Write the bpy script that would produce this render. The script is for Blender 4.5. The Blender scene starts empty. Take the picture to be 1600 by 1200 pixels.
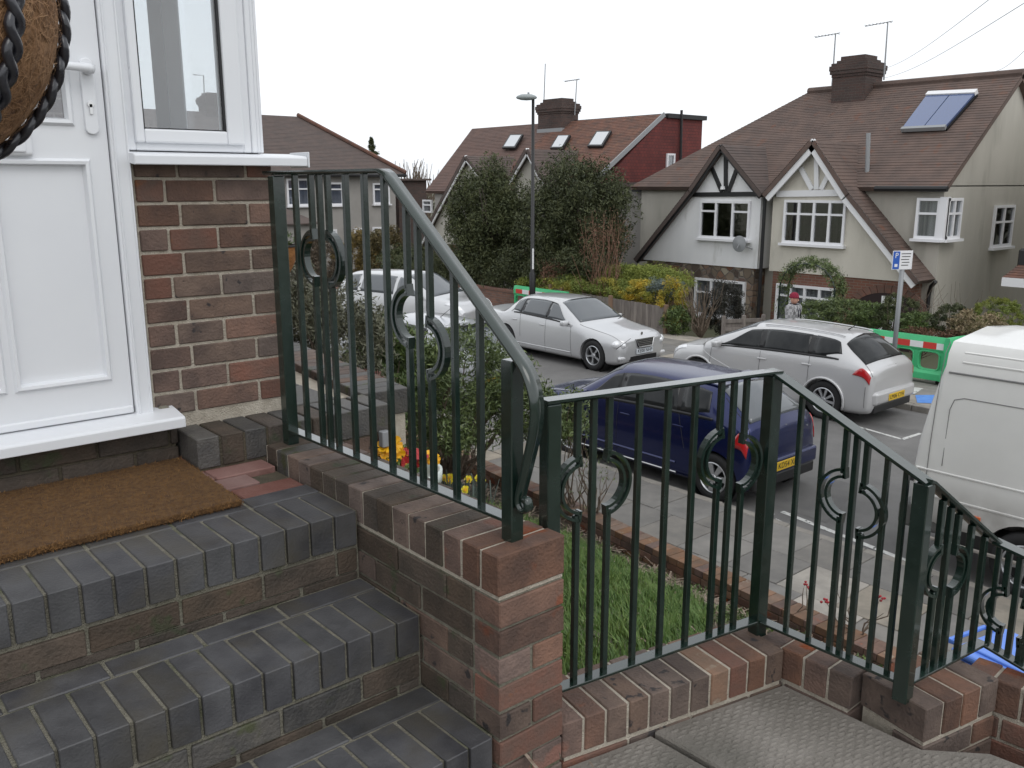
import bpy, bmesh, math, random
import numpy as np
from mathutils import Vector, Matrix
random.seed(7); rng=np.random.default_rng(7)
S=bpy.context.scene; COL=S.collection
PI=math.pi
# ------------------------------------------------------------------ camera, world, sun, exposure
FP,YAW,PIT,ROL=1387.8,49.496,-12.696,-0.071
CAM=np.array([-1.237,-2.836,.919])
_a,_b,_c=[math.radians(v) for v in (YAW,PIT,ROL)]
cF=np.array([math.cos(_a)*math.cos(_b),math.sin(_a)*math.cos(_b),math.sin(_b)])
cR0=np.array([math.sin(_a),-math.cos(_a),0]); cU0=np.cross(cR0,cF)
cR=cR0*math.cos(_c)+cU0*math.sin(_c); cU=-cR0*math.sin(_c)+cU0*math.cos(_c)
cam=bpy.data.cameras.new('camera'); co=bpy.data.objects.new('camera',cam); COL.objects.link(co); S.camera=co
cam.sensor_width=36; cam.lens=36*FP/1600; cam.clip_start=.05; cam.clip_end=2000
m=Matrix.Identity(4)
for i in range(3): m[i][0]=cR[i]; m[i][1]=cU[i]; m[i][2]=-cF[i]; m[i][3]=CAM[i]
co.matrix_world=m
S.render.resolution_x=1024; S.render.resolution_y=768
SUN_EL,SUN_AZ=48,-100      # overcast: soft sun behind the photographer
w=bpy.data.worlds.new('World'); S.world=w; w.use_nodes=True; nt=w.node_tree; nt.nodes.clear()
def N(t,ty,**k):
    n=t.nodes.new(ty)
    for a,v in k.items(): setattr(n,a,v)
    return n
wo=N(nt,'ShaderNodeOutputWorld'); bg=N(nt,'ShaderNodeBackground'); sky=N(nt,'ShaderNodeTexSky'); sky.sky_type='NISHITA'; sky.sun_disc=False
sky.sun_elevation=math.radians(SUN_EL); sky.sun_rotation=math.radians(90-SUN_AZ); sky.dust_density=3; sky.ozone_density=1
hs=N(nt,'ShaderNodeHueSaturation'); hs.inputs['Saturation'].default_value=.12; nt.links.new(sky.outputs[0],hs.inputs['Color'])
tc=N(nt,'ShaderNodeTexCoord'); no=N(nt,'ShaderNodeTexNoise'); no.inputs['Scale'].default_value=2.2; no.inputs['Detail'].default_value=6
mp=N(nt,'ShaderNodeMapping'); mp.inputs['Scale'].default_value=(1,1,2.6); nt.links.new(tc.outputs['Generated'],mp.inputs[0]); nt.links.new(mp.outputs[0],no.inputs['Vector'])
cr=N(nt,'ShaderNodeValToRGB'); cr.color_ramp.elements[0].position=.3; cr.color_ramp.elements[0].color=(10.2,10.7,11.4,1); cr.color_ramp.elements[1].position=.7; cr.color_ramp.elements[1].color=(12.2,12.4,12.6,1)
nt.links.new(no.outputs[0],cr.inputs[0])
mx=N(nt,'ShaderNodeMixRGB'); mx.inputs[0].default_value=.85; nt.links.new(hs.outputs[0],mx.inputs[1]); nt.links.new(cr.outputs[0],mx.inputs[2])
nt.links.new(mx.outputs[0],bg.inputs[0]); bg.inputs[1].default_value=.1; nt.links.new(bg.outputs[0],wo.inputs[0])
sl=bpy.data.lights.new('sun','SUN'); sl.energy=.5; sl.angle=math.radians(30); sl.color=(1,.97,.93); so=bpy.data.objects.new('sun',sl); COL.objects.link(so)
sd=Vector((math.cos(math.radians(SUN_EL))*math.cos(math.radians(SUN_AZ)),math.cos(math.radians(SUN_EL))*math.sin(math.radians(SUN_AZ)),math.sin(math.radians(SUN_EL))))
so.rotation_euler=sd.to_track_quat('Z','Y').to_euler()
S.view_settings.view_transform='Standard'; S.view_settings.look='None'; S.view_settings.exposure=.12; S.view_settings.gamma=1
S.view_settings.use_curve_mapping=False
# ------------------------------------------------------------------ helpers
def ray(px,py): return cF+cR*(px-800)/FP+cU*(600-py)/FP
def onz(px,py,z): d=ray(px,py); return CAM+d*(z-CAM[2])/d[2]
def onx(px,py,x): d=ray(px,py); return CAM+d*(x-CAM[0])/d[0]
def ony(px,py,y): d=ray(px,py); return CAM+d*(y-CAM[1])/d[1]
def ond(px,py,D): return CAM+ray(px,py)*D
def V(*a): return np.array(a if len(a)>1 else a[0],float)
def unit(v): v=np.asarray(v,float); return v/np.linalg.norm(v)
_mats={}
def mat(name,c1,c2=None,scale=6,rough=.6,bump=0,bscale=60,metal=0,coat=0,rnd=0,c3=None,detail=5,spots=None,spec=.5,stretch=(1,1,1),huernd=0,trans=0,ior=1.5,ramp=(.35,.65),coord='pos'):
    if name in _mats: return _mats[name]
    M=bpy.data.materials.new(name); M.use_nodes=True; t=M.node_tree; b=t.nodes['Principled BSDF']; L=t.links
    b.inputs['Roughness'].default_value=rough; b.inputs['Metallic'].default_value=metal; b.inputs['Coat Weight'].default_value=coat
    b.inputs['Coat Roughness'].default_value=.08
    b.inputs['Specular IOR Level'].default_value=spec; b.inputs['IOR'].default_value=ior
    if trans: b.inputs['Transmission Weight'].default_value=trans
    M.diffuse_color=(*c1,1)
    if coord=='pos': g=N(t,'ShaderNodeNewGeometry'); vec=g.outputs['Position']
    else: g=N(t,'ShaderNodeTexCoord'); vec=g.outputs['Object']
    mpn=N(t,'ShaderNodeMapping'); mpn.inputs['Scale'].default_value=stretch; L.new(vec,mpn.inputs[0]); vec=mpn.outputs[0]
    col=None
    if c2 is not None:
        n=N(t,'ShaderNodeTexNoise'); n.inputs['Scale'].default_value=scale; n.inputs['Detail'].default_value=detail; n.inputs['Roughness'].default_value=.6; L.new(vec,n.inputs['Vector'])
        r=N(t,'ShaderNodeValToRGB'); r.color_ramp.elements[0].position=ramp[0]; r.color_ramp.elements[1].position=ramp[1]
        r.color_ramp.elements[0].color=(*c1,1); r.color_ramp.elements[1].color=(*c2,1)
        if c3 is not None:
            e=r.color_ramp.elements.new((ramp[0]+ramp[1])/2); e.color=(*c3,1)
        L.new(n.outputs[0],r.inputs[0]); col=r.outputs[0]
        rr=N(t,'ShaderNodeMapRange'); rr.inputs['To Min'].default_value=max(0,rough-.12); rr.inputs['To Max'].default_value=min(1,rough+.12); L.new(n.outputs[0],rr.inputs['Value']); L.new(rr.outputs[0],b.inputs['Roughness'])
    if spots is not None:   # (color, scale, threshold)
        n2=N(t,'ShaderNodeTexNoise'); n2.inputs['Scale'].default_value=spots[1]; n2.inputs['Detail'].default_value=6; L.new(vec,n2.inputs['Vector'])
        r2=N(t,'ShaderNodeValToRGB'); r2.color_ramp.elements[0].position=spots[2]; r2.color_ramp.elements[1].position=min(1,spots[2]+(spots[3] if len(spots)>3 else .06)); r2.color_ramp.elements[0].color=(0,0,0,1); r2.color_ramp.elements[1].color=(1,1,1,1)
        L.new(n2.outputs[0],r2.inputs[0]); mxn=N(t,'ShaderNodeMixRGB'); L.new(r2.outputs[0],mxn.inputs[0])
        if col is None: mxn.inputs[1].default_value=(*c1,1)
        else: L.new(col,mxn.inputs[1])
        mxn.inputs[2].default_value=(*spots[0],1); col=mxn.outputs[0]
    if rnd or huernd:
        oi=N(t,'ShaderNodeObjectInfo'); h=N(t,'ShaderNodeHueSaturation'); mr=N(t,'ShaderNodeMapRange'); mr.inputs['To Min'].default_value=1-rnd; mr.inputs['To Max'].default_value=1+rnd
        L.new(oi.outputs['Random'],mr.inputs['Value']); L.new(mr.outputs[0],h.inputs['Value'])
        if huernd:
            ma=N(t,'ShaderNodeMath',operation='MULTIPLY'); ma.inputs[1].default_value=17.3; fr=N(t,'ShaderNodeMath',operation='FRACT'); L.new(oi.outputs['Random'],ma.inputs[0]); L.new(ma.outputs[0],fr.inputs[0])
            m2=N(t,'ShaderNodeMapRange'); m2.inputs['To Min'].default_value=1-huernd; m2.inputs['To Max'].default_value=1+huernd; L.new(fr.outputs[0],m2.inputs['Value']); L.new(m2.outputs[0],h.inputs['Saturation'])
        if col is None: h.inputs['Color'].default_value=(*c1,1)
        else: L.new(col,h.inputs['Color'])
        col=h.outputs[0]
    if col is not None: L.new(col,b.inputs['Base Color'])
    else: b.inputs['Base Color'].default_value=(*c1,1)
    if bump:
        n3=N(t,'ShaderNodeTexNoise'); n3.inputs['Scale'].default_value=bscale; n3.inputs['Detail'].default_value=6; L.new(vec,n3.inputs['Vector'])
        bp=N(t,'ShaderNodeBump'); bp.inputs['Strength'].default_value=min(1,bump); bp.inputs['Distance'].default_value=.01*max(1,bump); L.new(n3.outputs[0],bp.inputs['Height']); L.new(bp.outputs[0],b.inputs['Normal'])
    _mats[name]=M; return M
def brickmat(name,cols,mortar,bw,bh,ax='y',bump=.6,offs=(0,0,0)):
    """far brickwork / tile print: colour and fine relief only. ax: axis of the courses' length"""
    if name in _mats: return _mats[name]
    M=bpy.data.materials.new(name); M.use_nodes=True; t=M.node_tree; b=t.nodes['Principled BSDF']; L=t.links; b.inputs['Roughness'].default_value=.85
    g=N(t,'ShaderNodeNewGeometry'); sp=N(t,'ShaderNodeSeparateXYZ'); L.new(g.outputs['Position'],sp.inputs[0]); cb=N(t,'ShaderNodeCombineXYZ')
    if ax=='y': L.new(sp.outputs[1],cb.inputs[0])
    elif ax=='x': L.new(sp.outputs[0],cb.inputs[0])
    else:
        ad=N(t,'ShaderNodeMath',operation='ADD'); L.new(sp.outputs[0],ad.inputs[0]); L.new(sp.outputs[1],ad.inputs[1]); L.new(ad.outputs[0],cb.inputs[0])
    L.new(sp.outputs[2],cb.inputs[1])
    br=N(t,'ShaderNodeTexBrick'); L.new(cb.outputs[0],br.inputs['Vector']); br.inputs['Scale'].default_value=1; br.inputs['Brick Width'].default_value=bw; br.inputs['Row Height'].default_value=bh; br.inputs['Mortar Size'].default_value=.006; br.inputs['Bias'].default_value=0
    br.inputs['Color1'].default_value=(*cols[0],1); br.inputs['Color2'].default_value=(*cols[1],1); br.inputs['Mortar'].default_value=(*mortar,1)
    n=N(t,'ShaderNodeTexNoise'); n.inputs['Scale'].default_value=1.3; n.inputs['Detail'].default_value=6; L.new(g.outputs['Position'],n.inputs['Vector'])
    mr=N(t,'ShaderNodeMapRange'); mr.inputs['To Min'].default_value=.55; mr.inputs['To Max'].default_value=1.45; L.new(n.outputs[0],mr.inputs['Value'])
    h=N(t,'ShaderNodeHueSaturation'); L.new(mr.outputs[0],h.inputs['Value']); L.new(br.outputs[0],h.inputs['Color']); L.new(h.outputs[0],b.inputs['Base Color'])
    bp=N(t,'ShaderNodeBump'); bp.inputs['Strength'].default_value=bump; bp.inputs['Distance'].default_value=.01; bp.invert=True; L.new(br.outputs['Fac'],bp.inputs['Height']); L.new(bp.outputs[0],b.inputs['Normal'])
    _mats[name]=M; return M
def stonemat(name,scale=5):
    M=bpy.data.materials.new(name); M.use_nodes=True; t=M.node_tree; b=t.nodes['Principled BSDF']; L=t.links; b.inputs['Roughness'].default_value=.85
    g=N(t,'ShaderNodeNewGeometry'); v=N(t,'ShaderNodeTexVoronoi'); v.inputs['Scale'].default_value=scale; v2=N(t,'ShaderNodeTexVoronoi',feature='DISTANCE_TO_EDGE'); v2.inputs['Scale'].default_value=scale
    for q in (v,v2): L.new(g.outputs['Position'],q.inputs['Vector'])
    sp=N(t,'ShaderNodeSeparateColor'); L.new(v.outputs['Color'],sp.inputs[0]); r=N(t,'ShaderNodeValToRGB'); cs=[(.07,.05,.04),(.19,.15,.11),(.16,.07,.04),(.3,.26,.2),(.1,.06,.05)]
    r.color_ramp.elements[0].color=(*cs[0],1); r.color_ramp.elements[1].color=(*cs[-1],1)
    for i in (1,2,3): e=r.color_ramp.elements.new(i/4); e.color=(*cs[i],1)
    L.new(sp.outputs[0],r.inputs[0]); r2=N(t,'ShaderNodeValToRGB'); r2.color_ramp.elements[0].position=.02; r2.color_ramp.elements[1].position=.07; L.new(v2.outputs[0],r2.inputs[0])
    mxn=N(t,'ShaderNodeMixRGB'); L.new(r2.outputs[0],mxn.inputs[0]); mxn.inputs[1].default_value=(.16,.14,.12,1); L.new(r.outputs[0],mxn.inputs[2]); L.new(mxn.outputs[0],b.inputs['Base Color'])
    bp=N(t,'ShaderNodeBump'); bp.inputs['Distance'].default_value=.03; L.new(r2.outputs[0],bp.inputs['Height']); L.new(bp.outputs[0],b.inputs['Normal'])
    return M
# --- mesh building
def mesh(name,v,f,smooth=False):
    me=bpy.data.meshes.new(name); v=np.asarray(v,float)
    if isinstance(f,np.ndarray):
        n,k=f.shape; me.vertices.add(len(v)); me.vertices.foreach_set('co',v.ravel()); me.loops.add(n*k); me.loops.foreach_set('vertex_index',f.astype(np.int32).ravel())
        me.polygons.add(n); me.polygons.foreach_set('loop_start',np.arange(0,n*k,k,dtype=np.int32)); me.polygons.foreach_set('loop_total',np.full(n,k,dtype=np.int32)); me.update(calc_edges=True)
    else: me.from_pydata([tuple(x) for x in v],[],f)
    me.validate()
    if smooth: me.polygons.foreach_set('use_smooth',[True]*len(me.polygons))
    return me
class MB:
    def __init__(s): s.v=[]; s.f=[]; s.n=0
    def add(s,v,f): s.v+= [tuple(x) for x in v]; s.f+=[tuple(i+s.n for i in q) for q in f]; s.n=len(s.v); return s
    def box(s,a,b): # min/max corners
        (x0,y0,z0),(x1,y1,z1)=a,b
        return s.add([(x0,y0,z0),(x1,y0,z0),(x1,y1,z0),(x0,y1,z0),(x0,y0,z1),(x1,y0,z1),(x1,y1,z1),(x0,y1,z1)],[(0,3,2,1),(4,5,6,7),(0,1,5,4),(1,2,6,5),(2,3,7,6),(3,0,4,7)])
    def beam(s,p0,p1,w,d,side):
        p0,p1=V(p0),V(p1); t=unit(p1-p0); sd=unit(V(side)-t*(V(side)@t)); n=np.cross(t,sd); vs=[]
        for p in (p0,p1):
            for a,b in ((-1,-1),(1,-1),(1,1),(-1,1)): vs.append(p+sd*a*w/2+n*b*d/2)
        return s.add(vs,[(0,3,2,1),(4,5,6,7),(0,1,5,4),(1,2,6,5),(2,3,7,6),(3,0,4,7)])
    def tube(s,pts,r,k=6,cap=True):
        pts=[V(p) for p in pts]; rs=r if hasattr(r,'__len__') else [r]*len(pts); vs=[]; fs=[]; prev=None
        for i,p in enumerate(pts):
            t=unit(pts[min(i+1,len(pts)-1)]-pts[max(i-1,0)])
            a=prev if prev is not None else (V(0,0,1) if abs(t[2])<.9 else V(1,0,0)); u=unit(a-t*(a@t)); prev=u; w_=np.cross(t,u)
            for j in range(k): an=2*PI*j/k; vs.append(p+(u*math.cos(an)+w_*math.sin(an))*rs[i])
        for i in range(len(pts)-1):
            for j in range(k): fs.append((i*k+j,i*k+(j+1)%k,(i+1)*k+(j+1)%k,(i+1)*k+j))
        if cap: fs.append(tuple(range(k-1,-1,-1))); fs.append(tuple(range((len(pts)-1)*k,len(pts)*k)))
        return s.add(vs,fs)
    def prism(s,poly,ext):  # polygon of 3D points extruded by vector
        n=len(poly); p=[V(q) for q in poly]; e=V(ext)
        return s.add(p+[q+e for q in p],[tuple(range(n-1,-1,-1)),tuple(range(n,2*n))]+[(i,(i+1)%n,n+(i+1)%n,n+i) for i in range(n)])
    def mesh(s,name,smooth=False): return mesh(name,s.v,s.f,smooth)
def fixn(me):
    b=bmesh.new(); b.from_mesh(me); bmesh.ops.recalc_face_normals(b,faces=b.faces); b.to_mesh(me); b.free(); return me
def bevel(me,w,seg=1):
    b=bmesh.new(); b.from_mesh(me); bmesh.ops.recalc_face_normals(b,faces=b.faces); bmesh.ops.bevel(b,geom=list(b.edges),offset=w,segments=seg,affect='EDGES',profile=.5,clamp_overlap=True); b.to_mesh(me); b.free(); return me
def lathe(prof,k=24,axis='z'):
    vs=[];fs=[]
    for r,z in prof:
        for j in range(k):
            a=2*PI*j/k; x,y=r*math.cos(a),r*math.sin(a)
            vs.append((x,y,z) if axis=='z' else (z,x,y))
    for i in range(len(prof)-1):
        for j in range(k): fs.append((i*k+j,i*k+(j+1)%k,(i+1)*k+(j+1)%k,(i+1)*k+j))
    return vs,fs
WM={}
def link(o,W,parent):
    COL.objects.link(o); WM[o.name]=W
    if parent is not None:
        o.parent=parent; o.matrix_basis=WM[parent.name].inverted()@W
    else: o.matrix_basis=W
    return o
def obj(name,me,mt,parent=None,loc=None,rot=None,mtx=None,kind=None,label=None):
    o=bpy.data.objects.new(name,me)
    if mt is not None:
        if isinstance(mt,(list,tuple)):
            if len(me.materials)==0:
                for q in mt: me.materials.append(q)
        elif len(me.materials)==0: me.materials.append(mt)
        elif me.materials[0]!=mt:
            o.material_slots[0].link='OBJECT'; o.material_slots[0].material=mt
    W=mtx if mtx is not None else (Matrix.Translation(Vector(loc if loc is not None else (0,0,0)))@(rot if rot is not None else Matrix.Identity(4)))
    link(o,W,parent)
    if kind: o['kind']=kind
    if label: o['label']=label
    return o
def thing(name,label,cat,loc=(0,0,0),rz=0,group=None):
    o=bpy.data.objects.new(name,None); o.empty_display_size=.1
    link(o,Matrix.Translation(Vector(loc))@Matrix.Rotation(rz,4,'Z'),None); o['label']=label; o['category']=cat
    if group: o['group']=group
    return o
def tag(o,label,cat,group=None,kind=None):
    o['label']=label; o['category']=cat
    if group: o['group']=group
    if kind: o['kind']=kind
    return o
def center(me):
    n=len(me.vertices); c=np.empty(n*3); me.vertices.foreach_get('co',c); c=c.reshape(-1,3); m_=(c.min(0)+c.max(0))/2; m_[2]=c[:,2].min()
    c-=m_; me.vertices.foreach_set('co',c.ravel()); me.update(); return m_
def solo(name,me,mt,label,cat,group=None):   # single mesh thing with origin at its base
    c=center(me); return tag(obj(name,me,mt,None,c),label,cat,group)
_bx={}
def cbox(sx,sy,sz,b=.003):
    b=min(b,.0032) if max(sx,sy,sz)<.4 else b
    """chamfered block, slightly uneven, 44 triangles; shared by alike pieces"""
    k=(round(sx,3),round(sy,3),round(sz,3),b,random.randrange(3))
    if k in _bx: return _bx[k]
    mb=MB().box((-sx/2,-sy/2,-sz/2),(sx/2,sy/2,sz/2)); me=mb.mesh('block')
    for v in me.vertices: v.co+=Vector([random.uniform(-.35,.35)*b for _ in range(3)])
    bevel(me,b); _bx[k]=me; return me
def frame3(dx,nrm):
    """matrix with local x along dx, local y pointing INTO the wall (against nrm), z up"""
    x=Vector(dx).normalized(); z=Vector((0,0,1)); y=z.cross(x)
    M3=Matrix.Identity(4)
    for i in range(3): M3[i][0]=x[i]; M3[i][1]=y[i]; M3[i][2]=z[i]
    return M3
def brickface(root,org,dx,L,zt,nc,mt,pitch=.225,ch=.075,depth=.09,joint=.01,phase=0,half=.5,name='brick',inset=0,starts=None,inw=1,jit=.0012):
    """courses of bricks hanging down from zt; local +y is into the wall"""
    R=frame3(dx,None); o=V(org)
    for c in range(nc):
        z=zt-ch*(c+.5)
        if starts and c in starts: edges=list(starts[c])
        else:
            s=-((c+phase)%2)*pitch*half; edges=[s]
            while edges[-1]<L: edges.append(edges[-1]+pitch)
        for a,b in zip(edges[:-1],edges[1:]):
            a=max(a,0); b=min(b,L)
            if b-a<.03: continue
            w_=b-a-joint; me=cbox(w_,depth,ch-joint)
            p=R@Vector(((a+b)/2,inw*(depth/2)+inset+random.uniform(-jit,jit),0)); p=Vector((o[0],o[1],0))+p; p.z=z+random.uniform(-.0008,.0008)
            obj(name,me,mt() if callable(mt) else mt,root,mtx=Matrix.Translation(p)@R@Matrix.Rotation(random.uniform(-.003,.003),4,'Y'))
def rowlock(root,org,dx,L,ztop,mt,wid=.215,ht=.1025,pitch=.075,joint=.009,name='brick',b=.004,jit=.0015,last=None):
    """bricks on edge, side by side along dx; local y 0..wid"""
    R=frame3(dx,None); o=V(org); n=int(round(L/pitch)); pt=L/n
    for i in range(n):
        me=cbox(pt-joint,wid,ht,b); p=Vector((o[0],o[1],0))+R@Vector(((i+.5)*pt,wid/2+random.uniform(-jit,jit),0)); p.z=ztop-ht/2+random.uniform(-jit,jit)*.7
        obj(name,me,mt() if callable(mt) else mt,root,mtx=Matrix.Translation(p)@R@Matrix.Rotation(random.uniform(-.006,.006),4,'Z'))
# ------------------------------------------------------------------ materials
mb_a=mat('brick_brown',(.108,.068,.054),(.195,.115,.085),9,.85,.6,120,rnd=.28,huernd=.25,spots=((.21,.075,.042),6,.60,.05))
mb_b=mat('brick_grey_brown',(.095,.068,.057),(.165,.118,.094),11,.85,.5,120,rnd=.22,huernd=.2,spots=((.035,.03,.03),26,.62,.06))
mb_r=mat('brick_red',(.175,.080,.056),(.118,.080,.064),7,.85,.5,120,rnd=.22,spots=((.21,.085,.04),9,.66,.04))
mb_d=mat('brick_dark_brown',(.050,.040,.031),(.088,.066,.050),9,.8,.6,110,rnd=.2,huernd=.2,spots=((.05,.055,.03),12,.6,.08))  # darkest brown of the brick set, with dull green flecks
mb_t=mat('brick_tan',(.21,.12,.075),(.15,.10,.07),8,.9,.5,90,rnd=.25,huernd=.2,spots=((.25,.21,.16),20,.62,.1))
mblue=mat('engineering_brick',(.047,.047,.051),(.088,.088,.092),7,.5,.22,150,rnd=.18,huernd=.3,spots=((.072,.064,.048),5,.50,.28))
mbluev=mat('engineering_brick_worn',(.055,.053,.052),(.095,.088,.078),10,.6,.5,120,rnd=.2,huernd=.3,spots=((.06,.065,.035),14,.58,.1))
mmort=mat('mortar',(.42,.37,.30),(.54,.49,.41),30,.95,.8,200)
mmortg=mat('mortar_mossy',(.16,.15,.115),(.24,.225,.18),18,.95,.9,160,spots=((.09,.10,.05),6,.55,.15))
mmortd=mat('mortar_dark',(.075,.065,.045),(.12,.10,.07),18,.95,.9,160)
mpvc=mat('white_upvc',(.76,.775,.80),(.735,.75,.78),3,.32,.03,8)
mseal=mat('black_seal',(.02,.02,.022),rough=.5)
mgreen=mat('green_railing_paint',(.007,.019,.014),(.012,.027,.021),20,.24,.04,60,coat=.7,spec=.6)
mcoir=mat('coir_brown',(.20,.105,.035),(.10,.05,.02),60,.95,1,400)
mchrome=mat('chrome',(.6,.6,.6),rough=.2,metal=1)
masph=mat('asphalt',(.15,.146,.142),(.20,.195,.19),1.2,.85,.7,300,spots=((.115,.112,.11),.9,.55,.2))
mslab=mat('paving_slab',(.35,.315,.27),(.25,.23,.20),5,.9,.4,140,rnd=.25,huernd=.4,spots=((.2,.185,.165),3,.62,.1))
mslabg=mat('paving_slab_grey',(.165,.157,.147),(.225,.213,.195),4,.9,.4,140,rnd=.16,huernd=.3)
mkerb=mat('kerb_stone',(.3,.28,.25),(.22,.205,.185),6,.9,.4,120,rnd=.15)
mwhite=mat('worn_white_paint',(.62,.62,.6),(.5,.5,.48),20,.8,.2,200,spots=((.1,.1,.1),14,.6,.05))
msoil=mat('soil',(.035,.026,.018),(.09,.07,.05),14,.95,1.5,60)
mconc=mat('concrete',(.19,.175,.155),(.26,.24,.21),8,.9,.6,150,spots=((.12,.11,.095),3,.55,.2))
mwood=mat('weathered_wood',(.15,.13,.12),(.22,.195,.175),14,.85,.5,60,rnd=.22,stretch=(1,1,.15))
mwoodb=mat('brown_post_wood',(.20,.13,.09),(.26,.17,.12),14,.85,.5,60,rnd=.15,stretch=(1,1,.15))
mtile=mat('roof_tile',(.10,.072,.062),(.145,.10,.083),2.2,.85,.7,25,spots=((.16,.075,.05),3,.6,.15))
mtiler=mat('roof_tile_red',(.17,.075,.05),(.10,.06,.048),2.6,.85,.7,25,spots=((.2,.1,.06),6,.55,.2))
mtiled=mat('roof_tile_dark',(.085,.066,.06),(.115,.085,.075),2.4,.85,.7,25)
mcream=mat('cream_render',(.62,.585,.51),(.55,.52,.45),1.2,.9,.6,40,spots=((.47,.44,.38),2.2,.62,.14),stretch=(1,1,.3))
mcreamd=mat('weathered_cream_render',(.52,.495,.44),(.43,.41,.36),.9,.9,.6,40,spots=((.36,.345,.30),1.6,.58,.16),stretch=(1,1,.25))
mwrend=mat('white_render',(.84,.84,.84),(.77,.775,.78),1.2,.85,.5,60,spots=((.62,.62,.60),2.5,.62,.12),stretch=(1,1,.35))
mgrend=mat('grey_render',(.30,.285,.265),(.36,.34,.32),1.1,.9,.6,40)
mblackt=mat('black_timber',(.012,.012,.013),rough=.5)
mwt=mat('white_timber',(.78,.78,.79),rough=.5)
mframe=mat('window_white',(.8,.8,.82),rough=.4)
mglassd=mat('window_glass_dark',(.05,.055,.06),rough=.06,spec=.9,ior=1.9)
mcurt=mat('curtain_grey',(.30,.29,.28),(.42,.41,.40),1.6,.7,.1,30,stretch=(12,12,.4),coat=.6)
mlead=mat('lead_grey',(.28,.29,.3),rough=.5)
mblk=mat('black_plastic',(.012,.012,.013),rough=.45)
mtyre=mat('tyre_rubber',(.018,.018,.019),rough=.8,bump=.2)
mrim=mat('alloy_rim',(.50,.51,.53),rough=.35,metal=.7)
mcarg=mat('car_window_glass',(.016,.018,.020),(.035,.037,.038),3,.10,spec=.28,ior=1.45)
mcarw=mat('windscreen_glass',(.085,.095,.105),rough=.05,spec=.8,ior=1.6)
mredl=mat('red_lens',(.45,.012,.015),rough=.15,coat=1)
mclr=mat('headlamp_lens',(.80,.81,.83),rough=.12,metal=.15,coat=1)
mplatey=mat('yellow_plate',(.65,.42,.02),rough=.4)
mplatew=mat('white_plate',(.62,.66,.7),rough=.4)
msilver=mat('silver_paint',(.57,.575,.585),rough=.3,metal=.4,coat=.9)
msilver2=mat('silver_paint_warm',(.55,.55,.555),rough=.32,metal=.35,coat=.9)
mgreyp=mat('light_grey_paint',(.42,.43,.45),rough=.33,metal=.5,coat=.9)
mdarkp=mat('dark_grey_paint',(.17,.175,.185),rough=.3,metal=.5,coat=.9)
mbluep=mat('blue_paint',(.006,.013,.078),rough=.26,metal=.55,coat=.6)
mvan=mat('white_van_paint',(.76,.76,.74),(.71,.71,.69),1.5,.35,coat=.5)
mlime=mat('barrier_green',(.07,.52,.22),(.06,.45,.19),3,.45,.1,20)
mbred=mat('barrier_red',(.6,.05,.04),rough=.5)
mleafd=mat('leaf_dark',(.030,.040,.015),(.10,.11,.042),4,.65,0,c3=(.062,.075,.027),rnd=.15)
mleafg=mat('leaf_grey_green',(.09,.095,.06),(.19,.19,.125),12,.6,0,rnd=.1)
mleafl=mat('leaf_light_green',(.06,.10,.02),(.15,.21,.05),9,.5,0,c3=(.08,.12,.035))
mleafo=mat('leaf_olive',(.06,.085,.03),(.20,.25,.085),9,.5,0,c3=(.10,.14,.048))
mleafy=mat('leaf_yellow_green',(.19,.21,.03),(.36,.31,.045),1.3,.6,0,c3=(.15,.20,.04))
mleafgo=mat('leaf_gold',(.55,.37,.03),(.22,.26,.05),3,.6)
mleafb=mat('leaf_blue_grey',(.09,.12,.105),(.18,.22,.20),4,.6)
mleafr=mat('leaf_russet',(.13,.06,.035),(.20,.11,.07),6,.7)
mtwig=mat('twig',(.11,.08,.06),(.2,.16,.12),30,.85)
mtrunk=mat('trunk_bark',(.06,.05,.04),(.12,.10,.08),15,.95,.8,40,stretch=(1,1,.3))
mgrass=mat('grass_blade',(.04,.095,.014),(.14,.21,.045),4,.6,c3=(.075,.145,.022),spots=((.30,.28,.12),70,.64,.05))
# ------------------------------------------------------------------ GROUND, ROAD, PAVEMENTS
ZR=-2.95
def sheet(name,poly,mt,z,kind='structure',th=0,parent=None):
    mb=MB()
    if th: mb.prism([(x,y,z-th) for x,y in poly],(0,0,th))
    else: mb.add([(x,y,z) for x,y in poly],[tuple(range(len(poly)))])
    o=obj(name,fixn(mb.mesh(name)),mt,parent)
    if kind: o['kind']=kind
    return o
mground=mat('far_ground',(.07,.08,.04),(.11,.10,.07),.4,.95,.5,3)
sheet('ground',[(-300,-300),(300,-300),(300,400),(-300,400)],mground,-3.3)
road=sheet('road',[(7.3,-40),(13.8,-40),(13.8,14),(13.6,20),(12.4,27),(9,36),(3,46),(-4,40),(2,31),(5.5,24),(7,18),(7.3,12)],masph,ZR,th=.3)
# tarmac patches and painted lines on the road
def line(p,q,wd,name='painted_line',mt=mwhite,dz=.004,par=None):
    p,q=V(*p,0),V(*q,0); t=unit(q-p); n=V(-t[1],t[0],0)*wd/2
    mb=MB(); k=8; z=ZR+dz; vs=[];
    for i in range(k+1):
        c=p+(q-p)*i/k; j=random.uniform(.8,1.05); vs+= [(c+n*j)+V(0,0,z),(c-n*j)+V(0,0,z)]
    mb.add(vs,[(2*i,2*i+1,2*i+3,2*i+2) for i in range(k)]); return obj(name,fixn(mb.mesh(name)),mt,par or road)
line((7.82,2.75),(7.45,.4),.085); line((7.40,.25),(7.30,-3),.085)
line((7.52,2.70),(7.50,2.58),.11); line((7.66,2.86),(7.64,2.76),.1)
line((12.15,4.25),(11.95,3.3),.07); line((11.95,3.3),(12.5,3.27),.07); line((12.3,4.9),(12.2,4.6),.06)
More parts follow.
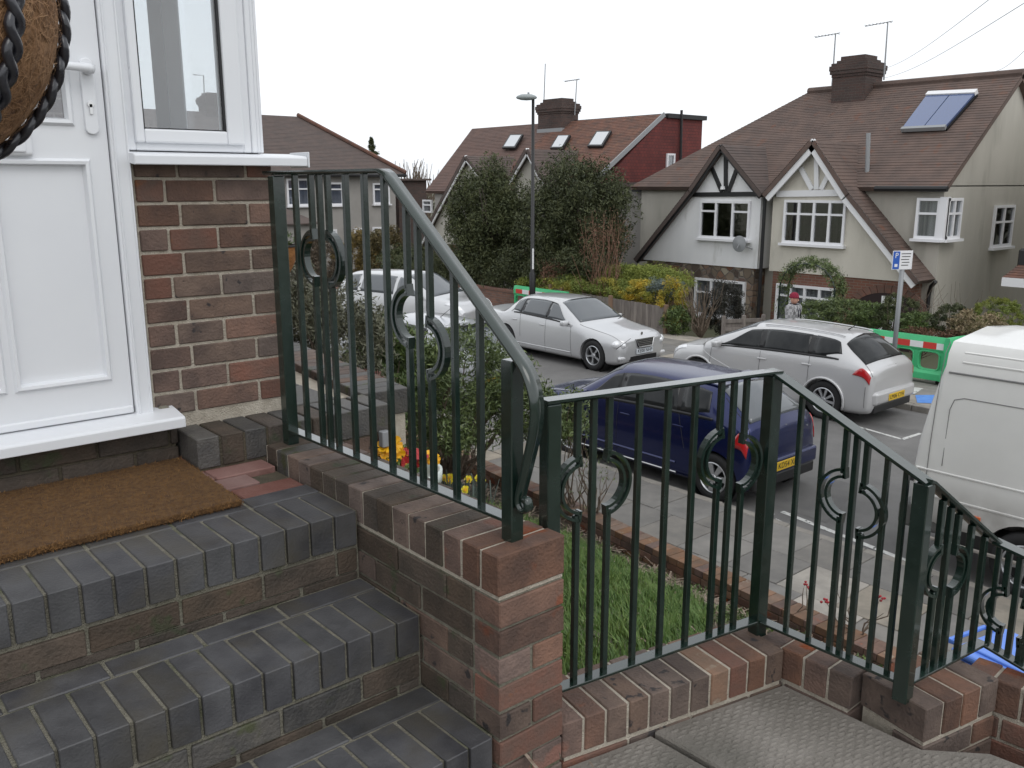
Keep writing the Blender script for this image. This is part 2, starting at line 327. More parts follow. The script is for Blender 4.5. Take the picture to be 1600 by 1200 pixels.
mpatch=mat('tarmac_patch',(.125,.122,.12),(.16,.156,.15),3,.85,.6,300)
sheet('tarmac_patch',[(7.9,2.2),(9.4,2.6),(9.5,5.2),(8.9,5.4),(8.0,4)],mpatch,ZR+.003,None,parent=road)
mc=MB(); vs,fs=lathe([(.001,0),(.28,0),(.3,-.01)],20); mc.add(vs,fs); obj('manhole_cover',mc.mesh('manhole_cover'),mkerb,road,(10.2,1.9,ZR+.012))
# near pavement: slabs laid in rows, each slab its own piece
ZP=-2.84
def kerbrun(par,x,y0,y1,wd,side):
    y=y0
    while y<y1:
        me=cbox(wd,.905,.22,.012); obj('kerb_stone',me,mkerb,par,(x+side*wd/2,y+.455,ZP-.11+random.uniform(-.003,.003))); y+=.915
mslj=mat('pavement_bedding',(.09,.085,.07),(.13,.12,.10),20,.95,.6,80)
pv=sheet('pavement',[(5.05,-8),(7.18,-8),(7.18,14),(7.0,20),(6.2,14)],mslj,ZP-.03,th=.2)
kerbrun(pv,7.19,-5,12,.125,1)
y=-4.2
while y<11:
    for r in range(3):
        x=5.15+.01+r*.68+(.0) ; hgt=.6 if r!=1 else .6
        yo=y+(.3 if r==1 else 0)
        xl=.67
        me=cbox(xl,.595,.05,.006)
        mt=mslab if random.random()<.25 else mslabg
        obj('paving_slab',me,mt,pv,mtx=Matrix.Translation(Vector((x+xl/2,yo+.3,ZP-.025+random.uniform(-.003,.003))))@Matrix.Rotation(random.uniform(-.006,.006),4,'X'))
    y+=.605
# far pavement
pf=sheet('far_pavement',[(13.93,-20),(16.6,-20),(16.6,12),(17.2,30),(14.5,30),(13.93,14)],mslj,ZP-.03,th=.2)
kerbrun(pf,13.8,-6,14,.125,1)
y=-2
while y<17:
    for r in range(4):
        me=cbox(.655,.755,.05,.006); obj('paving_slab',me,mslabg if random.random()<.6 else mslab,pf,(13.94+.33+r*.665,y+(.35 if r%2 else 0),ZP-.025+random.uniform(-.003,.003)))
    y+=.765
# blue and white spray paint marks by the estate
mbp=mat('blue_spray_paint',(.08,.22,.62),(.12,.3,.7),9,.7)
def patch(par,pts,mt,z,name): obj(name,fixn(MB().add([(x,y,z) for x,y in pts],[tuple(range(len(pts)))]).mesh(name)),mt,par)
patch(pf,[(14.0,4.05),(14.55,4.35),(14.85,4.1),(14.6,3.85),(14.25,3.75)],mbp,ZP+.004,'paint_mark')
patch(pf,[(14.3,4.75),(15.1,4.9),(15.2,4.5),(14.6,4.4)],mwhite,ZP+.004,'paint_mark')
# garden slope on our side
def edgex(y): return 4.93+.145*y*.7
def zg(x,y):
    z=-.62-.46*(x-.3); z=np.maximum(z,-2.80); k=np.clip((-.42-np.asarray(y,float))/.25,0,1)*np.clip((np.asarray(x,float)-1.5)/.5,0,1); return z*(1-k)+(-2.95)*k
gx=np.concatenate([np.linspace(.14,6.2,64)]); gy=np.linspace(-6,14,150)
X_,Y_=np.meshgrid(gx,gy,indexing='ij'); Xc=np.minimum(X_,edgex(Y_)+.02)
Z_=np.where((Xc<1.3)&(Y_<-1.22-.2*(Xc-.2)),-1.6,0)
Z_=np.where(Z_<-1,Z_,zg(Xc,Y_))+.03*np.sin(Xc*7+Y_*3)*np.cos(Y_*5-Xc*2)+rng.uniform(-.015,.015,X_.shape)
gv=np.stack([Xc,Y_,Z_],-1).reshape(-1,3); i,j=np.meshgrid(np.arange(63),np.arange(149),indexing='ij'); a=(i*150+j).ravel()
o=obj('garden_soil',mesh('garden_soil',gv,np.stack([a,a+150,a+151,a+1],1),True),msoil,kind='structure')
# garden edging: low brick wall at the back of the pavement
ed=thing('garden_edging_wall','low tan brick wall edging the front garden beside the pavement','wall',(edgex(3),3,-2.9))
ey0,ey1=-.38,9.5; eo=V(edgex(ey0),ey0,0); e1=V(edgex(ey1),ey1,0); ev=unit(e1-eo); eL=float(np.linalg.norm(e1-eo)); en=V(ev[1],-ev[0],0)
core=MB().beam(eo+V(0,0,-2.78)+en*.11,e1+V(0,0,-2.78)+en*.11,.20,.245,en); obj('mortar_core',fixn(core.mesh('mortar_core')),mmortd,ed)
# local y of frame3 is left of dx; run from far end towards near end so that left = +x side
rowlock(ed,e1,-ev,eL,-2.62,lambda: random.choice([mb_t,mb_t,mb_t,mb_a]),wid=.225,ht=.065,pitch=.1125,joint=.006,b=.004,jit=.002)
brickface(ed,e1,-ev,eL,-2.69,2,lambda: random.choice([mb_t,mb_a,mb_a]),depth=.1)
# ------------------------------------------------------------------ OUR HOUSE FRONT (facade plane y = .08)
YF=.08
def fx(x): return -1.237+(x+1.237)*1.0282
def fz(z): return .919+(z-.919)*1.0282
house=thing('brick_house','brick house front with white plastic door and window, close beside the steps','house',(-.6,YF,0))
bw=lambda: random.choice([mb_a,mb_a,mb_b,mb_b,mb_r])
zt=.821+.0771*2.5
starts={0:[-.29,-.155,.076,.17],1:[-.29,-.197,-.035,.17]}
zc0=zt
stt={}
for c in range(12):
    if c%2==0: stt[c]=[-.292,-.153+random.uniform(-.002,.002),.078,.175]
    else: stt[c]=[-.292,-.197,-.033,.175]
stt={c:[q+.292 for q in v] for c,v in stt.items()}
brickface(house,(-.292,YF,0),(1,0,0),.467,zt,11,bw,ch=.0771,depth=.1,joint=.0105,starts=stt,jit=.0015)
wc=MB().box((-.292,YF+.007,.10),(.168,YF+.2,zt)); obj('mortar_core',wc.mesh('mortar_core'),mmort,house)
# side wall and rear masses of the house (seen only from a step aside), hollow behind the window
sw=brickmat('far_brown_brick',((.10,.062,.05),(.15,.08,.06)),(.25,.21,.16),.225,.075,'sum')
hw=MB().box((.02,YF+.2,-.6),(.17,2.3,.97)); hw.box((-5,2.3,-.6),(.17,6,5)); hw.box((-.292,YF+.012,1.95),(.17,YF+.2,5)); hw.box((-5,YF+.012,2.3),(-.292,YF+.2,5)); hw.box((-5,YF+.012,-.6),(-1.27,2.3,2.3)); hw.box((-5,YF+.2,4.9),(.02,2.3,5))
obj('wall',hw.mesh('wall'),sw,house)
fl=MB().box((-1.27,YF+.2,.05),(.02,2.3,.12)); obj('room_floor',fl.mesh('room_floor'),mwood,house)
mroom=mat('pale_plaster',(.5,.51,.53),rough=.9)
# window
win=obj('window',bevel(MB().box((-.305,YF-.005,1.022),(-.275,YF+.07,1.95)).box((.075,YF-.005,1.022),(.103,YF+.07,1.95)).box((-.275,YF-.005,1.022),(.075,YF+.07,1.05)).box((-.275,YF-.005,1.9),(.075,YF+.07,1.95)).mesh('window'),.003),mpvc,house,(0,0,0))
sash=MB()
x0,x1,z0,z1=-.279,.073,1.045,1.9
for (a,b) in (((x0,z0),(x0+.028,z1)),((x1-.058,z0),(x1,z1)),((x0+.028,z0),(x1-.058,z0+.042)),((x0+.028,z1-.04),(x1-.058,z1))): sash.box((a[0],YF-.022,a[1]),(b[0],YF+.05,b[1]))
obj('sash',bevel(sash.mesh('sash'),.006,2),mpvc,win)
gsk=MB(); g0,g1,h0,h1=x0+.028,x1-.058,z0+.042,z1-.04
for (a,b) in (((g0,h0),(g0+.005,h1)),((g1-.007,h0),(g1,h1)),((g0,h0),(g1,h0+.004))): gsk.box((a[0],YF-.012,a[1]),(b[0],YF+.01,b[1]))
obj('seal',gsk.mesh('seal'),mseal,win)
def glassmat(name,tint,fac):
    M=bpy.data.materials.new(name); M.use_nodes=True; t=M.node_tree; t.nodes.clear(); L=t.links
    o=N(t,'ShaderNodeOutputMaterial'); mxs=N(t,'ShaderNodeMixShader'); tr=N(t,'ShaderNodeBsdfTransparent'); gl=N(t,'ShaderNodeBsdfGlossy'); gl.inputs['Roughness'].default_value=.015; tr.inputs[0].default_value=(*tint,1)
    mxs.inputs[0].default_value=fac; L.new(tr.outputs[0],mxs.inputs[1]); L.new(gl.outputs[0],mxs.inputs[2]); L.new(mxs.outputs[0],o.inputs[0]); return M
mglass=glassmat('clear_glazing',(.93,.95,.96),.14)
obj('pane',MB().box((g0,YF-.006,h0),(g1,YF+.004,h1)).mesh('pane'),mglass,win)
# stepped bay mullion at the right of the sash
mu=MB()
for k,(a,b,d) in enumerate(((.103,.121,.012),(.122,.135,.005),(.136,.149,-.002))): mu.box((a,YF-d,1.022),(b,YF+.08,5 if False else 2.0))
obj('mullion',bevel(mu.mesh('mullion'),.003),mpvc,win)
# what shows behind the glass: grey post and pale curtain of the opposite light
pA=onx(238,100,.075); pB=onx(260,100,.075); pC=onx(284,100,.075)
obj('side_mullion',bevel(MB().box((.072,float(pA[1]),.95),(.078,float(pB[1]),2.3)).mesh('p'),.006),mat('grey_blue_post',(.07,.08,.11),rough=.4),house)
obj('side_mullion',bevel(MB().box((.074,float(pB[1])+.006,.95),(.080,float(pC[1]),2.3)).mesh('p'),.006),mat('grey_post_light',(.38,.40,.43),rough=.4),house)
obj('side_glazing',MB().box((.088,YF+.2,1.0),(.092,2.25,2.3)).mesh('p'),mglass,house)
obj('side_sill',bevel(MB().box((.0,YF+.2,.97),(.22,2.25,1.0)).mesh('p'),.004),mpvc,house)
obj('porch_roof',MB().box((-1.3,YF+.2,2.3),(.19,2.3,2.42)).mesh('p'),mpvc,house)
# window sill
sl_=MB().prism([(-.31,YF+.05,1.022),(-.31,YF-.075,1.012),(-.31,YF-.085,1.006),(-.31,YF-.085,.978),(-.31,YF-.07,.978),(-.31,YF+.05,.99)],(.575,0,0))
obj('window_sill',bevel(fixn(sl_.mesh('window_sill')),.0025),mpvc,house)
obj('sill_end_cap',bevel(MB().box((.266,YF-.087,.974),(.272,YF+.05,1.026)).mesh('c'),.002),mpvc,house)
# door
DX0,DX1=-1.20,-.357; dzb=.205; dzt=2.22; YD=YF-.012
fr=MB().box((-.357,YF-.028,.185),(-.303,YF+.06,2.3)).box((-1.25,YF-.028,dzt),(-.357,YF+.06,2.3)).box((-1.27,YF-.028,.185),(-1.2,YF+.06,2.3))
door_fr=obj('door_frame',bevel(fr.mesh('door_frame'),.006,2),mpvc,house)
obj('frame_bead',bevel(MB().box((-.350,YF-.036,.19),(-.345,YF-.026,2.3)).box((-.312,YF-.034,.19),(-.306,YF-.026,2.3)).mesh('b'),.002),mpvc,door_fr)
door=bpy.data.objects.new('door',None)
leaf=MB(); P0,P1,PZ0,PZ1=-.685,-.425,.324,.985; Q0,Q1=-1.10,-.72
GZ0=1.095; GX1=-.458; GX0=-1.09
for a,b in (((P1,dzb),(DX1-.004,dzt)),((Q1,PZ0),(P0,PZ1)),((DX0,dzb),(Q0,dzt)),((Q0,dzb),(P1,PZ0)),((Q0,PZ1),(P1,GZ0)),((Q0,2.1),(P1,dzt)),((GX1,GZ0),(P1,2.1))):
    leaf.box((a[0],YD,a[1]),(b[0],YD+.05,b[1]))
leafm=leaf.mesh('door')
door=obj('door',leafm,mpvc,house)
def bead(par,x0,x1,z0,z1,w_=.022,d=.012,y=YD,name='panel_moulding'):
    """mitred raised moulding round an opening"""
    vs=[]; fs=[]
    for (ox,oy) in ((0,0),(w_*.35,-d),(w_*.75,-d*.9),(w_,.012)):
        vs+=[(x0+ox-w_*.4,y+oy,z0+ox-w_*.4),(x1-ox+w_*.4,y+oy,z0+ox-w_*.4),(x1-ox+w_*.4,y+oy,z1-ox+w_*.4),(x0+ox-w_*.4,y+oy,z1-ox+w_*.4)]
    for k in range(3):
        for e in range(4): fs.append((k*4+e,k*4+(e+1)%4,(k+1)*4+(e+1)%4,(k+1)*4+e))
    return obj(name,fixn(mesh(name,vs,fs)),mpvc,par)
bead(door,P0,P1,PZ0,PZ1); bead(door,Q0,Q1,PZ0,PZ1)
obj('panel',MB().box((P0,YD+.012,PZ0),(P1,YD+.03,PZ1)).mesh('panel'),mpvc,door); obj('panel',MB().box((Q0,YD+.012,PZ0),(Q1,YD+.03,PZ1)).mesh('panel'),mpvc,door)
bead(door,GX0,GX1,GZ0,2.1,.024,name='glazing_moulding')
obj('glass',MB().box((GX0,YD+.01,GZ0),(GX1,YD+.02,2.1)).mesh('glass'),glassmat('door_glazing',(.8,.82,.85),.15),door)
obj('seal',MB().box((GX1-.010,YD+.004,GZ0+.01),(GX1-.006,YD+.012,2.1)).box((GX0,YD+.004,GZ0+.010),(GX1,YD+.012,GZ0+.013)).mesh('s'),mseal,door)
obj('weather_bar',bevel(MB().box((DX0,YD-.012,dzb-.002),(DX1-.006,YD+.0,dzb+.022)).mesh('w'),.005,2),mpvc,door)
# letterbox
lbx=bevel(MB().box((-.90,YD-.020,.998),(-.571,YD+.0,1.075)).mesh('letterbox'),.010,3); lb=obj('letterbox',lbx,mpvc,door)
obj('flap',bevel(MB().box((-.885,YD-.026,1.008),(-.592,YD-.018,1.06)).mesh('flap'),.004,2),mpvc,lb)
# handle
hp=MB(); pr=[];
for i in range(24):
    a=2*PI*i/24; pr.append((.019*math.cos(a),(.108-.019)*(1 if math.sin(a)>0 else -1)+.019*math.sin(a)))
hp.prism([(-.403+x,YD-.012,1.172+z) for x,z in pr],(0,.012,0)); hd=obj('handle',bevel(fixn(hp.mesh('handle')),.003,2),mpvc,door)
lv=MB().tube([(-.403,YD-.01,1.245),(-.403,YD-.045,1.247)],[.014,.014],12).tube([(-.394,YD-.045,1.245),(-.41,YD-.048,1.248),(-.46,YD-.047,1.250),(-.53,YD-.040,1.250)],[.012,.0135,.0115,.011],12); obj('lever',fixn(lv.mesh('lever',True)),mpvc,hd)
kh=MB().tube([(-.403,YD-.013,1.150),(-.403,YD-.017,1.150)],[.009,.009],14).box((-.407,YD-.017,1.122),(-.399,YD-.0125,1.150)); obj('keyhole',kh.mesh('keyhole'),mchrome,hd)
# threshold sill
th_=MB().prism([(-1.4,YF+.04,.206),(-1.4,YF-.03,.198),(-1.4,YF-.105,.186),(-1.4,YF-.112,.18),(-1.4,YF-.112,.150),(-1.4,YF-.09,.150),(-1.4,YF+.04,.165)],(1.167,0,0))
obj('threshold',bevel(fixn(th_.mesh('threshold')),.002),mpvc,house)
# dark brick below the threshold, with mortar smear
brickface(house,(-1.5,YF-.03,0),(1,0,0),1.27,.148,2,lambda: mb_d,depth=.1,phase=1,jit=.003)
obj('mortar_core',MB().box((-1.5,YF-.022,-.02),(-.24,YF+.1,.165)).mesh('c'),mmortd,house)
obj('mortar_smear',bevel(MB().box((-.285,YF-.02,.145),(-.245,YF+.01,.205)).mesh('m'),.010,2),mmortg,house)
# ------------------------------------------------------------------ plinth / terrace along the house
plt=thing('brick_terrace_kerb','grey brick-on-edge plinth running along the foot of the house wall','terrace',(.1,0,0))
PF=-.10; PT=.12
rowlock(plt,(-.232,PF,0),(1,0,0),.74,PT,lambda: random.choice([mbluev,mb_d]),pitch=.078,wid=.2)
obj('mortar_core',MB().box((-.226,PF+.006,-.05),(.502,PF+.22,PT-.006)).mesh('c'),mmortd,plt)
brickface(plt,(-.232,PF+.004,0),(1,0,0),.74,.0175,4,lambda: random.choice([mb_a,mb_b,mb_r]),depth=.1)
obj('core',MB().box((-.2,PF+.012,-.9),(.5,PF+.3,.0)).mesh('c'),mmort,plt)
# right edge of the terrace running away from us
te0=V(.508,PF+.2,0); te1=V(.80,2.6,0); td=unit(te1-te0); tL=float(np.linalg.norm(te1-te0))
rowlock(plt,te1,-td,tL,PT+.002,lambda: random.choice([mbluev,mb_b]),wid=.2,pitch=.078)  # local +y = +x side
mbk=MB().prism([(.175,PF+.2,-.9),(.5+.2,PF+.2,-.9),(1.0,2.6,-.9),(.175,2.6,-.9)],(0,0,.9+PT-.035)); obj('terrace_fill',fixn(mbk.mesh('f')),mmort,plt)
for r in range(8):
    for c in range(3):
        x=.19+c*.225; 
        if x+.2>.50+.12*(r*.3): continue
        obj('paver',cbox(.215,.29,.04,.004),mbluev,plt,(x+.107,PF+.215+.15+r*.3,PT-.02))
endw=MB().box((.5,PF+.0,-.9),(.508,PF+.2,PT-.11)); obj('end_render',endw.mesh('e'),mconc,plt)
tp=solo('outside_tap_box',bevel(MB().box((.44,PF-.04,-.03),(.475,PF-.012,.03)).box((.475,PF-.035,0),(.49,PF-.012,.01)).mesh('t'),.003),mlead,'small grey metal box fixed to the brick end wall behind the first railing','box')
# ------------------------------------------------------------------ FRONT STEPS
steps=thing('front_steps','flight of dark blue brick steps climbing to the white front door','steps',(-.8,-.8,-.6))
RIS=.2075; XL=-2.1
ys=[-.705,-1.015,-1.323,-1.640]
for k,yf in enumerate(ys):
    zt_=-RIS*k
    rowlock(steps,(XL,yf,0),(1,0,0),-XL-.006,zt_,lambda: mblue,wid=.213,ht=.1025,pitch=.075,joint=.0095,b=.0022,jit=.0012)
    # stretcher row behind
    nb=int(-XL/.225)+1
    for i in range(nb):
        x1_=-.006-i*.225-(.05 if k else .0); x0_=x1_-.216
        if i==0 and k: x1_=-.006
        dpt=.085; obj('brick',cbox(x1_-x0_,dpt,.06,.004),mblue,steps,((x0_+x1_)/2,yf+.213+.009+dpt/2,zt_-.031+random.uniform(-.001,.001)))
    # mortar and riser course below
    obj('mortar_bed',MB().box((XL,yf+.012,zt_-RIS-.02),(-.001,yf+.318,zt_-.005)).mesh('m'),mmortg,steps)
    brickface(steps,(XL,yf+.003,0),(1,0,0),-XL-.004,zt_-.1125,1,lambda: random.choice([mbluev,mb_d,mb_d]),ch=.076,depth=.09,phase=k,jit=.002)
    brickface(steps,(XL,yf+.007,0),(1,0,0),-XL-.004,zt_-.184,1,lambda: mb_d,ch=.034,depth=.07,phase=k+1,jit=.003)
# landing pavers (falls 3 cm to the step)
land=thing('landing_paving','small landing of red and grey clay pavers in front of the white door','paving',(-.8,-.2,0))
mpav=mat('paver_red',(.19,.085,.07),(.24,.13,.11),8,.8,.4,120,rnd=.2,huernd=.3,spots=((.22,.2,.17),10,.62,.1)); mpavg=mat('paver_grey',(.16,.13,.12),(.2,.17,.155),8,.8,.4,120,rnd=.15)
for r in range(5):
    for c in range(16):
        x=-.008-c*.204-(0.102 if r%2 else 0); y=-.395+r*.102
        obj('paver',cbox(.2,.099,.04,.003),(mpavg if (c==0 and r==4) or random.random()<.12 else mpav),land,(x-.1,y+.05,.0+.06*(y+.4)-.022+random.uniform(-.001,.001)))
obj('paver_bed',MB().box((-2.1,-.40,-.1),(-.002,.06,-.012)).mesh('b'),mmortd,land)
# ------------------------------------------------------------------ DOORMAT
mat0=V(-.237,-.455); mw,mdp=1.0,.50
mm=MB(); k=50
mt_=thing('doormat','worn brown coir doormat lying on the landing before the door','doormat',(-.7,-.2,.02))
base=bevel(MB().box((-1.30,-.452,.002),(-.239,.03,.022)).mesh('mat_body'),.004,1); R_=Matrix.Rotation(math.radians(0),4,'Z')
obj('mat_body',base,mcoir,mt_,mtx=Matrix.Translation(Vector((0,0,.012)))@Matrix.Rotation(.03,4,'X'))
n=26000; fx_=rng.uniform(-1.30,-.237,n); fy_=rng.uniform(-.456,.03,n); edge=rng.random(n)<.06; fy_[edge]=-.455+rng.normal(0,.002,edge.sum())
bz=.034+.03*fy_; bz=bz+rng.uniform(-.002,0,n); dirx=rng.normal(0,.004,n); diry=rng.normal(0,.004,n); wx=rng.uniform(-.0014,.0014,n); wy=rng.uniform(-.0014,.0014,n); hh=rng.uniform(.002,.007,n)
bz[edge]-=rng.uniform(0,.018,edge.sum())
p0=np.stack([fx_-wx,fy_-wy,bz-.002],1); p1=np.stack([fx_+wx,fy_+wy,bz-.002],1); p2=np.stack([fx_+dirx,fy_+diry,bz+hh],1)
vv=np.stack([p0,p1,p2],1).reshape(-1,3); ff=np.arange(3*n).reshape(-1,3)
obj('coir_pile',mesh('coir_pile',vv,ff),mat('coir_fibre',(.26,.135,.045),(.13,.065,.025),25,.95,c3=(.20,.10,.032),spots=((.33,.2,.09),60,.6,.1)),mt_,kind='stuff')
# ------------------------------------------------------------------ PARAPET WALL WITH PILLAR (between steps and garden)
ZC=.063; YP=-1.34
par=thing('garden_wall','dark brick parapet wall with brick-on-edge coping, stepping down beside the steps','wall',(.1,-.7,-.6))
capm=lambda: random.choice([mb_d,mb_b,mb_d,mbluev,mb_b])
nC=16; LC=-.10-YP
R=frame3((0,-1,0),None)
for i in range(nC):
    y=YP+.033+i*(LC/nC); first=i<3
    mt_b=mb_a if i<3 else capm()
    obj('coping_brick',cbox(.217,LC/nC-(.012 if first else .007),.1025,.004),mt_b,par,(.1085+random.uniform(-.002,.002),y,ZC-.051+random.uniform(-.0015,.0015)))
obj('mortar_joint',MB().box((.004,YP+.006,ZC-.112),(.212,-.104,ZC-.0045)).mesh('m'),mmort,par)
# faces below the coping
for c in range(12):
    z=ZC-.1125-.075*(c+.5)
    # front (end) face, facing -y
    if c%2==0: segs=[(0,.215)] if c in (0,) else [(0,.105),(.112,.217)]
    else: segs=[(0,.217)]
    for a,b in segs:
        obj('brick',cbox(b-a-.003,.1,.0655,.0035),random.choice([mb_a,mb_r,mb_r,mb_a,mb_b]) if c<9 else mb_a,par,((a+b)/2,YP+.05+random.uniform(-.002,.002),z))
    # side face toward the steps, facing -x
    y=YP+(.105 if c%2 else .215)+.0
    if c%2: y=YP+.102+.008
    else: y=YP+.102+.008+.105
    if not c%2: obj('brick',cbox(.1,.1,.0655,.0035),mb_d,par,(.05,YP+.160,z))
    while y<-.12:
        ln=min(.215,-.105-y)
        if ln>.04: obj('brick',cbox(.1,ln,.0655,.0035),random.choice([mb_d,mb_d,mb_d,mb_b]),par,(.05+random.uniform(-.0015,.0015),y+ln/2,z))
        y+=.225
    # outer face toward the garden
    y=YP+.11
    while y<-.12: obj('brick',cbox(.1,.215,.0655,.0035),mb_a,par,(.166,y+.107,z)); y+=.225
obj('mortar_core',MB().box((.005,YP+.007,-1.1),(.2115,-.104,ZC-.108)).mesh('core'),mmortg,par)
# ------------------------------------------------------------------ LOWER WALLS (cap z = ZL)
ZL=-.477
P3=V(.218,-1.331,0); P4=V(1.012,-1.494,0); P5=V(1.018,-1.925,0); P6=V(1.339,-1.992,0); P7=V(1.40,-2.9,0)
low=thing('low_garden_wall','low brick-on-edge wall zigzagging between the concrete slab and the grass','wall',(.9,-1.5,-.6))
capl=lambda: random.choice([mb_a,mb_b,mb_b,mb_r,mb_t])
def lowrun(a,b,top,drop,outw,ncourse,mts=capl,wid=.215):
    d=unit(b-a); L=float(np.linalg.norm(b-a)); R=frame3(d,None)
    n=max(1,int(round(L/.0765))); pt=L/n
    for i in range(n):
        s=(i+.5)*pt; z=top-drop*s/L
        me=cbox(pt-.009,wid,.1025,.004); p=V(a)+d*s; q=R@Vector((0,wid/2*outw,0)); obj('coping_brick',me,mts(),low,mtx=Matrix.Translation(Vector((p[0]+q.x,p[1]+q.y,z-.051+random.uniform(-.0015,.0015))))@R)
    mbq=MB(); z0=top-.0045
    q=np.array(R@Vector((0,(.006)*outw,0))); q2=np.array(R@Vector((0,(wid-.006)*outw,0)))
    e0,e1_=V(a)+d*.014,V(b)-d*.010
    mbq.prism([tuple((e0+q)[:2])+(z0-1.3,),tuple((e1_+q)[:2])+(z0-1.3,),tuple((e1_+q2)[:2])+(z0-1.3,),tuple((e0+q2)[:2])+(z0-1.3,)],(0,0,1.3-drop)); obj('mortar_core',fixn(mbq.mesh('core')),mmort,low)
    for (off,iw) in ((0,outw),):
        brickface(low,V(a),d,L,top-.1125-drop,ncourse,lambda: random.choice([mb_a,mb_b,mb_r,mb_b]),depth=.1,inw=outw)
lowrun(P3,P4-V(.0,0,0),ZL,0,1,6)
lowrun(P5+V(0,.21,0),P4+V(.003,.10,0),ZL-.002,0,-1,6,wid=.115)   # face toward the slab is -x; body extends to +x
lowrun(P5+V(.0,0,0),P6,ZL-.001,0,1,8,lambda: random.choice([mb_a,mb_b,mb_b]))
lowrun(P7,P6+V(.003,.10,0),ZL-.012,.0,-1,9,lambda: random.choice([mb_a,mb_t,mb_r]),wid=.10)
# ------------------------------------------------------------------ concrete slabs of the lower landing
ZS=-.592
mslabc=mat('ribbed_concrete',(.17,.155,.135),(.26,.24,.215),3,.9,.6,160,spots=((.11,.105,.09),2.2,.52,.25))
d34=unit(P4-P3)
mbs=MB(); cf=P3+V(0,-.0,0)
slabA=[V(.002,-1.345,0),P3+V(0,-.003,0),P3+d34*.30,P3+d34*.30+V(.06,-1.9,0),V(.002,-3.2,0)]
slabB=[P3+d34*.309,P4+V(-.003,-.003,0),P5+V(-.003,0,0),P5+V(.12,-.13,0),P5+V(.30,-1.6,0),P3+d34*.309+V(.06,-1.9,0)]
def slabobj(poly,z,label):
    me=fixn(MB().prism([(p[0],p[1],z-.06) for p in poly],(0,0,.06)).mesh('concrete_slab')); bevel(me,.006); c=center(me); o=obj('concrete_slab',me,mslabc,None,c); return tag(o,label,'paving slab')
sA=slabobj(slabA,ZS-.01,'worn ribbed concrete slab at the foot of the blue brick steps'); sB=slabobj(slabB,ZS,'large ribbed concrete slab enclosed by the zigzag low wall')
def inside(px,py,poly):
    r=np.zeros(len(px),bool); n=len(poly)
    for i in range(n):
        x1,y1=poly[i][:2]; x2,y2=poly[(i+1)%n][:2]
        c=((y1>py)!=(y2>py))&(px<(x2-x1)*(py-y1)/(y2-y1+1e-12)+x1); r^=c
    return r
def ribs(slab,poly,z):
    # raised dashes in staggered rows
    u=d34; v_=V(-u[1],u[0],0); A,B=np.meshgrid(np.arange(-60,60),np.arange(-130,20)); A=A.ravel();B=B.ravel()
    s=(A+.5*(B%2))*.040; t=B*.0150; x=P3[0]+u[0]*s+v_[0]*t; y=P3[1]+u[1]*s+v_[1]*t
    ok=inside(x,y,[p for p in poly])&inside(x+.03,y,poly)&inside(x-.03,y,poly)&inside(x,y+.02,poly); x=x[ok]+rng.normal(0,.0008,ok.sum()); y=y[ok]+rng.normal(0,.0008,ok.sum()); n=len(x)
    keep=rng.random(n)>.04; x=x[keep];y=y[keep];n=len(x); hl=.0165; hw=.0050; h=rng.uniform(.0025,.0048,n)
    base=[(-hl,0),(-hl*.6,-hw),(hl*.6,-hw),(hl,0),(hl*.6,hw),(-hl*.6,hw)]
    top=[(a*.8,b*.55) for a,b in base]
    vs=np.zeros((n,12,3))
    for i,(a,b) in enumerate(base+top):
        vs[:,i,0]=x+u[0]*a+v_[0]*b; vs[:,i,1]=y+u[1]*a+v_[1]*b; vs[:,i,2]=z-.0005 if i<6 else z+h
    fq=[]; 
    for i in range(6): fq.append((i,(i+1)%6,6+(i+1)%6,6+i))
    fq+= [(6,7,8,9),(9,10,11,6)]
    f=(np.array(fq)[None]+np.arange(n)[:,None,None]*12).reshape(-1,4)
    obj('raised_dashes',mesh('raised_dashes',vs.reshape(-1,3),f),mslabc,slab,kind='stuff')
path_=sheet('entrance_path',[(1.6,-7),(5.12,-7),(5.12,-.46),(1.6,-.46)],mslj,ZP-.03,th=.1)
for i in range(5):
    for j in range(8): obj('paving_slab',cbox(.595,.595,.05,.006),mslab if random.random()<.5 else mslabg,path_,(5.1-.31-i*.605,-.80-j*.605,ZP-.026))
ribs(sA,slabA,ZS-.01); ribs(sB,slabB,ZS)
# fill under the slabs and the next steps going down to the gate
obj('lower_path',MB().box((-3,-6,-1.2),(-.003,-1.97,-.83)).box((0.0,-6,-1.2),(1.01,-1.42,ZS-.075)).box((1.012,-6,-1.4),(1.32,-2.0,-.86)).mesh('lower_path'),mconc,kind='structure')
# ------------------------------------------------------------------ RAILINGS
def sweep(pts,side,wd,th,crown=.35,name='handrail',k=None):
    """flat convex bar swept along pts; side = horizontal cross direction"""
    pts=[V(p) for p in pts]; sd=unit(side); prof=[(-.5,-.5),(.5,-.5),(.5,0),(.38,.5*crown+.25),(.12,.5),(-.12,.5),(-.38,.5*crown+.25),(-.5,0)]; vs=[]; fs=[]; n=len(prof)
    for i,p in enumerate(pts):
        t=unit(pts[min(i+1,len(pts)-1)]-pts[max(i-1,0)]); nn=unit(np.cross(sd,t)); 
        if isinstance(wd,(list,tuple)): w_=wd[i]
        else: w_=wd
        for a,b in prof: vs.append(p+sd*a*w_+nn*b*th)
    for i in range(len(pts)-1):
        for j in range(n): fs.append((i*n+j,i*n+(j+1)%n,(i+1)*n+(j+1)%n,(i+1)*n+j))
    fs+= [tuple(range(n)),tuple(range((len(pts)-1)*n,len(pts)*n))]
    return fixn(mesh(name,vs,fs))
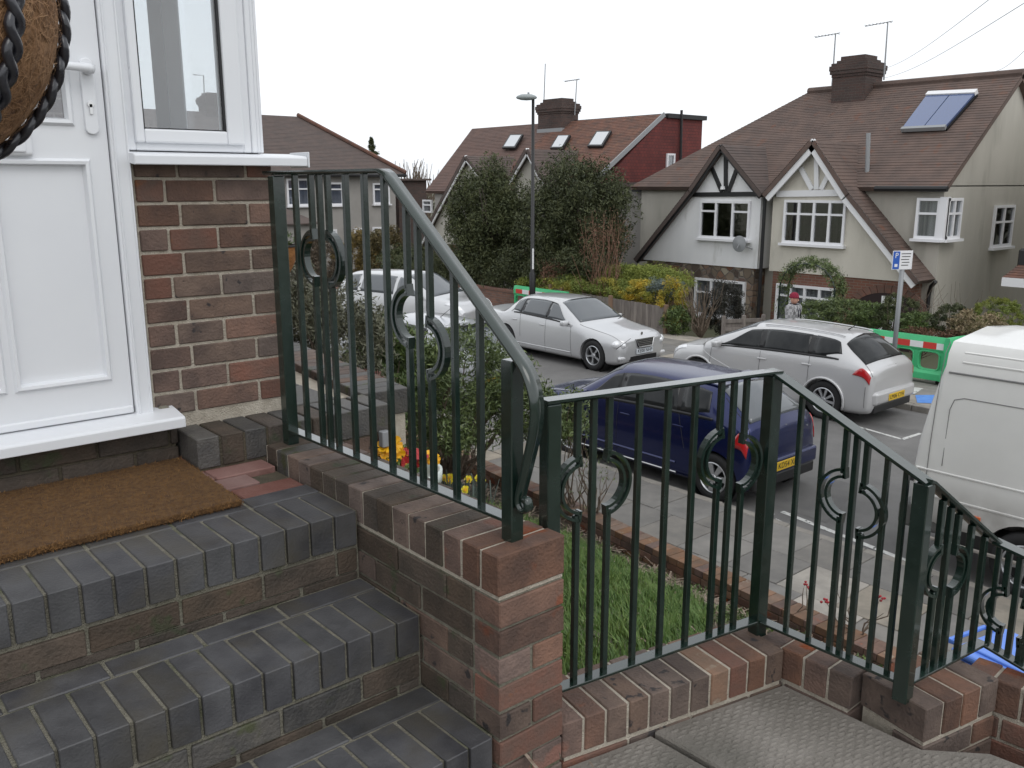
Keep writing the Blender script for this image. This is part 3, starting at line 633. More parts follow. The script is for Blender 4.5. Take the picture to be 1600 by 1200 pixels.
def smoothpath(P,n=8):
    P=[V(p) for p in P]; out=[]
    Q=[2*P[0]-P[1]]+P+[2*P[-1]-P[-2]]
    for i in range(1,len(Q)-2):
        for k in range(n):
            t=k/n; a,b,c,d=Q[i-1],Q[i],Q[i+1],Q[i+2]
            out.append(.5*((2*b)+(c-a)*t+(2*a-5*b+4*c-d)*t*t+(3*b-a-3*c+d)*t**3))
    out.append(P[-1]); return out
BW=.0165
def bar(root,p0,p1,side,w_=BW,d_=None,name='baluster',bv=.0015):
    me=bevel(MB().beam(p0,p1,w_,d_ or w_,side).mesh(name),bv); c=center(me); return obj(name,me,mgreen,root,c)
def ring(root,c0_,t,dz=0,r=.088,gap=.05,off=.034):
    """two half rings of double flat bar round the middle baluster; t = along-rail direction"""
    up=V(0,0,1); t=unit(t); sd=np.cross(t,up)
    for sgn,zo in ((-1,dz/2),(1,-dz/2)):
        mb=MB(); c=V(c0_)+t*sgn*off
        a0=math.acos(max(-.3,(gap-off)/r))+.06
        for rr,wdt in ((r,.021),(r-.020,.021)):
            n=18; vs=[]; 
            for i in range(n+1):
                an=-a0+2*a0*i/n
                for (dr,ds) in ((-.0042,-wdt/2),(.0042,-wdt/2),(.0042,wdt/2),(-.0042,wdt/2)):
                    q=V(c)+t*sgn*math.cos(an)*(rr+dr)+up*(math.sin(an)*(rr+dr)+zo)+sd*ds; vs.append(q)
            fs=[]
            for i in range(n):
                for j in range(4): fs.append((i*4+j,i*4+(j+1)%4,(i+1)*4+(j+1)%4,(i+1)*4+j))
            fs+=[(0,1,2,3),tuple(range(n*4,n*4+4))]; mb.add(vs,fs)
        for e in (-1,1):   # end blocks joining the two arcs
            an=e*a0; q0=V(c)+t*sgn*math.cos(an)*(r-.026)+up*(math.sin(an)*(r-.026)+zo); q1=V(c)+t*sgn*math.cos(an)*(r+.006)+up*(math.sin(an)*(r+.006)+zo)
            mb.beam(q0,q1,.021,.009,sd)
        me=fixn(mb.mesh('half_ring')); cc=center(me); obj('half_ring',me,mgreen,root,cc)
def triple(root,base,t,sp,zb,ztf,zc,dz,side,r=.088):
    """three close balusters; outer two are broken by the ring"""
    up=V(0,0,1); b=V(base); of_=min(.034,max(0,sp-.012)); hh=math.sqrt(r*r-(sp-of_)**2)
    ring(root,b+up*zc,t,dz,r,sp,of_)
    bar(root,b+up*zb,b+up*ztf(0),side)
    for sgn,zo in ((-1,dz/2),(1,-dz/2)):
        q=b+unit(t)*sgn*sp
        bar(root,q+up*zb,q+up*(zc+zo-hh+.012),side); bar(root,q+up*(zc+zo+hh-.012),q+up*ztf(sgn*sp),side)
# railing 1
A1=V(.0735,-.15,0); B1=V(.100,-1.272,0); t1=unit(B1-A1); s1=V(-t1[1],t1[0],0)
def R1(s,z): return A1+t1*(s-.15)+V(0,0,z)   # s = distance from y=0
r1=thing('iron_railing','dark green iron railing on the parapet, with sloping handrail curling down at its post','railing',tuple(A1+V(0,0,ZC)))
mb_=lambda p0,p1,w_,side: bevel(MB().beam(p0,p1,w_,w_,side).mesh('post'),.0025)
for s_,zt_ in ((.15,.944),(1.272,.515)):
    me=mb_(R1(s_,ZC-.002),R1(s_,zt_),.040,t1); c=center(me); obj('post',me,mgreen,r1,c)
me=bevel(MB().beam(R1(.168,.112),R1(1.254,.112),.040,.009,s1).mesh('bottom_rail'),.0015); c=center(me); obj('bottom_rail',me,mgreen,r1,c)
SK=.765; 
def top1(s): return .951 if s<SK else .951-(s-SK)*(.951-.469)/(1.349-SK)*.985
for s_ in (.27,.563,.66,.758,1.054,1.154): bar(r1,R1(s_,.114),R1(s_,top1(s_)-.004),t1)
for sc,dz,zc_ in ((.416,0,.700),(.905,.075,.535)):
    triple(r1,R1(sc,0),t1,.0485,.114,lambda o,sc=sc: top1(sc+o)-.004,zc_,dz,t1,r=.082)
path=[R1(.10,.953),R1(.4,.953),R1(SK-.03,.953),R1(SK-.012,.953),R1(SK+.010,.944)]
path+=[R1(s_,top1(s_)+.002) for s_ in np.linspace(SK+.03,1.27,14)]
tail=smoothpath([R1(1.27,top1(1.27)+.002),R1(1.325,.492),R1(1.352,.43),R1(1.350,.36),R1(1.325,.27),R1(1.302,.195),R1(1.298,.165),R1(1.312,.148),R1(1.330,.158),R1(1.328,.178),R1(1.314,.180)],6)
path+=tail[1:]
wds=[.044]*len(path); m0=len(path)-len(tail)+8
for i in range(m0,len(path)): wds[i]=.044-.024*(i-m0)/(len(path)-m0)
me=sweep(path,s1,wds,.013); me.polygons.foreach_set('use_smooth',[True]*len(me.polygons)); c=center(me); obj('handrail',me,mgreen,r1,c)
# railing 2 : post3 -> post4 (parallel to lower wall), post4 -> post5 (towards us), post5 -> corner -> down
Q3=V(.252,-1.243,0); Q4=V(1.040,-1.372,0); Q5=V(1.035,-1.850,0); Q6=V(1.433,-1.897,0); Q7=V(1.44,-2.9,0)
r2=thing('iron_railing','dark green iron railing zigzagging down the lower wall beyond the parapet pillar','railing',tuple(Q3+V(0,0,ZL)))
t2=unit(Q4-Q3); sd2=V(-t2[1],t2[0],0); L2=float(np.linalg.norm(Q4-Q3))
ZT3,ZT4=.382,.368
def rr(P,t,s,z): return P+t*s+V(0,0,z)
for P,zt_ in ((Q3,.378),(Q4,.362),(Q5,.150)):
    me=mb_(P+V(0,0,(ZL-.01 if P is not Q3 else ZL-.2)),P+V(0,0,zt_),.042,t2 if P is not Q5 else V(0,1,0)); c=center(me); obj('post',me,mgreen,r2,c)
ZB=ZL+.045
def seg(P,Q,zb0,zb1): 
    t=unit(Q-P); me=bevel(MB().beam(P+V(0,0,zb0),Q+V(0,0,zb1),.040,.009,V(-t[1],t[0],0)).mesh('bottom_rail'),.0015); c=center(me); obj('bottom_rail',me,mgreen,r2,c)
seg(Q3+t2*.02,Q4-t2*.02,ZB,ZB); seg(Q4+V(0,-.02,0),Q5+V(0,.02,0),ZB,ZB); seg(Q5+unit(Q6-Q5)*.02,Q6,ZB,ZB)
seg(Q6+V(0,-.005,0),Q7,ZB-.002,ZB-.25)
def proj_s(px,py,P,t,z):   # distance along the run where a measured foot stands
    d=ray(px,py); q=CAM+d*(z-CAM[2])/d[2]; return float((q-P)@t)
feet=[(897,1070),(919.6,1060.6),(943.5,1053),(986.7,1038.6),(1028.9,1025.8),(1069,1013),(1107.7,998),(1126,992.8),(1145,985.4)]
def s_on(px,py,P,t):
    n=np.cross(t,V(0,0,1)); d=ray(px,py); q=CAM+d*((P-CAM)@n)/(d@n); return float((q-P)@t),float(q[2])
ss=[s_on(*f,Q3,t2)[0] for f in feet]
tp2=lambda s: ZT3+(ZT4-ZT3)*s/L2
for k in (3,4,5): bar(r2,rr(Q3,t2,ss[k],ZB),rr(Q3,t2,ss[k],tp2(ss[k])-.005),t2)
for k,dz,zc_ in ((1,0,None),(7,.03,None)):
    sc=ss[k]; zc_=s_on(*((932,757) if k==1 else (1150,718)),Q3,t2)[1]
    triple(r2,rr(Q3,t2,sc,0),t2,(ss[k+1]-ss[k-1])/2,ZB,lambda o,sc=sc: tp2(sc+o)-.005,zc_,dz,t2,r=.088)
tt3=V(0,-1,0)
f3=[(1228,978),(1263,994),(1296,1013),(1311,1019),(1327,1028),(1357,1042),(1385,1057)]
s3=[s_on(*f,Q4,tt3)[0] for f in f3]; L3=float(Q4[1]-Q5[1])
tp3=lambda s: .368+(.152-.368)*s/L3
for k in (0,1,5,6): bar(r2,rr(Q4,tt3,s3[k],ZB),rr(Q4,tt3,s3[k],tp3(s3[k])-.006),tt3,w_=.0145)
zc_=s_on(1340,788,Q4,tt3)[1]; triple(r2,rr(Q4,tt3,s3[3],0),tt3,(s3[4]-s3[2])/2,ZB,lambda o: tp3(s3[3]+o)-.006,zc_,.03,tt3,r=.078)
t4=unit(Q6-Q5); f4=[(1442,1061),(1456.6,1054),(1470,1046),(1493,1036.6),(1516,1025)]; s4=[s_on(*f,Q5,t4)[0] for f in f4]; L4=float(np.linalg.norm(Q6-Q5))
tz5=s_on(1566,842,Q5,t4)[1]
tp4=lambda s: .152+(tz5-.152)*s/L4
for k in (3,4): bar(r2,rr(Q5,t4,s4[k],ZB),rr(Q5,t4,s4[k],tp4(s4[k])-.006),t4)
zc_=s_on(1483,888,Q5,t4)[1]; triple(r2,rr(Q5,t4,s4[1],0),t4,(s4[2]-s4[0])/2,ZB,lambda o: tp4(s4[1]+o)-.006,zc_,.02,t4,r=.074)
tz6=s_on(1600,868,Q6,tt3)[1]; sA6=s_on(1600,868,Q6,tt3)[0]
tp6=lambda s: tz5+(tz6-tz5)*s/sA6
f6=[(1541,1022),(1560,1037),(1572,1042),(1579,1047),(1594,1054)]; s6=[s_on(*f,Q6,tt3)[0] for f in f6]
for k in (0,4): bar(r2,rr(Q6,tt3,s6[k],ZB-.25*s6[k]),rr(Q6,tt3,s6[k],tp6(s6[k])-.006),tt3,w_=.0145)
bar(r2,rr(Q6,tt3,.25,ZB-.05),rr(Q6,tt3,.25,tp6(.25)),tt3); bar(r2,rr(Q6,tt3,.35,ZB-.08),rr(Q6,tt3,.35,tp6(.35)),tt3)
zc_=s_on(1580,962,Q6,tt3)[1]; triple(r2,rr(Q6,tt3,s6[2],0),tt3,max(.03,(s6[3]-s6[1])/2),ZB-.02,lambda o: tp6(s6[2]+o)-.006,zc_,.02,tt3,r=.072)
def hr(pts,side,name='handrail'):
    me=sweep(pts,side,.044,.013,name=name); me.polygons.foreach_set('use_smooth',[False]*len(me.polygons)); c=center(me); obj(name,me,mgreen,r2,c)
hr([rr(Q3,t2,-.022,ZT3+.002),rr(Q3,t2,L2*.5,(ZT3+ZT4)/2+.002),rr(Q3,t2,L2-.02,ZT4+.003),rr(Q3,t2,L2+.018,ZT4+.001)],sd2)
hr([Q4+V(0,.018,.372),Q4+V(0,-.01,.368),Q5+V(0,0,.155),Q5+V(0,-.01,.150)],V(1,0,0))
hr([Q5+V(.0,0,.156),Q5+t4*.015+V(0,0,.150),Q6+V(0,0,tz5)],V(-t4[1],t4[0],0))
hr([Q6+V(0,0,tz5+.002),rr(Q6,tt3,.9,tp6(.9))],V(1,0,0))
# ------------------------------------------------------------------ VEHICLES
def pchip(x,y,xi):
    x=np.asarray(x,float); y=np.asarray(y,float); h=np.diff(x); d=np.diff(y)/h; n=len(x); m_=np.zeros(n)
    for i in range(1,n-1):
        if d[i-1]*d[i]>0: w1=2*h[i]+h[i-1]; w2=h[i]+2*h[i-1]; m_[i]=(w1+w2)/(w1/d[i-1]+w2/d[i])
    m_[0]=d[0]; m_[-1]=d[-1]
    i=np.clip(np.searchsorted(x,xi,side='right')-1,0,n-2); t=(xi-x[i])/h[i]
    return (2*t**3-3*t**2+1)*y[i]+(t**3-2*t**2+t)*h[i]*m_[i]+(-2*t**3+3*t**2)*y[i+1]+(t**3-t**2)*h[i]*m_[i+1]
class Car:
    """body lofted through stations; each station = 7 rows (d from nose, half width, height)"""
    def __init__(s,st,L,yaxle): s.st=np.array(st,float); s.L=L; s.ya=yaxle
    def ev(s,si,v):
        si=np.atleast_1d(np.asarray(si,float)); v=np.atleast_1d(np.asarray(v,float)); ns=len(s.st)
        rows=np.stack([[pchip(np.arange(ns),s.st[:,r,c],si) for c in range(3)] for r in range(7)])  # 7,3,n
        out=np.zeros((len(si),3))
        for k in range(len(si)):
            for c in range(3): out[k,c]=pchip(np.arange(7),rows[:,c,k],v[k:k+1])[0]
        return out  # d,w,z
    def pt(s,si,v,side=1):
        q=s.ev(si,v); return np.stack([q[:,1]*side,s.L/2-q[:,0],q[:,2]],1)
    def shell(s,sub=6,vs=4):
        ns=len(s.st); si=np.linspace(0,ns-1,(ns-1)*sub+1); vv=np.linspace(0,6,6*vs+1)
        rows=np.stack([[pchip(np.arange(ns),s.st[:,r,c],si) for c in range(3)] for r in range(7)])
        G=np.zeros((len(si),len(vv),3))
        for k in range(len(si)):
            for c in range(3): G[k,:,c]=pchip(np.arange(7),rows[:,c,k],vv)
        Rr=np.stack([G[:,:,1],s.L/2-G[:,:,0],G[:,:,2]],-1); Lf=Rr[:,::-1][:,1:].copy(); Lf[:,:,0]*=-1
        A=np.concatenate([Rr,Lf],1); n,mn=A.shape[:2]; f=[]
        for i in range(n-1):
            for j in range(mn):
                j2=(j+1)%mn; f.append((i*mn+j,i*mn+j2,(i+1)*mn+j2,(i+1)*mn+j))
        f.append(tuple(range(mn))); f.append(tuple(range((n-1)*mn,n*mn)))
        return fixn(mesh('body',A.reshape(-1,3),f,True))
    def patch(s,c,side=1,off=.005,n=9,mm_=7,name='glass',rad=0):
        """patch between four (station,row) corners, lifted off the body"""
        c=np.array(c,float); U_,W_=np.meshgrid(np.linspace(0,1,n),np.linspace(0,1,mm_),indexing='ij'); u=U_.ravel()[:,None]; w_=W_.ravel()[:,None]
        q=(1-u)*(1-w_)*c[0]+u*(1-w_)*c[1]+u*w_*c[2]+(1-u)*w_*c[3]
        P=s.pt(q[:,0],q[:,1],side); e=.02
        a=s.pt(np.clip(q[:,0]+e,0,len(s.st)-1),q[:,1],side)-s.pt(np.clip(q[:,0]-e,0,len(s.st)-1),q[:,1],side); b=s.pt(q[:,0],np.clip(q[:,1]+e,0,6),side)-s.pt(q[:,0],np.clip(q[:,1]-e,0,6),side)
        nn=np.cross(a,b); nn/=np.linalg.norm(nn,axis=1)[:,None]+1e-9
        out=P-V(0,0,.6); sg=np.sign((nn*out).sum(1))[:,None]; P2=P+nn*sg*off; Pb=P-nn*sg*.002
        i,j=np.meshgrid(np.arange(n-1),np.arange(mm_-1),indexing='ij'); k=(i*mm_+j).ravel(); f=np.stack([k,k+mm_,k+mm_+1,k+1],1).tolist()
        bd=[i*mm_ for i in range(n)]+[(n-1)*mm_+j for j in range(1,mm_)]+[i*mm_+mm_-1 for i in range(n-2,-1,-1)]+[j for j in range(mm_-2,0,-1)]
        N0=n*mm_; f+=[(bd[q_],bd[(q_+1)%len(bd)],bd[(q_+1)%len(bd)]+N0,bd[q_]+N0) for q_ in range(len(bd))]
        me=fixn(mesh(name,np.concatenate([P2,Pb]),f)); me.polygons.foreach_set('use_smooth',[True]*len(me.polygons)); return me
def screen(car,c,name,off=.006,n=9,m2=17):
    c=np.array(c,float); U_,W_=np.meshgrid(np.linspace(0,1,n),np.linspace(-1,1,m2),indexing='ij'); u=U_.ravel(); w_=W_.ravel(); aw=np.abs(w_)
    si=(1-u)*(c[0][0]*aw+c[3][0]*(1-aw))+u*(c[1][0]*aw+c[2][0]*(1-aw)); vv=(1-u)*(c[0][1]*aw+c[3][1]*(1-aw))+u*(c[1][1]*aw+c[2][1]*(1-aw)); sg=np.where(w_<0,-1,1)
    def P_(a,b): q=car.ev(a,b); return np.stack([q[:,1]*sg*np.where(aw<1e-6,0,1),car.L/2-q[:,0],q[:,2]],1)
    P=P_(si,vv); G=P.reshape(n,m2,3); du=np.gradient(G,axis=0).reshape(-1,3); dv=np.gradient(G,axis=1).reshape(-1,3); nn=np.cross(du,dv); nn/=np.linalg.norm(nn,axis=1)[:,None]+1e-9
    nn*=np.sign(nn[:,2]+1e-9)[:,None]; P2=P+nn*off
    i,j=np.meshgrid(np.arange(n-1),np.arange(m2-1),indexing='ij'); k=(i*m2+j).ravel(); f=np.stack([k,k+m2,k+m2+1,k+1],1).tolist()
    bd=[i*m2 for i in range(n)]+[(n-1)*m2+j for j in range(1,m2)]+[i*m2+m2-1 for i in range(n-2,-1,-1)]+[j for j in range(m2-2,0,-1)]; N0=n*m2
    f+=[(bd[q_],bd[(q_+1)%len(bd)],bd[(q_+1)%len(bd)]+N0,bd[q_]+N0) for q_ in range(len(bd))]
    me=fixn(mesh(name,np.concatenate([P2,P-nn*.002]),f)); me.polygons.foreach_set('use_smooth',[True]*len(me.polygons)); return me
def cut(me,cyls):
    """cut wheel openings out of a closed body"""
    o=bpy.data.objects.new('tmp',me); COL.objects.link(o); cs=[]
    for (y,z,r,x0,x1) in cyls:
        mb=MB(); mb.tube([(x0,y,z),(x1,y,z)],[r,r],28); c=bpy.data.objects.new('cut',fixn(mb.mesh('cut'))); COL.objects.link(c); cs.append(c)
        md=o.modifiers.new('b','BOOLEAN'); md.operation='DIFFERENCE'; md.solver='EXACT'; md.object=c
    dg=bpy.context.evaluated_depsgraph_get(); dg.update(); r=bpy.data.meshes.new_from_object(o.evaluated_get(dg))
    for q in cs+[o]: bpy.data.objects.remove(q)
    r.polygons.foreach_set('use_smooth',[True]*len(r.polygons))
    try: r.set_sharp_from_angle(angle=math.radians(38))
    except Exception: pass
    return r
_wh={}
def wheel(root,x,y,r,sidesign,spokes=7,cover=False,W=.2):
    k=(r,spokes,cover)
    if k not in _wh:
        rr_=r*.66; pf=[(rr_,-W/2),(r*.93,-W/2),(r*.99,-W/2+.025),(r,-W/4),(r,W/4),(r*.99,W/2-.025),(r*.93,W/2),(rr_,W/2),(rr_*.97,W/2-.02),(rr_*.97,-W/2)]
        vs,fs=lathe(pf+[pf[0]],36,'x'); ty=mesh('wheel',vs,fs,True)
        b=MB(); vs,fs=lathe([(rr_*1.0,W/2-.005),(rr_*.93,W/2+.004),(rr_*.88,W/2-.01),(rr_*.86,-W/2),(rr_,-W/2)],36,'x'); b.add(vs,fs)
        vs,fs=lathe([(0.001,W/2-.0),(rr_*.2,W/2-.002),(rr_*.25,W/2-.02),(rr_*.25,W/2-.06)],18,'x'); b.add(vs,fs)
        for i in range(spokes):
            a=2*PI*i/spokes; ca,sa=math.cos(a),math.sin(a); wd=rr_*(.30 if cover else .17)
            p0=V(W/2-.012,ca*rr_*.15,sa*rr_*.15); p1=V(W/2-.004,ca*rr_*.92,sa*rr_*.92); sidev=V(0,-sa,ca)
            vs=[p0-sidev*wd*.35,p0+sidev*wd*.35,p1+sidev*wd*.62,p1-sidev*wd*.62]; vs2=[q-V(.022,0,0) for q in vs]
            b.add(vs+vs2,[(0,1,2,3),(7,6,5,4),(0,3,7,4),(1,2,6,5),(2,3,7,6),(0,1,5,4)])
        rim=fixn(b.mesh('rim')); dk=MB(); vs,fs=lathe([(.001,W/2-.07),(rr_*.95,W/2-.07)],30,'x'); dk.add(vs,fs); _wh[k]=(ty,rim,dk.mesh('brake_disc'))
    ty,rim,dk=_wh[k]; WMx=WM[root.name]@Matrix.Translation(Vector((x,y,r)))@(Matrix.Identity(4) if sidesign>0 else Matrix.Rotation(PI,4,'Z'))@Matrix.Rotation(random.random()*2,4,'X')
    w_=obj('wheel',ty,mtyre,root,mtx=WMx); obj('rim',rim,mrim,w_,mtx=WMx); obj('brake_disc',dk,mblk,w_,mtx=WMx)
def child(root,name,me,mt,**k): return obj(name,me,mt,root,mtx=WM[root.name].copy(),**k)
def sub(par,name,me,mt): return obj(name,me,mt,par,mtx=WM[par.name].copy())
def plate(root,y,z,txt,mt,front,tilt=0,w_=.52):
    me=bevel(MB().box((-w_/2,-.006,-.057),(w_/2,.006,.057)).mesh('number_plate'),.004); R_=WM[root.name]@Matrix.Translation(Vector((0,y,z)))@Matrix.Rotation(tilt,4,'X')@(Matrix.Rotation(PI,4,'Z') if front else Matrix.Identity(4))
    p=obj('number_plate',me,mt,root,mtx=R_)
    cu=bpy.data.curves.new('t','FONT'); cu.body=txt; cu.size=.098; cu.align_x='CENTER'; cu.align_y='CENTER'; cu.extrude=.001; cu.space_character=1.05
    to=bpy.data.objects.new('t',cu); COL.objects.link(to); dg=bpy.context.evaluated_depsgraph_get(); dg.update(); tm=bpy.data.meshes.new_from_object(to.evaluated_get(dg)); bpy.data.objects.remove(to)
    obj('lettering',tm,mseal,p,mtx=R_@Matrix.Translation(Vector((0,-.0075,0)))@Matrix.Rotation(PI/2,4,'X'))
    return p
def mirror(root,side,x,y,z,mt):
    me=bevel(MB().box((-.09,-.06,-.055),(.10,.06,.065)).mesh('door_mirror'),.035,3); me.polygons.foreach_set('use_smooth',[True]*len(me.polygons))
    obj('door_mirror',me,mt,root,mtx=WM[root.name]@Matrix.Translation(Vector((side*(x+.07),y,z))))
def seam(car,root,pts,side,w_=.006,name='door_seam',mt=None,off=.0025):
    """thin dark shut line following the body"""
    P=[]; 
    for (a,b),(c,d) in zip(pts[:-1],pts[1:]):
        for k in range(6): P.append((a+(c-a)*k/6,b+(d-b)*k/6))
    P.append(pts[-1]); q=car.pt([p[0] for p in P],[p[1] for p in P],side); q[:,0]+=side*off
    mb=MB().tube(list(q),[w_/2]*len(q),4); child(root,name,fixn(mb.mesh(name)),mt or mseal)
def handle(root,side,x,y,z,mt):
    me=bevel(MB().box((-.012,-.085,-.014),(.016,.085,.014)).mesh('door_handle'),.009,2); obj('door_handle',me,mt,root,mtx=WM[root.name]@Matrix.Translation(Vector((side*x,y,z))))
def stations(L,W,H,hood,belt,cowl,rf,rr_,tl,kind,tz,nose=.62,tail=.8):
    """kind hatch/sedan/estate. cowl,rf,rr_ = d of windscreen foot, roof front, roof rear; tl = d of rear glass foot"""
    w=W/2; st=[]
    def S_(d,zb,zbelt,z4,ztop,wm,w4,dc=0,wb=None,zr=None,mid=.52):
        wb=wb or wm-.03; st.append([(d,wm-.10,zb),(d,wm-.02,zb+.07),(d,wm,mid),(d,wb,zbelt),(d+dc*.5,w4,z4),(d+dc*.9,w4*.55,ztop-.012*(1 if ztop-z4<.1 else 2)),(d+dc,0,ztop)])
    S_(0.02,.30,nose-.10,nose-.04,nose,w*.66,w*.5,-.02,w*.62,mid=.44)
    S_(.10,.22,nose-.03,nose+.03,nose+.06,w*.86,w*.70,-.10,w*.82,mid=.46)
    S_(.32,.18,hood-.13,hood-.06,hood-.03,w*.97,w*.80,-.12,w*.92)
    S_(.85,.17,belt-.12,hood+.02,hood+.05,w*.995,w*.82,-.1,w*.95)
    S_(cowl,.17,belt-.02,belt+.035,belt+.07,w,w*.86,-.12,w*.965)
    S_((cowl+rf)/2+.02,.17,belt,(belt+H)/2-.01,(belt+H)/2+.055,w,w*.80,-.12,w*.965)
    S_(rf,.17,belt+.01,H-.10,H-.015,w,w*.70,-.10,w*.965)
    S_((rf*.6+rr_*.4),.17,belt+.025,H-.055,H,w,w*.67,0,w*.965)
    S_(rr_,.17,belt+.045,H-.085,H-.03,w*.995,w*.66,.08,w*.955)
    if kind=='sedan':
        S_((rr_+tl)/2,.18,belt+.05,(H+tz)/2-.045,(H+tz)/2+.03,w*.99,w*.69,.14,w*.94)
        S_(tl,.19,belt+.03,tz-.03,tz,w*.98,w*.76,.12,w*.92)
        S_(L-.28,.20,tz-.12,tz-.03,tz+.01,w*.96,w*.74,.12,w*.90)
        S_(L-.10,.24,tz-.16,tz-.06,tz-.01,w*.88,w*.68,.06,w*.84)
        S_(L-.02,.30,tz-.30,tz-.2,tz-.14,w*.70,w*.6,.02,w*.66)
    else:
        S_((rr_+tl)/2,.18,belt+.05,H-.26 if kind!='van' else H-.1,(H+tz)/2+.07,w*.985,w*.68,.10,w*.93)
        S_(tl,.20,belt,tz-.03,tz+.02,w*.965,w*.76,.10,w*.92)
        S_(L-.09,.22,tail-.06,tail,tail+.05,w*.93,w*.78,.07,w*.89,mid=.48)
        S_(L-.03,.28,tail-.22,tail-.15,tail-.12,w*.82,w*.7,.03,w*.79,mid=.42)
    return st
def build_car(name,label,loc,rz,st,L,paint,ax,wr,kind,spokes=7,cover=False,glass=mcarg,group=None,extra=None,archr=None):
    root=thing(name,label,'car',loc,rz,group); car=Car(st,L,ax); ns=len(st)
    body=car.shell(); hwid=max(r[2][1] for r in st); cy=[]
    for d in ax:
        for sgn in (-1,1): cy.append((L/2-d,wr,archr or wr*1.13,sgn*(hwid-.26),sgn*(hwid+.3)))
    body=cut(body,cy); child(root,'body',body,paint)
    for d in ax:
        for sgn in (-1,1):
            lin=MB(); vs,fs=lathe([(.001,-.13*sgn),(wr*1.16,-.13*sgn),(wr*1.16,.115*sgn)],24,'x'); lin.add([(x+sgn*(hwid-.15),y+L/2-d,z+wr) for x,y,z in vs],fs); child(root,'wheel_arch_liner',lin.mesh('liner'),mblk)
    for d in ax:
        for sgn in (-1,1): wheel(root,sgn*(hwid-.125),L/2-d,wr,sgn,spokes,cover)
    und=MB().box((-hwid+.15,-L/2+.25,.16),(hwid-.15,L/2-.25,.3)); child(root,'underbody',und.mesh('u'),mblk)
    return root,car
# --- blue hatchback ------------------------------------------------
zr=ZR+.002
LB=4.02; st=stations(LB,1.62,1.465,.91,.93,1.05,1.85,3.22,3.86,'hatch',1.02,tail=.86)
loc=(7.42+.82,3.0+LB/2,zr)
blue,car=build_car('hatchback_car','dark blue hatchback parked at the near kerb, seen from behind through the railing',loc,0,st,LB,mbluep,(.95,3.50),.31,'hatch',7,True)
for sd_ in (-1,1):
    child(blue,'side_window',car.patch([(4.55,3.25),(6.05,3.16),(6.05,3.86),(5.75,3.86)],sd_),mcarg)
    child(blue,'side_window',car.patch([(6.15,3.16),(7.55,3.16),(7.45,3.86),(6.15,3.86)],sd_),mcarg)
    child(blue,'side_window',car.patch([(7.62,3.18),(8.35,3.30),(8.1,3.80),(7.52,3.86)],sd_,n=6),mcarg)
    child(blue,'window_surround',car.patch([(4.5,3.09),(8.6,3.11),(8.6,3.18),(4.6,3.17)],sd_,.006,18,3),mblk); child(blue,'pillar_trim',car.patch([(6.0,3.15),(6.55,3.15),(6.55,3.88),(6.0,3.88)],sd_,.0035,5,6),mblk); child(blue,'pillar_trim',car.patch([(7.42,3.15),(7.98,3.15),(7.85,3.84),(7.35,3.87)],sd_,.0035,5,6),mblk)
    seam(car,blue,[(6.1,.7),(6.1,3.1)],sd_); seam(car,blue,[(7.75,2.2),(7.6,3.1)],sd_); seam(car,blue,[(4.35,.8),(4.4,3.1)],sd_)
    seam(car,blue,[(4.2,1.6),(7.6,1.6)],sd_,.03,'rubbing_strip',mbluep,.004)
    seam(car,blue,[(4.2,1.05),(7.6,1.05)],sd_,.02,'sill_trim',msilver,.004)
    mirror(blue,sd_,.77,LB/2-1.25,.98,mbluep); handle(blue,sd_,.79,-.02,.84,mbluep); handle(blue,sd_,.785,-.92,.86,mbluep)
    child(blue,'tail_lamp',car.patch([(9.5,2.52),(11.1,2.5),(11.15,3.2),(9.9,3.12)],sd_,.012,14,7),mredl)
    child(blue,'headlamp',car.patch([(1.0,2.9),(2.1,3.1),(2.1,3.8),(1.0,3.9)],sd_,.008),mclr)
child(blue,'windscreen',screen(car,[(4.2,4.25),(5.85,4.2),(5.85,6),(4.2,6)],'windscreen'),mcarw)
child(blue,'rear_window',screen(car,[(8.25,4.2),(9.75,4.05),(9.8,6),(8.25,6)],'rear_window',.009),mcarw)
child(blue,'spoiler',bevel(MB().prism([(-.52,-LB/2+.98,1.405),(.52,-LB/2+.98,1.405),(.50,-LB/2+.66,1.385),(-.50,-LB/2+.66,1.385)],(0,0,.03)).mesh('s'),.01,2),mbluep)
child(blue,'spoiler_lip',MB().box((-.50,-LB/2+.645,1.385),(.50,-LB/2+.665,1.412)).mesh('s'),mseal)
child(blue,'roof_aerial',MB().tube([(0,.9,1.5),(0,.62,1.70)],[.006,.003],5).mesh('a'),mseal)
wpr=child(blue,'rear_wiper',MB().tube([(0,-LB/2+.19,1.05),(-.35,-LB/2+.27,1.13)],[.012,.006],5).mesh('wp'),mseal)
bmp=MB().prism([(-.75,-LB/2+.14,.36),(.75,-LB/2+.14,.36),(.66,-LB/2-.03,.38),(-.66,-LB/2-.03,.38)],(0,0,.20)); child(blue,'rear_bumper',bevel(fixn(bmp.mesh('b')),.03,3),mbluep)
child(blue,'bumper_skirt',bevel(MB().box((-.66,-LB/2-.0,.23),(.66,-LB/2+.2,.375)).mesh('b'),.02,2),mblk)
plate(blue,-LB/2-.037,.475,'KD54 XLA',mplatey,False)
child(blue,'badge',MB().tube([(0,-LB/2+.055,.93),(0,-LB/2+.03,.93)],[.035,.035],10).mesh('bd'),mchrome)
lt=MB().box((.30,-LB/2+.03,.84),(.50,-LB/2+.045,.875)); child(blue,'badge',lt.mesh('bd'),mchrome)
for sd_ in (-1,1):
    seam(car,blue,[(8.6,4.0),(9.7,3.85),(10.6,3.7),(11.2,3.6)],sd_,.007,'tailgate_seam'); seam(car,blue,[(1.2,3.9),(4.0,4.0)],sd_,.006,'bonnet_seam')
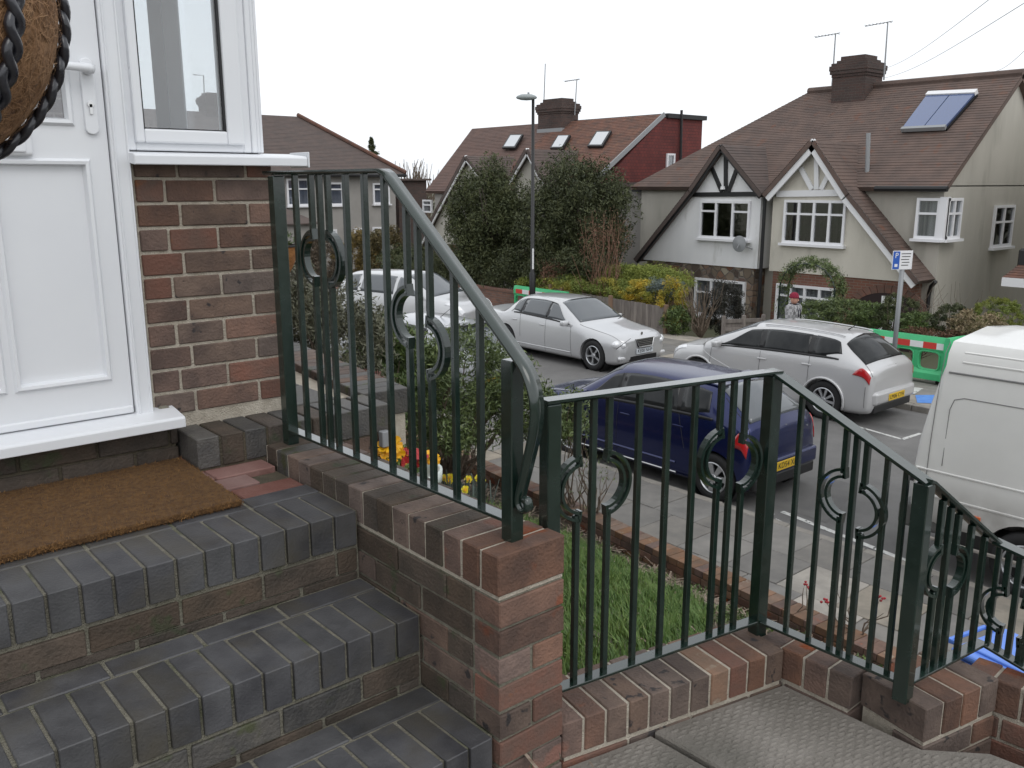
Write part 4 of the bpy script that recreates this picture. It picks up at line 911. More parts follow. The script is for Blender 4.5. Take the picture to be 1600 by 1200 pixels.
seam(car,blue,[(10.3,2.4),(11.0,2.3)],1,.006,'bumper_seam'); child(blue,'window_wiper',MB().tube([(.3,LB/2-1.0,1.0),(-.35,LB/2-1.18,1.08)],[.01,.006],5).mesh('w'),mseal)
for x_ in (-.33,.33):
    child(blue,'front_wiper',MB().tube([(x_,LB/2-.98,.99),(x_-.3,LB/2-1.1,1.06)],[.01,.006],5).mesh('w'),mseal)
# --- silver saloon facing us on the far side -------------------------
LS=4.65; st=stations(LS,1.64,1.40,.84,.88,1.22,2.04,3.10,3.80,'sedan',.97,nose=.64)
sil,car=build_car('saloon_car','silver saloon car parked across the road in front of the grey board fence',(12.0+.83,9.34+LS/2,zr),PI,st,LS,msilver,(.74,3.58),.325,'sedan',5)
for sd_ in (-1,1):
    child(sil,'side_window',car.patch([(4.75,3.25),(6.35,3.16),(6.35,3.86),(5.85,3.86)],sd_),mcurt if False else mcarw)
    child(sil,'side_window',car.patch([(6.48,3.16),(7.9,3.16),(7.75,3.86),(6.48,3.86)],sd_),mcarw)
    child(sil,'side_window',car.patch([(7.98,3.18),(8.75,3.3),(8.35,3.80),(7.85,3.86)],sd_,n=6),mcarw)
    child(sil,'window_surround',car.patch([(4.5,3.09),(8.6,3.11),(8.6,3.18),(4.6,3.17)],sd_,.006,18,3),mblk); child(sil,'pillar_trim',car.patch([(6.0,3.15),(6.55,3.15),(6.55,3.88),(6.0,3.88)],sd_,.0035,5,6),mblk); child(sil,'pillar_trim',car.patch([(7.42,3.15),(7.98,3.15),(7.85,3.84),(7.35,3.87)],sd_,.0035,5,6),mblk)
    seam(car,sil,[(6.42,.8),(6.42,3.1)],sd_); seam(car,sil,[(7.9,1.8),(7.95,3.1)],sd_); seam(car,sil,[(4.35,.8),(4.45,3.1)],sd_)
    mirror(sil,sd_,.78,LS/2-1.55,.92,msilver); handle(sil,sd_,.80,-.0,.80,msilver); handle(sil,sd_,.795,-.95,.82,msilver)
    for (a_,b_2,rx,rz_) in ((1.25,3.05,.115,.085),(.72,3.45,.075,.07)):
        pc=car.pt([a_],[b_2],sd_)[0]; vs,fs=lathe([(math.sin(t)*1.0+.001,math.cos(t)) for t in np.linspace(0,PI,12)],20); child(sil,'headlamp',fixn(mesh('headlamp',[(x*rx+pc[0]-sd_*.02,y*.085+pc[1]-.035,z*rz_+pc[2]-.02) for x,y,z in vs],fs,True)),mclr)
    child(sil,'tail_lamp',car.patch([(11.2,3.0),(12.5,2.8),(12.5,3.6),(11.5,3.7)],sd_,.008),mredl)
    child(sil,'fog_lamp',bevel(MB().box((sd_*.62-.1,LS/2-.10,.31),(sd_*.62+.1,LS/2-.035,.37)).mesh('f'),.02,2),mclr)
child(sil,'windscreen',screen(car,[(4.25,4.2),(5.88,4.15),(5.88,6),(4.22,6)],'windscreen'),mcarw); child(sil,'rear_window',screen(car,[(8.2,4.2),(9.7,4.15),(9.7,6),(8.2,6)],'rear_window'),mcarw)
gr=MB(); gz0,gz1=.54,.71
gb=[(-.28,LS/2+.0,gz1),(.28,LS/2+.0,gz1),(.20,LS/2+.035,gz0),(-.20,LS/2+.035,gz0)]
g_=child(sil,'grille',bevel(fixn(MB().prism([(x,y-.07,z) for x,y,z in gb],(0,.075,0)).mesh('g')),.008),mblk)
for k in range(5):
    z=gz0+.02+k*.033; hw_=.20+.08*(z-gz0)/(gz1-gz0)-.012; gr.box((-hw_,LS/2+.005,z-.005),(hw_,LS/2+.045-.035*(k/5),z+.005))
sub(g_,'grille_slat',gr.mesh('g'),mchrome); sub(g_,'grille_frame',MB().tube([(x,y+.008,z) for x,y,z in gb+gb[:1]],[.011]*5,6).mesh('g'),mchrome)
for sd_ in (-1,1):
    seam(car,sil,[(1.0,3.75),(2.2,3.9),(4.15,4.0)],sd_,.007,'bonnet_seam'); seam(car,sil,[(4.4,1.35),(8.6,1.35)],sd_,.018,'rubbing_strip',msilver,.004)
    seam(car,sil,[(4.35,3.16),(6.0,3.92),(7.8,3.92),(8.9,3.2)],sd_,.014,'window_trim',mchrome,.006)
    child(sil,'front_wiper',MB().tube([(sd_*.35,LS/2-1.12,.93),(sd_*.35-.42,LS/2-1.30,1.0)],[.012,.007],5).mesh('w'),mseal)
child(sil,'lower_intake',bevel(MB().box((-.42,LS/2-.12,.25),(.42,LS/2-.012,.36)).mesh('i'),.015),mblk)
plate(sil,LS/2+.01,.45,'KE08 NHP',mplatew,True)
child(sil,'bonnet_star',MB().tube([(0,LS/2-.09,.72),(0,LS/2-.09,.80)],[.006,.006],6).tube([(0,LS/2-.09,.80),(0,LS/2-.085,.80)],[.035,.035],12).mesh('s'),mchrome)
# --- silver estate with its tail to us --------------------------------
LE=4.22; st=stations(LE,1.62,1.45,.90,.95,.95,1.95,3.38,4.02,'estate',1.02,nose=.66,tail=.90)
est,car=build_car('estate_car','silver estate car with its tail towards us, parked across the road beside the green barriers',(12.06+.82,3.93+LE/2,zr),0,st,LE,msilver2,(.80,3.38),.33,'estate',9,archr=.375)
for sd_ in (-1,1):
    child(est,'side_window',car.patch([(4.6,3.22),(6.25,3.12),(6.25,3.88),(5.8,3.88)],sd_),mcarg)
    child(est,'side_window',car.patch([(6.40,3.12),(7.55,3.12),(7.5,3.88),(6.40,3.88)],sd_),mcarg)
    child(est,'side_window',car.patch([(7.63,3.12),(8.65,3.42),(8.25,3.82),(7.58,3.88)],sd_,n=6),mcarg)
    child(est,'window_surround',car.patch([(4.5,3.09),(8.6,3.11),(8.6,3.18),(4.6,3.17)],sd_,.006,18,3),mblk); child(est,'pillar_trim',car.patch([(6.0,3.15),(6.55,3.15),(6.55,3.88),(6.0,3.88)],sd_,.0035,5,6),mblk); child(est,'pillar_trim',car.patch([(7.42,3.15),(7.98,3.15),(7.85,3.84),(7.35,3.87)],sd_,.0035,5,6),mblk)
    seam(car,est,[(6.32,.8),(6.32,3.05)],sd_); seam(car,est,[(7.6,2.0),(7.6,3.1)],sd_); seam(car,est,[(4.2,.8),(4.35,3.05)],sd_)
    seam(car,est,[(3.2,2.9),(5.6,2.0),(7.4,1.75)],sd_,.012,'side_crease',msilver2,.001)
    mirror(est,sd_,.78,LE/2-1.22,1.0,msilver2); handle(est,sd_,.80,-.05,.86,msilver2); handle(est,sd_,.795,-.92,.89,msilver2)
    child(est,'tail_lamp',car.patch([(9.45,2.62),(11.15,2.60),(11.2,3.15),(9.95,3.08)],sd_,.012,14,7),mredl)
    child(est,'headlamp',car.patch([(1.0,2.9),(2.3,3.2),(2.3,3.8),(1.0,3.9)],sd_,.008),mclr)
    rl=car.pt(np.linspace(6.2,8.2,12),np.full(12,4.35),sd_); rl[:,2]+=.02; child(est,'roof_rail',MB().tube(list(rl),[.012]*12,5).mesh('r'),msilver2)
    # flared arch lips
    for d in (.80,3.38):
        P=[(sd_*.812,LE/2-d+.385*math.cos(a),.33+.385*math.sin(a)) for a in np.linspace(-.25,PI+.25,18)]; child(est,'arch_lip',MB().tube(P,[.022]*18,6).mesh('l',True),msilver2)
child(est,'windscreen',screen(car,[(4.2,4.25),(5.9,4.2),(5.9,6),(4.2,6)],'windscreen'),mcarw); child(est,'rear_window',screen(car,[(8.5,3.95),(9.8,3.75),(9.85,6),(8.3,6)],'rear_window',.009),mcarg)
child(est,'rear_bumper',bevel(fixn(MB().prism([(-.74,-LE/2+.16,.34),(.74,-LE/2+.16,.34),(.64,-LE/2-.03,.36),(-.64,-LE/2-.03,.36)],(0,0,.22)).mesh('b')),.05,3),msilver2)
child(est,'bumper_skirt',bevel(MB().box((-.62,-LE/2+.02,.22),(.62,-LE/2+.2,.35)).mesh('b'),.02,2),mblk)
plate(est,-LE/2-.036,.45,'LM06 CYH',mplatey,False)
for sd_ in (-1,1):
    seam(car,est,[(8.5,4.02),(9.8,3.75),(10.9,3.55),(11.3,3.5)],sd_,.007,'tailgate_seam'); seam(car,est,[(10.6,1.3),(10.6,2.4)],sd_,.006,'bumper_seam'); seam(car,est,[(1.2,3.9),(4.0,4.0)],sd_,.006,'bonnet_seam')
child(est,'rear_wiper',MB().tube([(0,-LE/2+.20,1.02),(.32,-LE/2+.24,1.08)],[.012,.006],5).mesh('w'),mseal)
child(est,'badge',MB().tube([(0,-LE/2+.06,.93),(0,-LE/2+.03,.93)],[.05,.05],10).mesh('bd'),mchrome)
child(est,'roof_aerial',MB().tube([(0,-1.2,1.43),(0,-1.35,1.54)],[.012,.004],5).mesh('a'),mseal)
# --- silver people carrier further up on the far side -------------------
LC_=4.5; st=stations(LC_,1.75,1.62,.98,1.0,1.0,1.95,3.6,4.25,'estate',1.1,nose=.68,tail=.93)
ang=math.radians(109.7); hd_=V(-math.cos(ang),-math.sin(ang),0); nose_=V(12.55,14.75,0); cc_=nose_-hd_*LC_/2
rzc=math.atan2(hd_[1],hd_[0])-PI/2
mpvs,car=build_car('people_carrier','pale silver people carrier parked furthest up the road, behind the saloon',(cc_[0]+.3,cc_[1]+.1,zr),rzc,st,LC_,msilver,(.86,3.5),.32,'estate',5)
for sd_ in (-1,1):
    child(mpvs,'side_window',car.patch([(4.6,3.2),(6.25,3.12),(6.25,3.88),(5.75,3.88)],sd_),mcarw)
    child(mpvs,'side_window',car.patch([(6.40,3.12),(7.6,3.12),(7.55,3.88),(6.40,3.88)],sd_),mcarw)
    child(mpvs,'side_window',car.patch([(7.7,3.12),(8.75,3.25),(8.45,3.82),(7.65,3.88)],sd_,n=6),mcarw)
    seam(car,mpvs,[(6.32,.8),(6.32,3.05)],sd_); seam(car,mpvs,[(4.2,.8),(4.35,3.05)],sd_); seam(car,mpvs,[(4.0,1.55),(8.3,1.55)],sd_,.04,'rubbing_strip',mblk)
    mirror(mpvs,sd_,.86,LC_/2-1.28,1.06,msilver); handle(mpvs,sd_,.86,-.05,.92,msilver)
    child(mpvs,'tail_lamp',car.patch([(9.3,3.3),(10.6,3.1),(10.6,3.9),(9.4,3.9)],sd_,.010),mredl); child(mpvs,'headlamp',car.patch([(1.0,2.9),(2.5,3.2),(2.5,3.8),(1.0,3.9)],sd_,.008),mclr)
child(mpvs,'windscreen',screen(car,[(4.2,4.25),(5.9,4.2),(5.9,6),(4.2,6)],'windscreen'),mcarw)
plate(mpvs,LC_/2+.0,.42,'LX05',mplatew,True)
# --- grey hatchback parked in front of the blue one ----------------------
LD=4.2; st=stations(LD,1.72,1.47,.92,.92,1.02,1.9,3.35,4.0,'hatch',1.02,tail=.86)
drk,car=build_car('hatchback_car','grey hatchback at the near kerb half hidden behind the olive shrub',(7.45+.9,8.95+LD/2,zr),0,st,LD,mgreyp,(.8,3.4),.31,'hatch',7,True)
for sd_ in (-1,1):
    child(drk,'side_window',car.patch([(4.55,3.25),(6.05,3.16),(6.05,3.86),(5.75,3.86)],sd_),mcarg); child(drk,'side_window',car.patch([(6.15,3.16),(7.9,3.2),(7.7,3.84),(6.15,3.86)],sd_),mcarg)
    child(drk,'tail_lamp',car.patch([(9.35,2.9),(10.85,2.75),(10.9,3.75),(9.75,3.65)],sd_,.012),mredl); mirror(drk,sd_,.84,LD/2-1.2,.98,mdarkp)
child(drk,'windscreen',screen(car,[(4.2,4.25),(5.85,4.2),(5.85,6),(4.2,6)],'windscreen'),mcarw); child(drk,'rear_window',screen(car,[(8.25,4.2),(9.75,4.05),(9.8,6),(8.25,6)],'rear_window',.009),mcarw)
child(drk,'spoiler',bevel(MB().box((-.5,-LD/2+.55,1.40),(.5,-LD/2+.9,1.44)).mesh('s'),.01),mgreyp); child(drk,'spoiler_lip',MB().box((-.50,-LD/2+.53,1.40),(.50,-LD/2+.55,1.44)).mesh('s'),mseal)
child(drk,'roof_aerial',MB().tube([(0,-.6,1.45),(0,-.95,1.66)],[.008,.004],5).mesh('a'),mseal)
plate(drk,-LD/2-.01,.5,'LJ03',mplatey,False)
# --- white van -----------------------------------------------------------
van=thing('panel_van','tall white panel van with grimy lower sides, parked close at the near kerb','van',(8.45,1.10,zr),0)
hwv=.97; prof=[(-hwv+.06,.42),(-hwv,.55),(-hwv-.0,1.0),(-hwv+.015,1.35),(-hwv+.05,1.75),(-hwv+.085,2.05),(-hwv+.12,2.24),(-hwv+.20,2.35),(0,2.42)]
prof=prof+[(-x,z) for x,z in prof[::-1][1:]]
vs=[];fs=[]; ysv=[(0,.93,-.03),(-.025,.975,0),(-.06,.99,0),(-.2,1,0),(-1.5,1,0),(-3.2,1,0),(-4.4,1,0)]; n=len(prof)
for (y,sx,dz_) in ysv:
    for x,z in prof:
        yy=y
        if y>-.1: yy=y-.24*max(0,(z-1.1)/1.3)**1.4
        vs.append((x*sx,yy,.42+(z-.42)*(1-.012*(1 if y>-.03 else 0))))
for i in range(len(ysv)-1):
    for j in range(n): fs.append((i*n+j,i*n+(j+1)%n,(i+1)*n+(j+1)%n,(i+1)*n+j))
fs+=[tuple(range(n)),tuple(range((len(ysv)-1)*n,len(ysv)*n))]
vb=fixn(mesh('body',vs,fs)); vb=cut(vb,[(-1.15,.33,.40,-1.2,-.6),(-1.15,.33,.40,.6,1.2)])
mvan2=bpy.data.materials.get('white_van_paint')
# road grime: real dirt that thickens low on the panels
t=mvan2.node_tree; b_=t.nodes['Principled BSDF']; src=b_.inputs['Base Color'].links[0].from_socket
tcn=N(t,'ShaderNodeTexCoord'); sp=N(t,'ShaderNodeSeparateXYZ'); t.links.new(tcn.outputs['Object'],sp.inputs[0]); nz=N(t,'ShaderNodeTexNoise'); nz.inputs['Scale'].default_value=5; nz.inputs['Detail'].default_value=8; t.links.new(tcn.outputs['Object'],nz.inputs[0])
mr=N(t,'ShaderNodeMapRange'); mr.inputs['From Min'].default_value=1.0; mr.inputs['From Max'].default_value=.45; mr.inputs['To Max'].default_value=1.0; t.links.new(sp.outputs[2],mr.inputs['Value'])
mu_=N(t,'ShaderNodeMath',operation='MULTIPLY'); t.links.new(mr.outputs[0],mu_.inputs[0]); t.links.new(nz.outputs[0],mu_.inputs[1]); mu2=N(t,'ShaderNodeMath',operation='MULTIPLY'); mu2.inputs[1].default_value=1.5; mu2.use_clamp=True; t.links.new(mu_.outputs[0],mu2.inputs[0])
mxn=N(t,'ShaderNodeMixRGB'); t.links.new(mu2.outputs[0],mxn.inputs[0]); t.links.new(src,mxn.inputs[1]); mxn.inputs[2].default_value=(.17,.155,.14,1); t.links.new(mxn.outputs[0],b_.inputs['Base Color'])
child(van,'body',vb,mvan)
def vx(z):  # half width at height
    zz=[p[1] for p in prof[:9]]; xx=[-p[0] for p in prof[:9]]; return float(np.interp(z,zz,xx))
for sd_ in (-1,1):
    for z,r_ in ((1.06,.012),(.80,.014)): child(van,'body_swage',MB().tube([(sd_*(vx(z)-.002),-.05,z),(sd_*(vx(z)-.002),-4.3,z)],[r_]*2,6).mesh('s'),mvan)
    P=[(-.30,1.13),(-.30,1.70),(-.33,1.80),(-.42,1.83),(-1.85,1.83),(-1.85,1.13)]
    child(van,'panel_seam',MB().tube([(sd_*(vx(z)+.001),y,z) for y,z in P],[.005]*6,5).mesh('s'),mat('seam_grey',(.2,.2,.2),rough=.6))
    child(van,'panel_seam',MB().tube([(sd_*(vx(z)+.0005),-.16-.02*max(0,z-1.6),z) for z in (.55,1.0,1.35,1.75,2.03,2.24,2.34)],[.004]*7,5).mesh('s'),bpy.data.materials['seam_grey'])
    child(van,'roof_gutter',MB().tube([(sd_*(vx(2.06)+.004),-.24,2.06),(sd_*(vx(2.06)+.004),-4.3,2.06)],[.010]*2,6).mesh('g'),bpy.data.materials['seam_grey'])
    for z in (2.17,2.26): child(van,'roof_swage',MB().tube([(sd_*(vx(z)-.004),-.35,z),(sd_*(vx(z)-.004),-4.3,z)],[.012]*2,6).mesh('g'),mvan)
    child(van,'hinge',bevel(MB().box((sd_*.955-.012,-.03,.9),(sd_*.955+.012,.01,1.02)).mesh('m'),.006),mseal); child(van,'side_marker',bevel(MB().box((sd_*.972-.012,-.72,.66),(sd_*.972+.012,-.60,.71)).mesh('m'),.006),mat('orange_lens',(.55,.10,.01),rough=.2,coat=1))
    child(van,'tail_lamp',bevel(MB().box((sd_*.84-.04,-.10,.78),(sd_*.84+.04,-.01,1.08)).mesh('m'),.01),mredl)
    wheel(van,sd_*.86,-1.15,.33,sd_,5,True); wheel(van,sd_*.86,-3.9,.33,sd_,5,True)
child(van,'rear_bumper',bevel(MB().box((-.96,-.32,.40),(.96,.10,.66)).mesh('b'),.04,3),mat('faded_black_plastic',(.07,.07,.068),(.1,.1,.095),8,.7))
child(van,'side_skirt',bevel(MB().box((-.955,-4.3,.34),(.955,-.3,.52)).mesh('b'),.02,2),mblk)
child(van,'bumper_step',MB().tube([(-.98,-.25,.36),(-.98,-4,.36)],[.02,.02],6).mesh('b'),mkerb)
seamv=MB().tube([(0,.003,.6),(0,.001,2.3)],[.006,.006],5); child(van,'door_seam',seamv.mesh('s'),mseal)
plate(van,.105,.53,'YR52 FVC',mplatey,True)
# ------------------------------------------------------------------ HOUSES ACROSS THE ROAD
GH=-3.4   # foot of the house walls
def glaz(root,c0,ux,w_,h_,nx,tr,nrm,depth=.06,bar=.07,name='window',sill=True,cur=mcurt,cols=None,frm=mframe,top=None):
    """window on a wall plane: c0 lower-left corner, ux unit along wall, nrm outward normal. tr = transom height fraction"""
    c0=V(c0); ux=unit(ux); nrm=unit(nrm); up=V(0,0,1); mb=MB()
    def bx(u0,u1,v0,v1,d0,d1,m_=mb):
        P=[c0+ux*u0+up*v0+nrm*d0,c0+ux*u1+up*v0+nrm*d0,c0+ux*u1+up*v1+nrm*d0,c0+ux*u0+up*v1+nrm*d0]; m_.prism(P,nrm*(d1-d0))
    bx(0,bar,0,h_,-.03,depth); bx(w_-bar,w_,0,h_,-.03,depth); bx(bar,w_-bar,0,bar,-.03,depth); bx(bar,w_-bar,h_-bar,h_,-.03,depth)
    xs=[0]+(list(cols) if cols else [w_*i/nx for i in range(1,nx)])+[w_]
    for x in xs[1:-1]: bx(x-bar/2,x+bar/2,bar,h_-bar,-.03,depth-.004)
    if tr:
        for a,b in zip(xs[:-1],xs[1:]):
            if top is None or xs.index(a) in top: bx(max(a,bar) if a==0 else a+bar/2,b-bar/2 if b<w_ else w_-bar,h_*tr-bar*.4,h_*tr+bar*.4,-.03,depth-.008)
    o=obj(name,fixn(mb.mesh(name)),frm,root)
    for a,b in zip(xs[:-1],xs[1:]):
        g=MB(); bx(a+bar*.4,b-bar*.4,bar*.5,h_-bar*.5,.004,.012,g); obj('pane',fixn(g.mesh('pane')),mfarg,o)
    g=MB(); bx(bar*.5,w_-bar*.5,bar*.5,h_-bar*.5,-.02,-.005,g); obj('net_curtain',fixn(g.mesh('c')),cur,o)
    if sill: g=MB(); bx(-.06,w_+.06,-.07,-.0,-.03,depth+.08,g); obj('sill',fixn(g.mesh('s')),frm,o)
    return o
mfarg=glassmat('far_glazing',(.82,.84,.86),.16)
mcurt2=mat('curtain_white',(.5,.5,.52),(.62,.62,.64),1.6,.8,0,stretch=(10,10,.3))
mcurtb=mat('curtain_blue_grey',(.16,.18,.24),(.30,.32,.38),1.4,.8,0,stretch=(9,9,.3))
mcurtd=mat('curtain_dark',(.16,.16,.16),(.55,.54,.52),1.2,.8,0,stretch=(7,7,.3))
def tiles(root,a,b,c,d,mt,gauge=.115,th=.016,name='roof',lift=0):
    """pitched roof face: a,b = eave left,right; d,c = ridge left,right; real overlapping courses"""
    a,b,c,d=[V(q) for q in (a,b,c,d)]; nrm=unit(np.cross(b-a,d-a)); 
    if nrm[2]<0: nrm=-nrm
    n=max(2,int(max(np.linalg.norm(d-a),np.linalg.norm(c-b))/gauge)); vs=[];fs=[]; base=lift
    for i in range(n):
        t0,t1=i/n,(i+1)/n
        p0,p1=a+(d-a)*t0,b+(c-b)*t0; q0,q1=a+(d-a)*t1,b+(c-b)*t1; k=len(vs)
        hh=th*random.uniform(.85,1.15)
        vs+=[p0+nrm*base,p1+nrm*base,p1+nrm*(base+hh),p0+nrm*(base+hh),q1+nrm*(base+.006),q0+nrm*(base+.006)]
        fs+=[(k,k+1,k+2,k+3),(k+3,k+2,k+4,k+5)]
    k=len(vs); vs+=[a-nrm*.12,b-nrm*.12,c-nrm*.12,d-nrm*.12,a+nrm*base,b+nrm*base,c+nrm*base,d+nrm*base]
    fs+=[(k,k+3,k+2,k+1),(k,k+1,k+5,k+4),(k+1,k+2,k+6,k+5),(k+2,k+3,k+7,k+6),(k+3,k,k+4,k+7)]
    return obj(name,fixn(mesh(name,vs,fs)),mt,root)
def board(root,p,q,w_,d_,side,mt,name): me=MB().beam(p,q,w_,d_,side).mesh(name); return obj(name,me,mt,root)
def chimney(root,x,y,z0,z1,wx,wy,mt,pots=0):
    mb=MB().box((x-wx/2,y-wy/2,z0),(x+wx/2,y+wy/2,z1-.45))
    for (e,a,b) in ((.03,z1-.48,z1-.40),(.07,z1-.40,z1-.30),(.09,z1-.30,z1-.16),(.05,z1-.16,z1-.08),(-.06,z1-.08,z1-.0),(-.14,z1-.0,z1+.12)): mb.box((x-wx/2-e,y-wy/2-e,a),(x+wx/2+e,y+wy/2+e,b))
    o=obj('chimney',mb.mesh('chimney'),mt,root); obj('flashing',MB().box((x-wx/2-.03,y-wy/2-.03,z0+.15),(x+wx/2+.03,y+wy/2+.03,z0+.42)).mesh('f'),mlead,o); return o
mfb=brickmat('far_red_brick',((.20,.085,.055),(.15,.07,.05)),(.2,.17,.14),.225,.075,'sum')
mchb=brickmat('chimney_brick',((.085,.05,.042),(.06,.042,.038)),(.09,.08,.07),.225,.075,'sum')
mstone=stonemat('rubble_stone',4.2)
XF=21.0
def F(px,py,x=XF): return onx(px,py,x)
# ---- pair of gabled houses ------------------------------------------
hA=thing('gabled_house','cream rendered house with tall white-edged gable, solar panel and wide tiled roof','house',tuple(F(1330,480)*V(1,1,0)+V(0,0,GH)))
hB=thing('gabled_house','white rendered house with black timbered gable and rubble stone ground floor','house',tuple(F(1110,480)*V(1,1,0)+V(0,0,GH)))
XR=25.2; ridL=F(1263,154,XR); ridR=F(1600,110,XR); zrg=(ridL[2]+ridR[2])/2+.05; pipeY=F(1192,400)[1]
yEnd=F(1474,290,XF+.5)[1]; zE=F(1415,293,XF+.2)[2]
yL=F(1003,300,XF+.5)[1]+.4
# main roof, front slope, split at the party line; verge at the right, hip at the left
XE=XF+.35
ridgeL=V(XR,ridL[1],zrg); ridgeR=V(XR,yEnd-.1,zrg); mid=V(XR,pipeY,zrg)
tiles(hA,(XE,pipeY,zE),(XE,yEnd-.15,zE),(XR,yEnd-.15,zrg),(XR,pipeY,zrg),mtile)
tiles(hB,(XE,yL,zE),(XE,pipeY,zE),mid,(XR,ridL[1],zrg),mtile)
tiles(hB,(2*XR-XE,yL,zE),(XE,yL,zE),(XR+.01,ridL[1],zrg),(XR+.01,ridL[1]+.01,zrg),mtile)
tiles(hA,(2*XR-XE,yEnd-.15,zE),(2*XR-XE,pipeY,zE),(XR,pipeY,zrg),(XR,yEnd-.15,zrg),mtile); tiles(hB,(2*XR-XE,pipeY,zE),(2*XR-XE,yL,zE),(XR,ridL[1],zrg),(XR,pipeY,zrg),mtile)
for h_,ya,yb in ((hA,yEnd-.15,pipeY),(hB,pipeY,ridL[1])): obj('ridge_tile',MB().tube([(XR,ya,zrg+.03),(XR,yb,zrg+.03)],[.11,.11],8).mesh('r'),mtile,h_)
# main walls
XW=XF+.6
obj('wall',MB().box((XW,yEnd,GH),(2*XR-XW,pipeY,zE+.05)).prism([(XW,yEnd,zE+.02),(2*XR-XW,yEnd,zE+.02),(XR,yEnd,zrg-.1)],(0,.3,0)).mesh('wall'),mcreamd,hA)
obj('wall',MB().box((XW,pipeY+.002,GH),(2*XR-XW,yL-.3,zE)).mesh('wall'),mcreamd,hB)
obj('gutter',MB().tube([(XE-.05,yEnd-.2,zE-.03),(XE-.05,F(1358,295)[1],zE-.03)],[.07,.07],8).mesh('g'),mblackt,hA)
# gables
def gable(root,xg,apex,left,right,zj,wallm,lowm,barge,bw_,roofm,back):
    """apex / left / right = lists of (y,z) from apex down; wall below to ground"""
    Lp=[apex]+left; Rp=[apex]+right; poly=[(xg,y,z) for y,z in Lp[::-1]]+[(xg,y,z) for y,z in Rp[1:]]
    # split at the junction height zj between render and masonry
    yl,yr=Lp[-1][0],Rp[-1][0]
    up_=[p for p in poly]; up_=[(xg,yl,max(zj,Lp[-1][1]))]+[p for p in poly if p[2]>zj+.01]+[(xg,yr,max(zj,Rp[-1][1]))]
    if Lp[-1][1]>zj: up_=[(xg,yl,zj)]+up_
    if Rp[-1][1]>zj: up_=up_+[(xg,yr,zj)]
    obj('gable_wall',fixn(MB().prism(up_,(XW-xg+.1,0,0)).mesh('g')),wallm,root)
    obj('ground_floor_wall',MB().box((xg+.03,min(yl,yr)+.12,GH),(XW+.1,max(yl,yr)-.12,zj)).mesh('g'),lowm,root)
    for P,sg in ((Lp,1),(Rp,-1)):
        for (a,b) in zip(P[:-1],P[1:]):
            dy=b[0]-a[0]; dz=b[1]-a[1]; L=math.hypot(dy,dz); nn=V(0,-dz*sg/L*1,dy*sg/L); nn=V(0,abs(dz)/L*(1 if dy>0 else -1),abs(dy)/L)
            e=.02 if b is not P[-1] else .18; bb=(b[0]+dy/L*e,b[1]+dz/L*e)
            tiles(root,V(xg-.28,bb[0],bb[1])+nn*.10,V(back,bb[0],bb[1])+nn*.10,V(back,a[0],a[1])+nn*.10,V(xg-.28,a[0],a[1])+nn*.10,roofm,.115,.016,'gable_roof')
            x0_=(bw_*.22 if a is P[0] else .02); board(root,V(xg-.22,a[0]-dy/L*x0_,a[1]-dz/L*x0_)-nn*(bw_/2-.10),V(xg-.22,bb[0],bb[1])-nn*(bw_/2-.10),bw_,.05,nn,barge,'bargeboard')
XG=XF
def yz(px,py,x=XG): q=F(px,py,x); return (float(q[1]),float(q[2]))
zj=yz(1300,431)[1]
gA_ap=yz(1277,224); gA_l=[yz(1209,300)]; gA_r=[yz(1330,306),yz(1432,434)]
gable(hA,XG,gA_ap,gA_l,gA_r,zj,mcream,mfb,mwt,.27,mtile,XR-1.2)
gB_ap=yz(1134,231); gB_r=[yz(1190,300)]; gB_l=[yz(1087,300),yz(1006,402)]
gable(hB,XG,gB_ap,gB_l,gB_r,zj+.02,mwrend,mstone,mblackt,.18,mtiled,XR-1.2)
def tb(root,pts,w_,mt,name='timber'):
    for (a,b) in pts: board(root,V(XG-.03,*yz(*a)),V(XG-.03,*yz(*b)),w_,.06,V(0,1,0) if abs(a[0]-b[0])<25 else V(0,0,1),mt,name)
tb(hA,[((1277,222),(1277,296)),((1252,262),(1270,296)),((1301,262),(1284,296))],.13,mwt); tb(hA,[((1215,303),(1328,301))],.17,mwt)
tb(hB,[((1135,235),(1135,300)),((1113,262),(1129,300)),((1153,262),(1139,300))],.11,mblackt); tb(hB,[((1084,304),(1190,303))],.13,mblackt)
obj('finial',MB().tube([V(XG-.08,*yz(1132,291)),V(XG-.08,*yz(1132,296))],[.06,.08],8).mesh('f'),mwt,hB)
def win_on(root,pl,pr,pt,pb,nx,tr,x=XG,**k):
    a=F(pr,pb,x); b=F(pl,pb,x); top_=F(pl,pt,x); h_=float(top_[2]-b[2]); w_=float(b[1]-a[1]); return glaz(root,(x-.005,a[1],b[2]),(0,1,0),w_,h_,nx,tr,(-1,0,0),**k)
win_on(hA,1223,1319,312,379,4,.68,cur=mcurtd); win_on(hB,1093,1171,313,371,3,.72,cols=None,top=(0,2),cur=mcurtd)
win_on(hA,1211,1302,442,500,4,.7,cur=mcurtd); win_on(hB,1085,1163,433,490,3,.62,cur=mcurt,top=(0,2))
